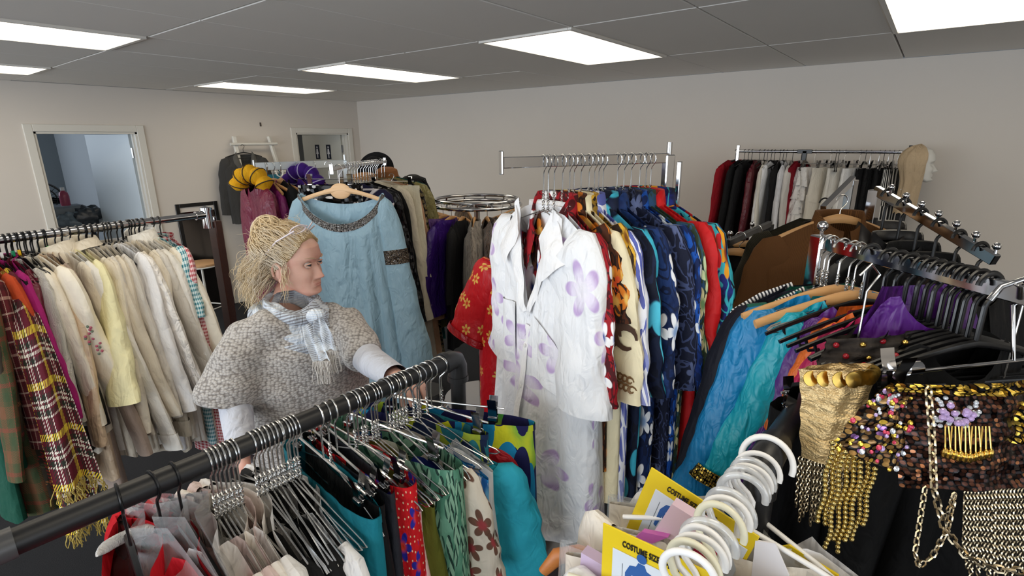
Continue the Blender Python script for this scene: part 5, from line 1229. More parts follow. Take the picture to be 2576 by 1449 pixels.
def head_pt(a, z):
    F, B, W = np.interp(z, zk, Fk), np.interp(z, zk, Bk), np.interp(z, zk, Wk)
    c, s = math.cos(a), math.sin(a); x = (F if c > 0 else B)*math.copysign(abs(c)**(.86 if c > 0 else .9), c); y = W*math.copysign(abs(s)**.9, s)
    if c > 0:
        g = lambda dy, dz, sy, sz: math.exp(-((abs(y) - dy)/sy)**2 - ((z - dz)/sz)**2)
        nose = 0.0
        if -.056 < z < .006:
            k = (.006 - z)/.048; h = .029*min(1, k)**1.0
            if z < -.044: h *= max(0, 1 - (-.044 - z)/.012)**.7
            nose = h*math.exp(-(y/(.007 + .0075*min(1, max(0, k))))**2)
        x += nose
        x += .0055*math.exp(-((z + .046)/.006)**2 - ((abs(y) - .0125)/.006)**2)     # nostril wings
        x += -.0125*g(.031, .000, .0135, .0105) + .0035*g(.033, .021, .018, .006)    # sockets, brow
        x += .0065*g(.038, -.034, .018, .018) + .003*g(.030, -.085, .02, .015)        # cheek, jowl
        x += (.0042*math.exp(-((z + .0685)/.0042)**2) + .0045*math.exp(-((z + .0765)/.005)**2) - .0022*math.exp(-((z + .0725)/.0018)**2))*math.exp(-(y/.021)**4)
        x += -.0015*math.exp(-((z + .088)/.006)**2 - (y/.02)**2) + .006*math.exp(-((z + .102)/.010)**2 - (y/.018)**2)
        x += -.0025*math.exp(-((z + .058)/.006)**2 - (y/.004)**2)                    # philtrum
        x += -.0012*math.exp(-((abs(y) - .024 - (-.05 - z)*.25)/.004)**2 - ((z + .055)/.018)**2)   # smile fold
    if z < -.055: z = z + (-.055 - z)*min(.72, max(0.0, (.062 - x)/.11))
    return Vector((x, y, z))
na, nz_ = 110, 92
aa = np.concatenate([np.linspace(-PI, -1.2, 22, endpoint=False), np.linspace(-1.2, 1.2, 66, endpoint=False), np.linspace(1.2, PI, 23)])
zz = np.linspace(-.125, .1149, nz_)
hb = MB(); HG = [[HM @ head_pt(a, z) for a in aa] for z in zz]; hb.grid(np.array([[tuple(p) for p in r] for r in HG]))
hb.add([tuple(p) for p in HG[-1]], [tuple(range(len(aa) - 1))])
# ears
def ear(sd):
    rows = []
    for i in range(15):
        u = i/14; ring = []
        ang = -2.0 + 4.6*u
        for j in range(9):
            b = 2*PI*j/8; R_ = .024 + .005*math.cos(ang - .4); rad = .0042
            cx = -.012 + R_*.72*math.cos(ang + PI*.5)*-1; cz = -.028 + R_*1.25*math.sin(ang + PI*.5)
            n = Vector((math.cos(ang + PI*.5)*-1, 0, math.sin(ang + PI*.5)))
            ring.append(HM @ (Vector((cx, sd*(.078 + .008*abs(math.cos(ang*.5))), cz)) + n*(rad*math.cos(b)) + Vector((0, sd*rad*math.sin(b), 0))))
        rows.append([tuple(p) for p in ring])
    hb.grid(np.array(rows))
    hb.ball(HM @ Vector((-.011, sd*.072, -.028)), .019, 14, 10, (.75, .45, 1.15)); hb.ball(HM @ Vector((-.005, sd*.076, -.052)), .009, 10, 8, (.8, .7, 1.1))
for sd in (-1, 1): ear(sd)
# torso, neck, arms, hands and legs grow from one skinned skeleton
NB = LP(735, 792, .0); NT_ = LP(728, 735, .02)
SR_, SL_ = LP(632, 828, -.10), LP(862, 800, .10)          # her right (nearer the camera), her left
ELR, WRR = LP(590, 1000, -.12), LP(612, 1165, -.26)
ELL, WRL = LP(925, 905, -.05), LP(1000, 950, -.36)
HIP = Vector((NB.x + .02, .03, .92)); CH = Vector(((SR_.x + SL_.x)/2, (SR_.y + SL_.y)/2 + .01, NB.z - .16)); WA = Vector((CH.x + .01, CH.y + .02, 1.06))
V = []; E = []; Rr = []
def bv(p, r, par=None):
    V.append(Vector(p)); Rr.append(r); i = len(V) - 1
    if par is not None: E.append((par, i))
    return i
root = bv(HIP, (.15, .12)); wa = bv(WA, (.135, .105), root); ch = bv(CH, (.15, .115), wa); nb = bv(NB, (.062, .06), ch); nt = bv(NT_, (.05, .054), nb); bv(HM @ Vector((-.015, 0, -.06)), (.045, .05), nt)
def hand(wr, dirv, palm_n, side, par):
    d = Vector(dirv).normalized(); n = Vector(palm_n); n = (n - d*n.dot(d)).normalized(); s = d.cross(n)*side
    pm = bv(Vector(wr) + d*.045, (.026, .014), par); kn = bv(Vector(wr) + d*.082, (.032, .013), pm)
    for k, (off, L) in enumerate(((-.030, .068), (-.010, .078), (.010, .074), (.029, .058))):
        b = bv(Vector(wr) + d*.085 + s*off, (.0088, .0088), kn); m1 = bv(V[b] + d*L*.42 + n*.010, (.0085, .0085), b); m2 = bv(V[m1] + d*L*.26 + n*.020, (.0075, .0075), m1); bv(V[m2] + d*L*.12 + n*.022, (.0062, .0062), m2)
    t1 = bv(Vector(wr) + d*.035 - s*.032, (.011, .011), pm); t2 = bv(V[t1] + d*.03 - s*.014 + n*.012, (.0095, .0095), t1); bv(V[t2] + d*.026 + n*.014, (.0075, .0075), t2)
for S, El, Wr, sg in ((SR_, ELR, WRR, 1), (SL_, ELL, WRL, -1)):
    s = bv(S, (.058, .056), ch); e = bv(El, (.042, .04), s); e2 = bv(El.lerp(Wr, .5), (.036, .034), e); w = bv(Wr, (.025, .02), e2); d = (Wr - El).normalized()
    hand(Wr, d, Vector((0, 0, -1)) if sg < 0 else Vector((.7, .3, 0)), sg, w)
for sx in (-1, 1):
    hp = bv(HIP + Vector((sx*.085, 0, -.06)), (.09, .09), root); kn = bv(HIP + Vector((sx*.09, -.02, -.46)), (.06, .06), hp); an = bv(HIP + Vector((sx*.095, .0, -.84)), (.04, .045), kn); bv(HIP + Vector((sx*.1 + .02, -.12, -.885)), (.035, .03), an)
sk_me = bpy.data.meshes.new('body_skeleton'); sk_me.from_pydata([tuple(v) for v in V], E, []); sk_o = bpy.data.objects.new('body_skeleton', sk_me); COL.objects.link(sk_o)
md = sk_o.modifiers.new('skin', 'SKIN'); 
for i, r in enumerate(Rr): sk_me.skin_vertices[0].data[i].radius = r
sk_me.skin_vertices[0].data[0].use_root = True
sd_ = sk_o.modifiers.new('sub', 'SUBSURF'); sd_.levels = 2
bpy.context.view_layer.update()
ev = sk_o.evaluated_get(bpy.context.evaluated_depsgraph_get()); tmp = bpy.data.meshes.new_from_object(ev)
hb.add([tuple(v.co) for v in tmp.vertices], [tuple(p.vertices) for p in tmp.polygons]); bpy.data.objects.remove(sk_o)
body = hb.build('body', skin, person, auto=False); recalc(body)
# eyes, brows, lips
eye_w = simple('eye_white', 'b4aaa2', .2); iris = simple('iris', '2a3238', .12); lipm = simple('lips', 'cc9082', .5); browm = simple('brow', 'b09478', .8); lash = simple('lash', '4a3a30', .7)
def hm(*p): return HM @ Vector(p)
for sd in (-1, 1):
    b = MB(); b.ball(hm(.0705, sd*.031, .0), .0118, 18, 12); e = b.build('eye', eye_w, person)
    m = MB(); m.ball(hm(.0768, sd*.0315 - .0012, .0), .0080, 16, 10); m.build('iris', iris, e)
    m = MB()
    for zz_, sg in ((.0062, 1), (-.0064, -1)):
        m.tube([hm(.0835 - .010*abs(t_)**2 - .004*(t_*sd > .5), sd*.031 + .0155*t_, zz_*(1 - t_*t_) + .0005) for t_ in np.linspace(-1, 1, 9)], [.0016, .0026, .0030, .0031, .0031, .0031, .0030, .0026, .0016], 8)
    m.build('eyelid', skin, e)
    m = MB(); m.tube([hm(.0855 - .0095*abs(t_)**2, sd*.031 + .016*t_, .0046*(1 - t_*t_) + .0002) for t_ in np.linspace(-1, 1, 9)], .0009, 5); m.build('eyelash', lash, e)
    m = MB(); m.tube([hm(head_pt(math.atan2(sd*(.014 + .036*t_), .08), 0.0).x*0 + .0955 - .028*t_**2, sd*(.014 + .038*t_), .0205 + .006*math.sin(t_*2.4)) for t_ in np.linspace(0, 1, 8)], [.0012, .0018, .002, .002, .0018, .0014, .001, .0006], 6); m.build('eyebrow', browm, person)
m = MB()
for z0, h, up in ((-.0695, .0030, 1), (-.0762, .0036, -1)):
    rows = []
    for t_ in np.linspace(-1, 1, 17):
        y = .0225*t_; a = math.asin(max(-1, min(1, y/.07))); row = []
        for q in np.linspace(-1, 1, 6):
            z = z0 + .004*t_**2 + h*q*(1 - t_*t_)**.6 - .0015*(abs(t_)**2)*(-1) + (.001 if up > 0 else 0)*math.cos(t_*6); p = head_pt(a*1.0, z); row.append(tuple(HM @ Vector((p.x + .0011*(1 - q*q)*(1 - t_*t_) + .0002, p.y, z))))
        rows.append(row)
    m.grid(np.array(rows))
m.build('lips', lipm, person, auto=False)
# hair: scalp shell, swept locks, knot and loose curls
def _hair():
    t = NT('hair'); o = t.obj(); n1 = t.noise(o, 40, 3, .6); n2 = t.noise(o, 260, 2, .7)
    col = t.mix(n1, C('b09468'), C('ead9b8')); col = t.mix(t.math('MULTIPLY', t.step(t.noise(o, 12, 2), .55, .12), .5), col, C('d0cbc4'))
    return t.done(col, .42, 0, t.bump(n2, .3, .002), .4)
hairm = _hair()
hr = thing('hair', '', '') if False else None
sh = MB(); rows = []
for z in np.linspace(-.075, .1149, 40):
    row = []
    for a in np.linspace(-PI, PI, 73):
        lim = np.interp(z, [-.075, -.05, -.02, .02, .05, .075, .09, .115], [PI, 2.15, 1.75, 1.30, 1.02, .72, .0, .0]); aa_ = math.copysign(max(abs(a), lim), a); p = head_pt(aa_, z); n = Vector((p.x*.9, p.y, (z - 0)*.8)).normalized()
        off = .0025 + .004*sstep((abs(aa_) - lim)/.25) + .002*math.sin(aa_*17 + z*90)*sstep((abs(aa_) - lim)/.3)
        row.append(tuple(HM @ (p + n*off)))
    rows.append(row)
sh.grid(np.array(rows)); hair = sh.build('hair', simple('hair_base', 'a88c62', .6, 0, .3, .5, 160., .3), person, auto=False)  # shell coloured darker than the locks, painted shade for depth
rh = random.Random(5); lk = MB()
def strand(p0, p1, p2, r, wav, ph, n=12, tw=2.2):
    pts = []
    for i in range(n + 1):
        t_ = i/n; p = p0*(1-t_)**2 + p1*2*t_*(1-t_) + p2*t_*t_; d = (p2 - p0).normalized(); u = d.orthogonal().normalized(); v = d.cross(u)
        w = wav*math.sin(min(1, t_*3)*PI/2); pts.append(p + u*(w*math.sin(tw*PI*t_*2 + ph)) + v*(w*math.cos(tw*PI*t_*2 + ph*1.3)))
    lk.tube([HM @ q for q in pts], [r*(.9 if i < n*.75 else .9*(1 - (i/n - .75)/.25*.85)) for i in range(n + 1)], 4, cap=False)
KNOT = Vector((-.098, .0, .088))
for k in range(1300):                                   # swept from the hairline to the knot
    z = rh.uniform(-.045, .10); sd = rh.choice((-1, 1)); lim = np.interp(z, [-.05, -.02, .02, .05, .075, .09, .115], [2.15, 1.75, 1.30, 1.02, .72, .2, .0]); a = sd*(lim - .02 + rh.random()**2*.8*(1 if z < .09 else 2.5)); p = head_pt(a, z); n = Vector((p.x*.9, p.y, z)).normalized()
    p0 = p + n*rh.uniform(.003, .011); e = KNOT + Vector((rh.uniform(-.03, .02), rh.uniform(-.035, .035), rh.uniform(-.05, .03))); mid = (p0 + e)/2; mid = mid + Vector((mid.x*.9, mid.y*1.3, mid.z*.7)).normalized()*(rh.uniform(.030, .060) + .5*abs(p0.y))
    strand(p0, mid, e, rh.uniform(.0007, .0015), rh.uniform(.002, .006), rh.uniform(0, 6), 12, rh.uniform(.8, 1.6))
for k in range(260):                                   # knot
    a, b = rh.uniform(0, 6.28), rh.uniform(-1, 1); R_ = rh.uniform(.030, .056); c = KNOT + Vector((0, 0, .012)); ax = Vector((rh.gauss(0, 1), rh.gauss(0, 1), rh.gauss(0, 1))).normalized(); u = ax.orthogonal().normalized(); v = ax.cross(u); a0 = rh.uniform(0, 6)
    lk.tube([HM @ (c + (u*math.cos(a0 + t_*2.6) + v*math.sin(a0 + t_*2.6))*R_*Vector((1, 1, .9)).length/1.68 + ax*rh.uniform(-.002, .002)) for t_ in np.linspace(0, 1, 10)], [.0022*(.5 + math.sin(PI*i/9)*.6) for i in range(10)], 5)
for k in range(800):                                   # loose curls at the back and over the ear
    a = rh.choice((-1, 1))*rh.uniform(1.75, PI); z = rh.uniform(-.06, .05); p = head_pt(a, z); n = Vector((p.x, p.y, 0)).normalized(); p0 = p + n*rh.uniform(.008, .045)
    L = rh.uniform(.06, .14); e = p0 + Vector((-.025 - rh.uniform(0, .05), n.y*rh.uniform(0, .03), -L)); strand(p0, (p0 + e)/2 + n*rh.uniform(.015, .055), e, rh.uniform(.0005, .0012), rh.uniform(.004, .011), rh.uniform(0, 6), 16, rh.uniform(.9, 1.9))
for sd in (-1, 1):
    for k in range(16):                                # wisps in front of the ear and over the temple
        p = head_pt(sd*rh.uniform(1.25, 1.5), rh.uniform(-.01, .03)); p0 = p + Vector((0, sd*.008, 0)); e = p0 + Vector((rh.uniform(-.02, .012), sd*rh.uniform(.0, .012), -rh.uniform(.07, .15))); strand(p0, (p0 + e)/2 + Vector((.008, sd*.012, 0)), e, .001, .006, rh.uniform(0, 6), 18, rh.uniform(1.2, 2.0))
for k in range(60):                                    # flyaways
    a = rh.choice((-1, 1))*rh.uniform(1.3, PI); z = rh.uniform(.03, .11); p = head_pt(a, z); n = Vector((p.x, p.y, z)).normalized(); e = p + n*rh.uniform(.03, .05) + Vector((rh.uniform(-.06, 0), rh.uniform(-.03, .03), rh.uniform(-.02, .02))); strand(p + n*.01, p + n*.04, e, .0007, .005, rh.uniform(0, 6), 14)
lk.build('locks', hairm, hair)
# spectacles pushed up on the head
gl = thing('spectacles', 'pale clear-rimmed spectacles pushed up on the blonde hair', 'spectacles', PM @ HEAD, PYAW); gM = Matrix.Rotation(HYAW, 4, 'Z')
def g_(*p): return gM @ Vector(p)
gm = simple('clear_frame', 'd8cdd2', .2)
for sd in (-1, 1):
    fr = MB().tube([g_(.052 + .012*math.cos(a) - .012*math.sin(a), sd*.033 + .026*math.sin(a)*0 + sd*.024*math.sin(a), .119 + .014*math.cos(a)*1.1) for a in np.linspace(0, 2*PI, 25)[:-1]], .0022, 8, closed=True).build('rim', gm, gl)
    ln = MB(); ln.add([tuple(g_(.052 + .0115*math.cos(a) - .0115*math.sin(a)*1.0, sd*.033 + sd*.0235*math.sin(a), .119 + .0135*math.cos(a)*1.1)) for a in np.linspace(0, 2*PI, 25)[:-1]], [tuple(range(24))]); ln.build('lens', clear_plastic('e8e4ea', .25, .03), gl, auto=False)
    MB().tube([g_(.055, sd*.060, .118), g_(.0, sd*.085, .085), g_(-.055, sd*.088, .030), g_(-.068, sd*.084, .012)], .0026, 8, flat=((0, 1, 0), .6)).build('temple_arm', gm, gl)
MB().tube([g_(.06, -.010, .124), g_(.064, 0, .128), g_(.06, .010, .124)], .002, 8).build('bridge', gm, gl)
# ---- clothes (meshes that follow the body)
def _knit():
    t = NT('chunky_knit'); v = t.uv(); x, y, z = t.sep(t.map(v, (105, 105, 1)))
    row = t.math('SINE', t.math('MULTIPLY', t.math('ADD', y, t.math('MULTIPLY', t.math('SINE', t.math('MULTIPLY', x, 6.283)), .28)), 6.283))
    vo = t.vor(t.map(t.obj(), (88, 88, 135)), 1.0, rand=.6, dims='3D'); d = vo.outputs['Distance']
    fz = t.noise(t.obj(), 420, 3, .8); n2 = t.noise(t.obj(), 22, 3, .6)
    h = t.math('ADD', t.math('MULTIPLY', t.math('SUBTRACT', 1.0, d), 1.0), t.math('MULTIPLY', fz, .5))
    col = t.mix(t.step(d, .55, .22), t.mix(n2, C('cfc8c1'), C('e6e1dc')), C('8d847e')); col = t.mix(t.math('MULTIPLY', t.step(fz, .62, .05), .6), col, C('f2efec'))
    return t.done(col, .95, 0, t.bump(h, .9, .009), .15, .5)
knit = _knit(); sleevem = cloth('c9ccd6', .85, .2, .5); denim = cloth('2a2e3a', .85, .1, .3)
def ell_tube(pts, rads, n=28):
    """pts with (rx, ry) section; section axes: x across, y depth, kept upright"""
    m = MB(); rows = []
    for i, p in enumerate(pts):
        a = pts[max(0, i-1)]; b = pts[min(len(pts)-1, i+1)]; t_ = (Vector(b) - Vector(a)).normalized(); u = Vector((1, 0, 0)); u = (u - t_*u.dot(t_)); u = u.normalized() if u.length > .2 else (Vector((0, 0, 1)) - t_*t_.z).normalized(); v = t_.cross(u); rx, ry = rads[i]
        rows.append([tuple(Vector(p) + u*(rx*math.cos(2*PI*j/n)) + v*(ry*math.sin(2*PI*j/n))) for j in range(n)])
    return rows
def capsule(mb, rows):
    n = len(rows[0]); o = len(mb.V); V_ = [p for r in rows for p in r]; F_ = [(i*n + j, i*n + (j+1) % n, (i+1)*n + (j+1) % n, (i+1)*n + j) for i in range(len(rows)-1) for j in range(n)]
    F_ += [tuple(range(n-1, -1, -1)), tuple((len(rows)-1)*n + j for j in range(n))]; mb.add(V_, F_)
swm = MB()
tw_ = math.atan2(SL_.y - SR_.y, SL_.x - SR_.x)
def turn(rows, c, ang):
    R_ = Matrix.Rotation(ang, 3, 'Z'); return [[tuple(R_ @ (Vector(p) - Vector((c.x, c.y, 0))) + Vector((c.x, c.y, 0))) for p in r] for r in rows]
tor = [(CH.x, CH.y, z) for z in (.80, .90, 1.00, 1.10, 1.16, 1.21, 1.265, NB.z - .035, NB.z - .005)]
capsule(swm, turn(ell_tube(tor, [(.235, .165), (.23, .16), (.22, .155), (.215, .15), (.21, .148), (.195, .135), (.16, .11), (.10, .085), (.07, .07)]), CH, tw_))
for S, El, Wr, k in ((SR_, ELR, WRR, 0), (SL_, ELL, WRL, 1)):
    inn = CH.lerp(S, .5) + Vector((0, 0, .035)); 
    end = El + (El - S)*(.12 if k == 0 else -.02); side = Vector((-.02, 0, 0)) if k == 0 else Vector((0, 0, 0))
    pts = [inn, S.lerp(inn, .4) + Vector((0, 0, .0)), S + Vector((0, 0, -.03)), S.lerp(El, .35) + side*.5, S.lerp(El, .7) + side, end + side]
    r_ = [(.09, .08), (.082, .08), (.076, .076), (.082, .082), (.092, .095), (.10, .105)] if k == 0 else [(.09, .08), (.082, .078), (.074, .074), (.074, .074), (.072, .072), (.070, .070)]
    capsule(swm, ell_tube(pts, r_))
swo = swm.build('sweater_base', knit, None); rm = swo.modifiers.new('r', 'REMESH'); rm.mode = 'VOXEL'; rm.voxel_size = .011; sm = swo.modifiers.new('s', 'SMOOTH'); sm.iterations = 10; sm.factor = .6
bpy.context.view_layer.update(); me = bpy.data.meshes.new_from_object(swo.evaluated_get(bpy.context.evaluated_depsgraph_get())); bpy.data.objects.remove(swo)
co = np.empty(len(me.vertices)*3, np.float32); me.vertices.foreach_get('co', co); co = co.reshape(-1, 3); nr_ = np.empty(len(me.vertices)*3, np.float32); me.vertices.foreach_get('normal', nr_); nr_ = nr_.reshape(-1, 3)
co += nr_*(.0045*np.sin(co[:, 0:1]*38 + co[:, 2:3]*26) + .004*np.sin(co[:, 2:3]*47 + co[:, 1:2]*33)); me.vertices.foreach_set('co', co.ravel())
l = me.uv_layers.new(name='UVMap'); vi = np.empty(len(me.loops), np.int32); me.loops.foreach_get('vertex_index', vi); uvs = np.stack([np.arctan2(co[:, 1] - CH.y, co[:, 0] - CH.x)*.2, co[:, 2]], -1)[vi]; l.data.foreach_set('uv', uvs.ravel().astype(np.float32))
me.polygons.foreach_set('use_smooth', [True]*len(me.polygons)); me.materials.clear(); me.update(); sweater = link_mesh('sweater', me, knit, person)
for S, El, Wr, k in ((SR_, ELR, WRR, 0), (SL_, ELL, WRL, 1)):
    pts = [El.lerp(S, .3), El, El.lerp(Wr, .33), El.lerp(Wr, .66), El.lerp(Wr, .97)]; rows = ell_tube(pts, [(.056, .056), (.054, .052), (.049, .047), (.043, .041), (.037, .035)], 22)
    m = MB(); n = 22; m.add([p for r in rows for p in r], [(i*n + j, i*n + (j+1) % n, (i+1)*n + (j+1) % n, (i+1)*n + j) for i in range(4) for j in range(n)]); o = m.build('shirt_sleeve', sleevem, person, auto=False)
    sb = o.modifiers.new('sub', 'SUBSURF'); sb.levels = 2; sb.render_levels = 2
tr = MB(); capsule(tr, ell_tube([HIP + Vector((0, 0, .10)), HIP, HIP + Vector((0, 0, -.08))], [(.175, .135), (.185, .14), (.15, .12)])); 
for sx in (-1, 1): capsule(tr, ell_tube([HIP + Vector((sx*.085, 0, -.02)), HIP + Vector((sx*.09, -.02, -.45)), HIP + Vector((sx*.095, 0, -.87))], [(.10, .105), (.075, .08), (.06, .07)]))
tr.build('trousers', denim, person, auto=False)
for sx in (-1, 1):
    c = HIP + Vector((sx*.1, -.05, -.92)); m = MB(); m.ball((c.x, c.y, .045), .05, 18, 12, (.95, 2.6, .9)); o = m.build('shoe', black_plastic, person)
# scarf
def _scarf():
    t = NT('scarf'); x, y, z = t.sep(t.uv()); s1 = t.math('SINE', t.math('MULTIPLY', y, 900.)); big = t.noise(t.uv(), 9, 2)
    col = t.mix(t.step(s1, .1, .35), C('c8d2de'), t.mix(t.step(big, .5, .06), C('8f9098'), C('dfe4ea')))
    return _cloth_finish(t, col, .85, .2, .5, 500, 0, 10)
scm = _scarf(); sc = thing('scarf', 'pale blue and grey striped scarf wound around the neck, with a fringed end', 'scarf', PO, PYAW)
NC = Vector((NB.x + .005, NB.y + .0, 0))
def loop(z0, R0, R1, w, tilt, seed, a0=0, a1=2*PI, name='wrap', yoff=0):
    r = np.random.RandomState(seed); rows = []; uv = []; nA = 64; nC = 22
    for i in range(nA + 1):
        a = a0 + (a1 - a0)*i/nA; row = []; ur = []
        for j in range(nC):
            b = 2*PI*j/nC; fold_ = .0045*math.sin(5*b + a*2 + seed) + .0045*math.sin(3*b - a*3 + seed*2) + .003*math.sin(9*b + a)
            rr2 = w*.34 + fold_; dz = (w*.62 + fold_)*math.sin(b)
            R_ = R0 + rr2*math.cos(b) - dz*.25; x = R_*math.cos(a); y = (R1/R0)*R_*math.sin(a)
            z = z0 + dz + tilt*math.cos(a + .75) + .008*math.sin(3*a + seed); row.append((NC.x + x, NC.y + y + yoff, z)); ur.append((a*.12, b*.03 + seed*.4 + .02*math.sin(a*2)))
        row.append(row[0]); ur.append((ur[0][0], ur[0][1] + 2*PI*.03)); rows.append(row); uv.append(ur)
    MB().grid(np.array(rows), np.array(uv)).build(name, scm, sc, auto=False)
loop(NB.z + .016, .088, .084, .07, -.022, 1); loop(NB.z - .016, .112, .104, .072, -.042, 2); loop(NB.z - .042, .128, .118, .062, -.052, 5)
kp = LP(800, 800, -.13); ends = [(LP(772, 815, -.15), LP(812, 905, -.19), .055, 3), (LP(805, 800, -.15), LP(825, 880, -.18), .06, 4)]
m = MB(); m.ball(kp + Vector((-.01, .015, .0)), .028, 18, 12, (1.25, .7, 1.0)); kn_ = m.build('knot', scm, sc)
for a, b, w, seed in ends:
    rows = []; uv = []
    for i in range(17):
        t_ = i/16; c = a.lerp(b, t_); ww = w*(.55 + .45*min(1, t_*2.2)); row = []; ur = []
        for j in range(15):
            u = j/14 - .5; row.append((c.x + u*ww, c.y + .007*math.sin(u*13 + seed + t_*2) - .006, c.z + .004*math.sin(u*6))); ur.append((u*.1, t_*.14 + seed))
        rows.append(row); uv.append(ur)
    e = MB().grid(np.array(rows), np.array(uv)).build('scarf_end', scm, sc, auto=False); fm = MB(); r2 = random.Random(seed)
    for j in range(26):
        p = Vector(rows[-1][0]).lerp(Vector(rows[-1][-1]), j/25); pts = [p]
        for k in range(6): p = p + Vector((r2.uniform(-.004, .0045), r2.uniform(-.003, .003), -.0125)); pts.append(p)
        fm.tube(pts, .0011, 5)
    fm.build('fringe', simple('scarf_fringe', 'cfc9c2', .9), e)
# ------------------------------------------------------------------ right side racks: dance costumes, jackets
def ball_on(t, p, r=.011, name='ball_stop'): m = MB(); m.tube([p, Vector(p) + Vector((0, 0, .016))], .004, 8); m.ball(Vector(p) + Vector((0, 0, .024)), r, 14, 10); return m.build(name, chrome, t)
RA6 = at_z(2075, 612, 1.66); RB6 = at_z(2576, 742, 1.66); d6 = (RB6 - RA6).normalized(); RE6 = RB6 + d6*.16; y6 = math.atan2(d6.y, d6.x) + PI/2
rk6 = rack_post('clothes_rack', 'chrome rack with square arm holding turquoise and purple dance costumes, right', RA6 - d6*.015 + Vector((0, 0, .016)), [(RA6 - d6*.015, RE6, .03)], peg=False, pw=.034)
ball_on(rk6, Vector((0, 0, RA6.z + .014)), .012, 'finial')
R6R = .021; G6 = 'dance costumes on the right chrome rack'
hw6 = make_hanger('wire', R6R, .10, .2, .05, label='wire hanger at the post end of the dance costume rack', group='wire hangers on the dance costume rack')
hb6 = make_hanger('thick', R6R, .10, .215, .06, label='thick black plastic hanger on the dance costume rack', group='black hangers on the dance costume rack')
hd6 = make_hanger('wood', R6R, .10, .22, .05, label='wooden hanger on the dance costume rack', group='wooden hangers on the dance costume rack')
_p6 = {'wire': hw6, 'plastic': hb6, 'wood': hd6}; _u6 = set(); _d6 = {k: v['label'] for k, v in _p6.items()}
def hang6(kind, px, dy=0.0, lab=None):
    p = rail_at(RA6, RB6, px); yw = y6 + dy
    if kind not in _u6: h = _p6[kind]; h.location = p; h.rotation_euler = (0, 0, yw); _u6.add(kind)
    else: h = copy_thing(_p6[kind], p, yw, _d6[kind])
    if lab: h['label'] = lab
    return p, yw
braid = stripes('d8d4d0', '2a2a30', 120., .5, False); goldseq = sequins('8a6a1c', 'e8c860', 140., None, .85); turq = satin('0f94a8', .42, .5); azure = satin('0f78b0', .45, .5); violet = satin('4a1c6e', .42, .5); emer = satin('0e5a48', .45)
def cost(px, lab, mat, kind='wire', dy=0.0, **o):
    p, yw = hang6(kind, px, dy, o.pop('hl', None)); nm = o.pop('nm', 'tunic'); o.setdefault('top', .098); o.setdefault('W', .215); o.setdefault('L', .7); o.setdefault('sleeve', .5); o.setdefault('sr', (.07, .055)); o.setdefault('sout', .34); o.setdefault('T', .035); o.setdefault('sflat', .7)
    return garment(nm, lab, 'costume', p, yw, mat, group=G6, **o)
nj, G, UV = cost(2082, 'black embroidered jacket edged with white braid, left end of the dance costumes', cloth('10121e', .7, .2, .3), nm='jacket', L=.74, W=.205, hem=.26, sleeve=.52, sr=(.07, .07), sout=.2, cuff=braid, hl='wire hanger of the braided black jacket')
for dy_ in (-1, 1):
    MB().tube([(-.06, dy_*.02, -.1), (-.13, dy_*.03, -.125), (-.185, dy_*.045, -.165), (-.215, dy_*.05, -.24), (-.245, dy_*.05, -.36), (-.275, dy_*.048, -.5), (-.295, dy_*.045, -.62)], .008, 8, flat=((0, 1, 0), .5)).build('braid_edge', braid, nj)
cost(2092, 'emerald green dress with beaded front beside the braided jacket', emer, nm='dress', L=.95, W=.19, hem=.26, sleeve=.42, sout=.2, hl='wire hanger of the emerald dress')
cost(2118, 'bright azure satin tunic with loose sleeve', azure, 'wood', nm='tunic', L=.75, W=.20, sleeve=.5, sr=(.075, .075), sout=.26, hl='wooden hanger of the azure tunic, left')
tq, G, UV = cost(2160, 'turquoise satin tunic with gold sequin trim on sleeve and shoulder', turq, 'wood', nm='tunic', L=.7, W=.16, sleeve=.42, sr=(.078, .06), cuff=goldseq, sout=.36, hl='wooden hanger of the turquoise tunic')
m = MB(); zz_ = np.linspace(0, 1, 26)
rows = []
for u in zz_:
    x = -.135 + .09*u; z = -.105 - .05*(1 - u)**1.2; rows.append([(x + dx, front_y(G, x + dx, z - .02) - .012, z - .012 - dx*.3) for dx in (-.012, 0, .012)])
m.grid(np.array(rows)); m.build('shoulder_trim', goldseq, tq, auto=False)
cost(2190, 'deep violet blouse beside the turquoise tunic', violet, 'plastic', nm='blouse', L=.65, W=.125, sleeve=.40, hl='black hanger of the violet blouse')
cost(2236, 'orange chiffon top peeking from the dance costumes', satin('d8661c', .5), 'plastic', nm='top', L=.6, W=.12, sleeve=.25, hl='black hanger of the orange top')
cost(2262, 'magenta choli top behind the dark jewelled bodice', satin('b01850', .5), 'plastic', nm='top', L=.6, W=.12, sleeve=.3)
cost(2290, 'dark grey velvet jacket with gold and red beads', cloth('26221f', .8, .3, .5), 'plastic', nm='jacket', L=.5, W=.14, sleeve=0, T=.06)
cost(2340, 'purple satin wrap over a black hanger', satin('4c1470', .42), 'plastic', nm='wrap', L=.3, W=.15, sleeve=0, top=.03, drop=.12)
cost(2385, 'black jersey top, second from the right of the dance costumes', cloth('0c0c0e', .8, .2, .4), 'plastic', nm='top', L=.7, W=.15, sleeve=0)
bk, G, UV = cost(2440, 'black velvet top with yellow embroidered scrolls at the right edge', cloth('0a0a0c', .8, .2, .4), 'plastic', nm='top', L=.7, W=.15, sleeve=0)
re = random.Random(2)
for k in range(9):
    cx, cz = -.13 + .03*k, -.2 - .03*(k % 3); em = MB(); em.tube([(cx + .012*math.cos(t_)*(1 + t_*.08), front_y(G, cx + .012*math.cos(t_), cz) - .008, cz + .016*math.sin(t_)) for t_ in np.linspace(0, 7, 16)], .0013, 5); em.build('scroll_embroidery', simple('yellow_thread', 'd8cc60', .6), bk)
for px in (2120, 2145, 2160, 2184): hang6('wire', px, random.uniform(-.1, .1))
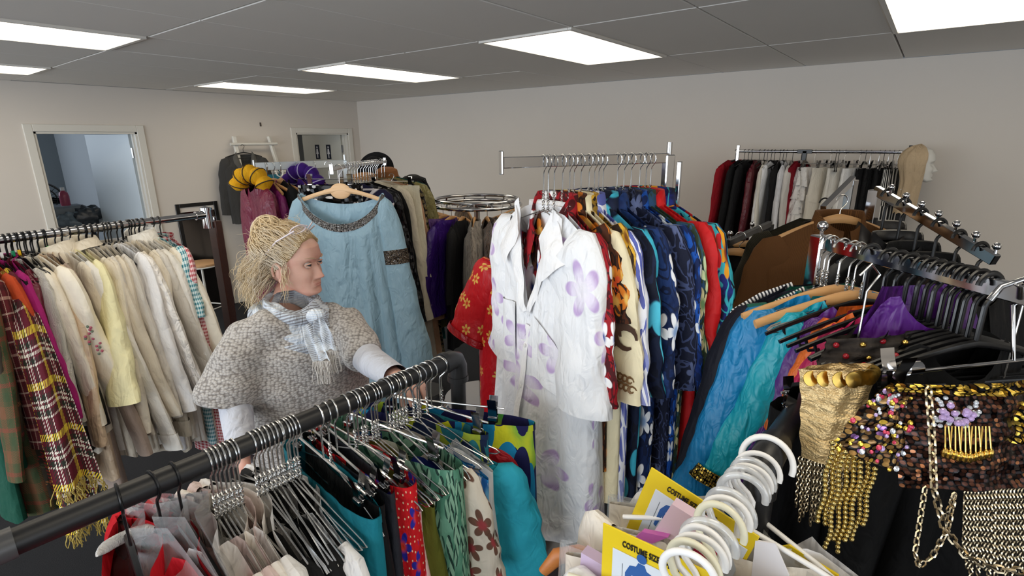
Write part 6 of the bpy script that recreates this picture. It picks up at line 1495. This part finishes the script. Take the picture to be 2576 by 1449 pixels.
for px in (2318, 2360, 2405, 2425, 2465, 2490): hang6('plastic', px, random.uniform(-.08, .08))
# black velvet skirts that fill the rack below
for k, (px, py, D, lab) in enumerate(((2130, 1010, 1.0, 'long black velvet skirt hanging left of the gold bodice'), (2330, 1000, 1.0, 'long black velvet skirt behind the brown sequin belt'), (2500, 1040, .95, 'black chiffon skirt at the right edge behind the chains'))):
    q = at_d(px, py, D); sk_, _, _ = skirt('black_skirt', lab, 'skirt', q, y6, velvet('08080a'), top=.0, L=.72, W=.15, hem=.24, T=.04, Th=.1, fold=(4, .004, .03), radial=(8, .06), group=G6)
    tt = thing('clip_hanger', 'clip hanger carrying the %s' % ' '.join(lab.split()[:4] + lab.split()[-2:]), 'hanger', q, y6); MB().tube([(-.14, 0, .03), (.14, 0, .03)], .0026, 8).build('cross_bar', steel_wire, tt); 
    up = max(.1, RA6.z - q.z); MB().tube(hook_path(.02, .06) if False else [(0, 0, .03), (0, 0, up - .03), (.02, 0, up), (0, 0, up + .02), (-.02, 0, up)], .002, 7).build('hook', steel_wire, tt)
    for sx in (-1, 1): clip_part(tt, (sx*.12, 0, .03))
# ---- gold lame bodice with coins and chain fringe
def VF(px, py, D, root): return root.matrix_world.inverted() @ at_d(px, py, D) if False else at_d(px, py, D) - root.location
lame = None
def _lame():
    t = NT('gold_lame'); o = t.obj(); n1 = t.noise(t.map(o, (1, 1, 3)), 30, 3, .6, .5); n2 = t.noise(o, 300, 2)
    return t.done(t.mix(n1, C('b08c52'), C('ecd6a6')), .4, .5, t.bump(t.math('ADD', n1, t.math('MULTIPLY', n2, .2)), .8, .012))
lame = _lame()
gb = thing('gold_bodice', 'gold lame strapless bodice edged with coins, in front of the black skirts', 'costume', at_d(2105, 1040, .88))
def px_panel(root, quad, D, bulge, n=24, m=24, seed=0, wav=.004, uvs=1.0):
    """quad: tl, tr, br, bl in photo px at depth D; the cloth bulges towards the viewer"""
    P = [at_d(x, y, D) - root.location for x, y in quad]; nrm = (P[1] - P[0]).cross(P[3] - P[0]).normalized(); 
    if nrm.dot(EYE - root.location) < 0: nrm = -nrm
    rows = []; uv = []
    for i in range(m + 1):
        v = i/m; a = P[0].lerp(P[3], v); b = P[1].lerp(P[2], v); row = []; ur = []
        for j in range(n + 1):
            u = j/n; p = a.lerp(b, u) + nrm*(bulge*math.sin(PI*u) + wav*math.sin(u*19 + v*6 + seed) + wav*.6*math.sin(v*23 + u*4 + seed)); row.append(tuple(p)); ur.append((u*(b - a).length*uvs, v*(P[3]-P[0]).length*uvs))
        rows.append(row); uv.append(ur)
    return np.array(rows), np.array(uv), nrm
R_, U_, nn = px_panel(gb, ((2008, 928), (2200, 915), (2150, 1172), (2018, 1150)), .88, .045); MB().grid(R_, U_).build('front_panel', lame, gb, auto=False)
Rb, Ub, _ = px_panel(gb, ((2008, 928), (2200, 915), (2150, 1172), (2018, 1150)), .88, -.03); MB().grid(Rb, Ub).build('back_panel', lame, gb, auto=False)
for j in range(2, 24, 3):
    p = Vector(R_[0][j]) + nn*.006 - Vector((0, 0, .014)); q_ = nn.to_track_quat('Z', 'Y').to_matrix(); MB().lathe([(0, .0015), (.0125, .001), (.013, 0), (0, 0)], p, 16, q_).build('coin', gold_metal, gb)
def chain(root, pts, r=.0028, mat=gold_metal, name='chain', link=.0075):
    """small oval links one after another along a path: one chain = one part"""
    P = [Vector(p) for p in pts]; m = MB(); seg = []
    for a, b in zip(P[:-1], P[1:]):
        k = max(1, int((b - a).length/link)); seg += [a.lerp(b, i/k) for i in range(k)]
    seg.append(P[-1])
    for i in range(len(seg) - 1):
        a, b = seg[i], seg[i+1]; d = (b - a).normalized(); u = d.orthogonal().normalized(); 
        if i % 2: u = d.cross(u)
        c = (a + b)/2; m.tube([c + d*(math.cos(t_)*link*.72) + u*(math.sin(t_)*r) for t_ in np.linspace(0, 2*PI, 7)[:-1]], r*.36, 4, closed=True)
    return m.build(name, mat, root)
silver_gold = simple('chain_metal', 'b9a98c', .25, 1.0)
for k in range(13):
    x = 2012 + 9*k; chain(gb, [at_d(x, 1150 + 1.2*k, .88) - gb.location + Vector((0, 0, 0)), at_d(x - 10, 1275 + (k*37 % 50), .90) - gb.location], .0026, silver_gold, 'chain_fringe')
def beads(root, pts, r, mat, name='bead_strand'):
    m = MB()
    for p in pts: m.ball(p, r, 8, 6)
    return m.build(name, mat, root)
jb = thing('jewelled_bodice', 'dark grey velvet bodice with gold and red beads, above the gold bodice', 'costume', at_d(2180, 880, .95))
Rj, Uj, nj_ = px_panel(jb, ((2078, 852), (2292, 832), (2306, 915), (2055, 925)), .95, .04, 24, 14, 6, .006); MB().grid(Rj, Uj).build('front_panel', cloth('2c2622', .85, .3, .6), jb, auto=False)
Rj2, Uj2, _ = px_panel(jb, ((2078, 852), (2292, 832), (2306, 915), (2055, 925)), .95, -.03, 24, 10, 6); MB().grid(Rj2, Uj2).build('back_panel', cloth('2c2622', .85, .3, .6), jb, auto=False)
for k, (i, j) in enumerate(((3, 2), (3, 7), (2, 12), (3, 17), (4, 21), (8, 4), (9, 9), (8, 14), (9, 19), (12, 3), (12, 8), (12, 12), (12, 16), (12, 20))):
    MB().ball(Vector(Rj[i][j]) + nj_*.004, .0052, 10, 8).build('bead', (gold_metal, simple('bead_red', '8c1420', .12))[(k*3) % 5 < 2], jb)
# ---- brown sequin belt on its clip hanger
hz = at_d(2250, 940, .80); he = at_d(2720, 890, .86)
bh = thing('clip_hanger', 'chrome clip hanger with large clear clip holding the brown sequin belt', 'hanger', hz)
MB().tube([(0, 0, 0), he - hz], .003, 12).build('cross_bar', chrome, bh)
clearp = clear_plastic('e6e8ea', .35, .06)
dd_ = (he - hz).normalized(); rz = math.atan2(dd_.y, dd_.x)
cl_ = thing('_', '', '') if False else None
cb = MB()
for s in (-1, 1):
    cb.grid(np.array([[(sx*.0125*math.cos(rz) - s*y*math.sin(rz), sx*.0125*math.sin(rz) + s*y*math.cos(rz), z) for sx in (-1, -.5, .5, 1)] for y, z in ((.020, .034), (.016, .02), (.009, .004), (.007, -.02), (.003, -.044))]))
co_ = cb.build('clip', chrome, bh); MB().box((0, 0, -.046), (.028, .012, .018), Matrix.Rotation(rz, 3, 'Z'), .002).build('clip_pad', black_plastic, co_, False)
c2 = MB(); c2.lathe([(.0, -.012), (.011, -.012), (.011, .012), (0, .012)], dd_*.03 + Vector((0, 0, .006)), 16, dd_.to_track_quat('Z', 'Y').to_matrix()); c2.build('clip_spring', chrome, co_)
ctr = rail_at(RA6, RB6, 2556); MB().tube([(hz.lerp(he, .62)) - hz, ctr - hz + Vector((.0, .0, -.02)), ctr - hz + Vector((.02, .015, .0)), ctr - hz + Vector((.005, .005, .022)), ctr - hz + Vector((-.02, -.015, .01)), ctr - hz + Vector((-.03, -.02, -.012))], [.003, .0035, .004, .004, .0045, .005], 12).build('hook', chrome, bh)
brown_seq = sequins('2c1712', '5a3424', 150., ('8a5a3c', '14090a'), .7); gold_seq2 = sequins('7a5a14', 'e8c458', 130., ('5a3a10',), .9); gem_seq = sequins('3a2018', 'b08a50', 110., ('d8405c', 'e8e8f0', 'e0c050', '9a70b8'), .6)
bt_ = thing('sequin_belt', 'brown sequin dance belt with gold beads, gems and chains hanging at the lower right', 'costume', at_d(2400, 1080, .79))
R1_, U1_, n1_ = px_panel(bt_, ((2222, 975), (2640, 955), (2640, 1195), (2262, 1225)), .79, .035, 40, 24, 1); MB().grid(R1_, U1_).build('belt_panel', brown_seq, bt_, auto=False)
R2_, U2_, n2_ = px_panel(bt_, ((2225, 968), (2300, 985), (2290, 1200), (2085, 1120)), .795, .012, 24, 24, 2); MB().grid(R2_, U2_).build('side_panel', gem_seq, bt_, auto=False)
R3_, U3_, n3_ = px_panel(bt_, ((2235, 965), (2640, 945), (2640, 985), (2240, 985)), .775, .035, 40, 6, 3); MB().grid(R3_, U3_).build('top_edge', gold_seq2, bt_, auto=False)
R4_, U4_, n4_ = px_panel(bt_, ((2480, 1010), (2640, 1000), (2640, 1120), (2520, 1110)), .77, .01, 16, 10, 4); MB().grid(R4_, U4_).build('gold_motif', gold_seq2, bt_, auto=False)
gemcol = [simple('gem_lilac', 'b9a0d0', .08, .3), simple('gem_clear', 'd8dce4', .06, .5), simple('gem_rose', 'c8405c', .08, .3), simple('gem_gold', 'e0bc50', .12, .9)]
rg = random.Random(8); bead_gold = simple('bead_gold', 'd3bd7c', .2, 1.0)
def gem(px, py, D, r, mat):
    p = at_d(px, py, D) - bt_.location; n = (EYE - at_d(px, py, D)).normalized(); MB().lathe([(0, r*.55), (r*.55, r*.5), (r, r*.15), (r*.95, 0), (0, 0)], p, 9, n.to_track_quat('Z', 'Y').to_matrix()).build('gem', mat, bt_, False)
for k in range(16): a = rg.uniform(0, 6.28); q = rg.random()**.6; gem(2412 + 52*q*math.cos(a), 1035 + 30*q*math.sin(a), .742, .0046, gemcol[0])
for k in range(26): gem(rg.uniform(2340, 2470), rg.uniform(1000, 1075), .748, .0032, gemcol[1])
for k in range(34): u = rg.random(); v = rg.random(); p = np.array(R2_)[int(v*20) + 2, int(u*20) + 2]; 
pts2 = np.array(R2_).reshape(-1, 3); r_i = np.random.RandomState(3).choice(len(pts2), 90, replace=False)
for k, i in enumerate(r_i): p = Vector(pts2[i]) + n2_*.004; r = .0032 + .0015*(k % 3 == 0); MB().lathe([(0, r*.55), (r*.55, r*.5), (r, r*.15), (r*.95, 0), (0, 0)], p, 8, n2_.to_track_quat('Z', 'Y').to_matrix()).build('gem', gemcol[(k*7) % 4], bt_, False)
for k in range(14):                                                   # bugle bead fringe
    x = 2378 + 8.5*k; a = at_d(x, 1072, .745) - bt_.location; b = at_d(x + 6*math.sin(k*2.1), 1145 - 2*abs(k - 7), .742) - bt_.location; m = MB(); m.tube([a, b], .0011, 6); m.ball(b - Vector((0, 0, .005)), .0042, 8, 8, (1, 1, 1.9)); m.build('bugle_fringe', gold_metal, bt_)
for k in range(8):                                                   # gold bead strands on the left lobe
    x0 = 2094 + 15*k; y0 = 1114 + 9*k; L = .115 + .07*math.sin(PI*(k + 1.5)/9) - .02*(k % 2); a = at_d(x0, y0, .79) - bt_.location; nb_ = int(L/.0082); beads(bt_, [a + Vector((.002*math.sin(i*.7 + k), .006*math.sin(k*2.3), -.0082*i)) for i in range(nb_)], .0042, bead_gold)
for k, (xs_, ys_, rr3) in enumerate((((2335, 2345, 2350, 2375, 2430, 2500, 2600), (975, 1100, 1230, 1330, 1400, 1430, 1440), .0050), ((2328, 2316, 2302, 2312, 2345, 2385, 2402), (1225, 1300, 1390, 1425, 1400, 1330, 1240), .0036), ((2400, 2392, 2380, 2370), (1240, 1270, 1290, 1310), .003))):
    chain(bt_, [at_d(x, y, .735) - bt_.location for x, y in zip(xs_, ys_)], rr3, silver_gold, 'draped_chain', rr3*2.4)
for k in range(24):                                                   # chain panel
    x = 2430 + 9*k; chain(bt_, [at_d(x, 1235 - .3*k, .775) - bt_.location, at_d(x - 6, 1400 + (k*29 % 70), .80) - bt_.location], .0032, silver_gold, 'chain_fringe', .0085)
# ------------------------------------------------------------------ sloping-arm racks behind: jackets
def slope_rack(name, label, top, tip, mat, balls, w=.03, base=True):
    t = thing(name, label, 'clothes rack', (top.x, top.y, 0)); o = Vector((top.x, top.y, 0))
    MB().bar((0, 0, .03), (0, 0, top.z), w, w*.8, .002, (.5, .86, 0)).build('post', mat, t, False); ar = MB().bar(top - o, tip - o, .02, w*.85, .002).build('sloping_arm', mat, t, False)
    for k in range(4): v = Vector((math.cos(k*PI/2 + .4), math.sin(k*PI/2 + .4), 0)); MB().bar(v*.01 + Vector((0, 0, .03)), v*.3 + Vector((0, 0, .03)), .03, .02, .003).build('foot', mat, t, False)
    for k in range(balls): ball_on(t, (top - o).lerp(tip - o, (k + 1)/(balls + .1)) + Vector((0, 0, w*.3)), .0105)
    return t
T1, T2 = at_d(2203, 478, 1.8), at_d(2505, 655, 1.42)
slope_rack('sloping_rack', 'chrome rack with downward sloping arm and ball stops, right', T1, T2, chrome, 7, .036)
hs = make_hanger('thick', .024, .12, .2, .06, label='black hanger on the sloping chrome arm', group='black hangers on the sloping arm')
leather = simple('leather', '2c2826', .45, 0, .5, .35, 40., .35)
ya = math.atan2((T2 - T1).y, (T2 - T1).x) + PI/2
for k, (lab, mat, o) in enumerate((('charcoal leather coat nearest the post of the sloping arm', leather, {}), ('black leather jacket, second on the sloping arm', simple('leather_black', '17171a', .4, 0, .5, .3, 40.), {}), ('black wool jacket, third on the sloping arm', cloth('121214'), {}), ('black coat with white lining, fourth on the sloping arm', cloth('0e0e10'), {}), ('dark brown jacket, fifth on the sloping arm', cloth('241a14'), {}), ('black jacket at the low end of the sloping arm', cloth('101012'), {}))):
    p = T1.lerp(T2, .12 + .155*k); yw = ya + random.uniform(-.06, .06)
    if k == 0: hs.location = p; hs.rotation_euler = (0, 0, yw)
    else: copy_thing(hs, p, yw)
    garment('jacket', lab, 'jacket', p, yw, mat, top=.118, L=.75, W=.205, T=.04, sleeve=.55, sr=(.07, .06), lite=True, group='dark jackets on the sloping arm', collar=('shirt', mat))
T3, T4 = at_d(2145, 452, 2.0), at_d(2070, 527, 1.85)
slope_rack('sloping_rack', 'chrome rack with short notched sloping arm above the brown corduroy jacket', T3, T4, chrome, 0, .034)
p = at_d(2118, 505, 1.78); hc = make_hanger('wood', .02, .06, .215, .07, label='wooden hanger of the brown corduroy jacket'); hc.location = p; hc.rotation_euler = (0, 0, .72)
cord = stripes('4e3014', '6a4420', 420., .5, True, .2, .85)
garment('corduroy_jacket', 'brown corduroy jacket on a wooden hanger in front of the wall rack', 'jacket', p, .72, cord, top=.068, L=.8, W=.26, T=.06, sleeve=.6, sr=(.09, .07), sout=.25, drop=.085, collar=('shirt', cord))
p = at_d(2075, 512, 1.95); h2_ = make_hanger('plastic', .02, .06, .2, .06, label='black hanger of the dark tweed jacket'); h2_.location = p; h2_.rotation_euler = (0, 0, .6)
garment('tweed_jacket', 'dark tweed jacket behind the brown corduroy jacket', 'jacket', p, .6, stripes('1c1a14', '34301f', 300., .5, False), top=.055, L=.8, W=.245, T=.05, sleeve=.6, sr=(.085, .065), sout=.2, drop=.085)
T5, T6 = at_z(1937, 563, 1.52), at_z(1828, 612, 1.52)
slope_rack('black_arm_rack', 'black metal rack arm with two ball stops, left of the corduroy jacket', T5, T6, black_pipe, 2, .03)
hk = make_hanger('wood', .02, .06, .21, .06, label='wooden hanger of the dark coat on the black arm', group='wooden hangers on the black arm'); yk = math.atan2((T6 - T5).y, (T6 - T5).x) + PI/2
for k, (s_, lab) in enumerate(((.35, 'dark brown coat on the black rack arm, nearer the post'), (.72, 'charcoal coat on the black rack arm, nearer the tip'))):
    p = T5.lerp(T6, s_)
    if k == 0: hk.location = p; hk.rotation_euler = (0, 0, yk)
    else: copy_thing(hk, p, yk, 'wooden hanger of the charcoal coat on the black arm')
    garment('coat', lab, 'coat', p, yk, cloth(('1c1612', '161618')[k]), top=.062, L=.95, W=.22, T=.05, sleeve=.6, sr=(.075, .06), lite=True)
# ------------------------------------------------------------------ second black pipe rack (lower right) with packed costumes
RA7 = at_z(1938, 1135, 1.40); RB7 = at_z(1725, 1449, 1.40); d7 = (RB7 - RA7).normalized(); RE7 = RB7 + d7*.33; y7 = math.atan2(d7.y, d7.x) + PI/2
pk7 = thing('pipe_rack', 'thick black pipe clothes rack at the lower right, pointing to the viewer', 'clothes rack', (RA7.x, RA7.y, 0), y7 - PI); L7 = (RE7 - RA7).length
MB().tube([(0, .02, 1.40), (0, -L7, 1.40)] if False else [(0, .0, 1.40), (0, -L7, 1.40)], .0215, 26).build('rail', black_pipe, pk7)
m = MB(); m.tube([(0, -.03, 1.40), (0, .0, 1.40), (0, .022, 1.395), (0, .034, 1.38), (0, .036, 1.34)], .0255, 24); m.build('elbow', black_pipe, pk7); MB().tube([(0, .036, .05), (0, .036, 1.35)], .0215, 20).build('upright', black_pipe, pk7)
MB().tube([(0, -L7, .05), (0, -L7, 1.40)], .0215, 20).build('upright', black_pipe, pk7)
for yy in (.036, -L7): MB().tube([(-.25, yy, .03), (.25, yy, .03)], .02, 16).build('foot', black_pipe, pk7)
clear_h = clear_plastic('f0f2f4', .45, .05); cream_pl = simple('cream_plastic', 'e0dcc4', .35)
def ring_hanger(name, label, px, mat, rr, r, yaw, body=True, side=1, lean=0.0, group=None):
    p = rail_at(RA7, RB7, px); t = thing(name, label, 'hanger', p, group=group, rot=(lean, 0, yaw)); off = Vector((0, 0, -(rr - .0225 - r)))
    pts = [Vector((side*v.x, 0, v.z)) + off for v in arc((0, 0, 0), rr, PI*1.05, -.25, 18)] + [Vector((side*rr*.75, 0, -rr*.75)) + off, Vector((side*rr*.25, 0, -rr*1.15)) + off, Vector((0, 0, -rr*1.5)) + off, Vector((0, 0, -rr*1.5 - .03)) + off]
    MB().tube(pts, [r*.9] + [r]*(len(pts) - 1), 12, flat=((0, 1, 0), .8)).build('hook', mat, t)
    if body:
        b = off + Vector((0, 0, -rr*1.5 - .03)); MB().tube([b + Vector((-.19, 0, -.065)), b + Vector((-.1, 0, -.03)), b, b + Vector((.1, 0, -.03)), b + Vector((.19, 0, -.065))], .0042, 10).build('shoulder_bar', mat, t)
    return t
G7 = 'plastic hooks on the lower right pipe'
yh = y7 + PI
for k, (px, mat, rr, r, lab, sd, ln) in enumerate((
    (1932, white_plastic, .040, .0052, 'large white plastic hanger hook at the far end of the pipe', 1, .25), (1906, white_plastic, .032, .0042, 'white hanger hook, second from the far end of the pipe', 1, .15),
    (1894, clear_h, .031, .005, 'clear plastic hanger hook just before the white pair', 1, .0), (1886, white_plastic, .030, .004, 'white hanger hook between clear hooks, middle of the pipe', 1, .0), (1878, clear_h, .031, .005, 'clear plastic hanger hook in the middle cluster', 1, .05), (1868, clear_h, .031, .0055, 'thick clear plastic hook left of the middle cluster', 1, -.05),
    (1838, clear_h, .032, .0055, 'clear flat hook above the lower white hooks', 1, .0), (1826, white_plastic, .031, .0045, 'white hook of the second cluster, farther one', 1, .1), (1812, cream_pl, .032, .005, 'cream coloured hook of the second cluster, nearer one', 1, .1),
    (1784, clear_h, .032, .006, 'clear hook at the head of the nearest cluster', 1, .0), (1772, white_plastic, .031, .0045, 'white hook in the nearest cluster, farthest white one', 1, .06), (1760, white_plastic, .031, .0045, 'white hook in the nearest cluster, middle white one', 1, .0), (1746, cream_pl, .032, .005, 'cream hook in the nearest cluster', 1, .0), (1732, white_plastic, .031, .0048, 'white hook at the bottom edge of the picture', 1, -.05))):
    ring_hanger('plastic_hanger', lab, px, mat, rr, r, yh + (.15 if k % 2 else -.08), k in (0, 3, 12), sd, ln, G7)
# ---- costume packs with printed size charts
yellowp = simple('print_yellow', 'e0c21c', .4); panelw = simple('print_panel', 'd3dae2', .4); inkb = simple('print_blue', '2c5a9c', .4); inkr = simple('print_red', 'cc2c50', .4); inkk = simple('print_black', '1c1a14', .4); line_g = simple('print_line', '5a6470', .4)
def text_mesh(txt, size, bold=.0):
    c = bpy.data.curves.new('lettering', 'FONT'); c.body = txt; c.size = size; c.extrude = .0002; c.offset = bold; o = bpy.data.objects.new('lettering', c); COL.objects.link(o); bpy.context.view_layer.update()
    me = bpy.data.meshes.new_from_object(o.evaluated_get(bpy.context.evaluated_depsgraph_get())); bpy.data.objects.remove(o); return me
txt_me = text_mesh('COSTUME SIZE CHART', .0135, .0004); txt_me.materials.clear(); txt_me.materials.append(inkk)
MALE = [(-.006, .088), (.006, .088), (.010, .078), (.022, .074), (.030, .055), (.030, .01), (.024, .008), (.020, .045), (.016, .0), (.016, -.07), (.004, -.07), (.0, -.01), (-.004, -.07), (-.016, -.07), (-.016, .0), (-.020, .045), (-.024, .008), (-.030, .01), (-.030, .055), (-.022, .074), (-.010, .078)]
FEM = [(x*.86, z) for x, z in MALE]
def figure(parent, cx, cz, poly, mat, s, y):
    m = MB(); m.prism([(x*s, z*s) for x, z in poly], .0006, Matrix.Translation((cx, y, cz))); m.lathe([(0, -.0003), (.0095*s, -.0003), (.0095*s, .0003), (0, .0003)], (cx, y, cz + .099*s), 14, Matrix.Rotation(PI/2, 3, 'X')); o = m.build('figure', mat, parent, False)
    m = MB()
    for z in (.055, .03, .005): m.box((cx, y - .0005, cz + z*s), (.034*s, .0004, .0012))
    m.build('measure_line', panelw, o, False)
def size_card(name, label, P1, P2, W=.21, Hh=.27, down=None):
    ex = (P2 - P1).normalized(); dn = Vector((0, 0, -1)) if down is None else (down - P1).normalized(); dn = (dn - ex*dn.dot(ex)).normalized(); ny = ex.cross(dn)*-1
    if ny.dot(EYE - P1) > 0: ny = -ny
    M = Matrix((ex, ny, -dn)).transposed().to_4x4(); t = thing(name, label, 'costume pack', P1, rot=tuple(M.to_euler()))
    MB().box((W/2, .002, -Hh/2), (W, .003, Hh), None, .001).build('yellow_card', yellowp, t, False)
    pn = MB().box((W*.54, -.0004, -.032 - (Hh - .045)/2), (W*.86, .0016, Hh - .045), None, .0005).build('chart_panel', panelw, t, False)
    tx = link_mesh('lettering', txt_me, None, t); tx.rotation_euler = (PI/2, 0, 0); tx.location = (W*.2, -.0008, -.022); tx.scale = (.6, 1, 1)
    figure(t, .062, -.105, MALE, inkb, .78, -.0016); figure(t, .128, -.125, FEM, inkr, .72, -.0016)
    m = MB()
    for x in (.034, .088): m.box((x, -.0014, -.10), (.0008, .0004, .10))
    m.build('dimension_line', line_g, pn, False)
    return t
cA = at_y(1638, 1176, .74); cB = at_y(1815, 1290, .74)
size_card('costume_pack', 'yellow COSTUME SIZE CHART pack, the farther of two on the lower right pipe', cA, cB, .18, .24, at_y(1610, 1275, .74))
cA = at_y(1516, 1316, .58); cB = at_y(1705, 1404, .58)
size_card('costume_pack', 'yellow COSTUME SIZE CHART pack, the nearer of two on the lower right pipe', cA, cB, .16, .22, at_y(1552, 1449, .58))
def slab(name, label, cat, pts_y, mat, th=.012):
    """thin packet whose front outline is given in photo px on the plane y"""
    Y, pts = pts_y; P = [at_y(x, y, Y) for x, y in pts]; c = sum(P, Vector())/len(P); t = thing(name, label, cat, c); m = MB(); n = len(P)
    V_ = [p - c for p in P] + [p - c + Vector((0, th, 0)) for p in P]; m.add(V_, [tuple(range(n)), tuple(range(2*n-1, n-1, -1))] + [(i, i + n, (i+1) % n + n, (i+1) % n) for i in range(n)]); m.build('packet', mat, t, False); return t
slab('pink_packet', 'pale pink packet between the two yellow size charts', 'packet', (.70, ((1690, 1268), (1770, 1318), (1740, 1372), (1640, 1345))), simple('pale_pink', 'e2c6d6', .35), .02)
slab('pink_packet', 'small bright magenta packet behind the nearer size chart', 'packet', (.69, ((1615, 1338), (1680, 1352), (1640, 1368), (1598, 1352))), simple('magenta_pack', 'c060b0', .35), .01)
slab('lilac_packet', 'lilac packet standing at the bottom edge', 'packet', (.60, ((1462, 1390), (1560, 1449), (1540, 1520), (1455, 1480))), simple('lilac_pack', 'c4b0cc', .4), .02)
ob = at_d(1410, 1405, .93)
oh = thing('wooden_hanger', 'broad orange-brown wooden hanger end at the bottom edge', 'hanger', ob, math.radians(35)); MB().tube([(-.03, 0, -.03), (-.005, 0, .005), (.03, 0, .012), (.08, 0, .0), (.16, 0, -.045)], [.01, .016, .017, .015, .010], 12, flat=((0, 1, 0), .7)).build('shoulder_bar', wood('a8602c', 'c8803c'), oh); MB().tube([(.08, 0, .0), (.08, 0, .04)] + [Vector((.10, 0, .05)), Vector((.085, 0, .07))], .002, 8).build('hook', steel_wire, oh)
# white costumes in clear bags below the pipe
for k, (px, lab, mat, o) in enumerate(((1925, 'white blouse costume on the large white hook', cloth('e9e7e8', .75, .1, .5), dict(W=.2, L=.6, sleeve=.4)), (1900, 'cream costume in a clear bag behind the farther size chart', cloth('e4dccf', .7, .1, .6), dict(W=.24, L=.6, sleeve=.0, T=.05)), (1852, 'ivory folded costume under the clear hooks', cloth('e6ded2', .7, .1, .6), dict(W=.24, L=.55, sleeve=.25, T=.04)), (1805, 'pale beige costume behind the nearer size chart', cloth('ded3c4', .7, .1, .6), dict(W=.23, L=.5, sleeve=.0, T=.04)), (1770, 'white blouse costume nearest the viewer on the lower right pipe', cloth('ececee', .75, .1, .5), dict(W=.2, L=.5, sleeve=.3)))):
    p = rail_at(RA7, RB7, px); garment('packed_costume', lab, 'costume', p, yh + .05*(k % 2), mat, top=.115, drop=.05, group='costumes on the lower right pipe', **o)
    if k in (1, 3): garment('plastic_cover', 'clear plastic cover over the %s' % ' '.join(lab.split()[:2]) + (' behind the farther size chart' if k == 1 else ' behind the nearer size chart'), 'garment cover', p, yh, clear_plastic('e8ecee', .25, .08), top=.11, L=.6, W=.25, hem=.26, T=.05, Th=.05, sleeve=0, neck=(.02, 0, 0), drop=.05, fold=(4, .004, .012))
slab('yellow_packet', 'yellow printed card edge at the bottom right of the pipe', 'packet', (.80, ((1965, 1376), (1985, 1372), (2110, 1449), (2080, 1470))), yellowp, .004)
slab('white_tag', 'white paper tag hanging right of the clear hooks', 'tag', (.74, ((1900, 1360), (1950, 1368), (1985, 1449), (1890, 1449))), simple('paper_white', 'eceaf0', .5), .003)
slab('black_pouch', 'black padded pouch at the bottom edge left of the lilac packet', 'pouch', (.66, ((1375, 1412), (1440, 1402), (1480, 1449), (1470, 1500), (1365, 1480))), black_plastic, .05)
# ------------------------------------------------------------------ face and hood of the display head at the wall rack
mg = [[tuple(head_pt(a, z)) for a in aa] for z in zz] if False else [[tuple(head_pt(a, z)) for a in np.linspace(-PI, PI, 73)] for z in np.linspace(-.125, .1149, 60)]
MB().grid(np.array(mg)).build('head', foam, mh, auto=False)
MB().tube([(-.015, 0, -.07), (-.02, 0, -.12), (-.02, 0, -.17)], [.05, .048, .056], 20).build('neck', foam, mh)
rows = []
for i in range(31):
    v = i/30; row = []
    for a in np.linspace(1.15, 2*PI - 1.15, 41):
        a_ = a if a <= PI else a - 2*PI; z = .1149 - .20*min(1, v/.6); p = head_pt(a_, z); n = Vector((p.x, p.y, max(0, z))).normalized(); k = max(0, (v - .5)/.5)
        o_ = .008 + .004*math.sin(a*9 + v*4); q = p + n*o_; row.append((q.x - .01*k, q.y*(1 - .15*k), q.z - .26*k + .006*math.sin(a*11)*k))
    rows.append(row)
MB().grid(np.array(rows)).build('hood', cloth('b8a284', .85, .2, .5), mh, auto=False)
MB().tube([(-.02, 0, -.165), (-.02, 0, -hd.z + .02)], .013, 12).build('stand_pole', black_pipe, mh); MB().lathe([(0, .02), (.14, .018), (.15, 0), (0, 0)], (-.02, 0, -hd.z), 24).build('stand_base', black_pipe, mh)
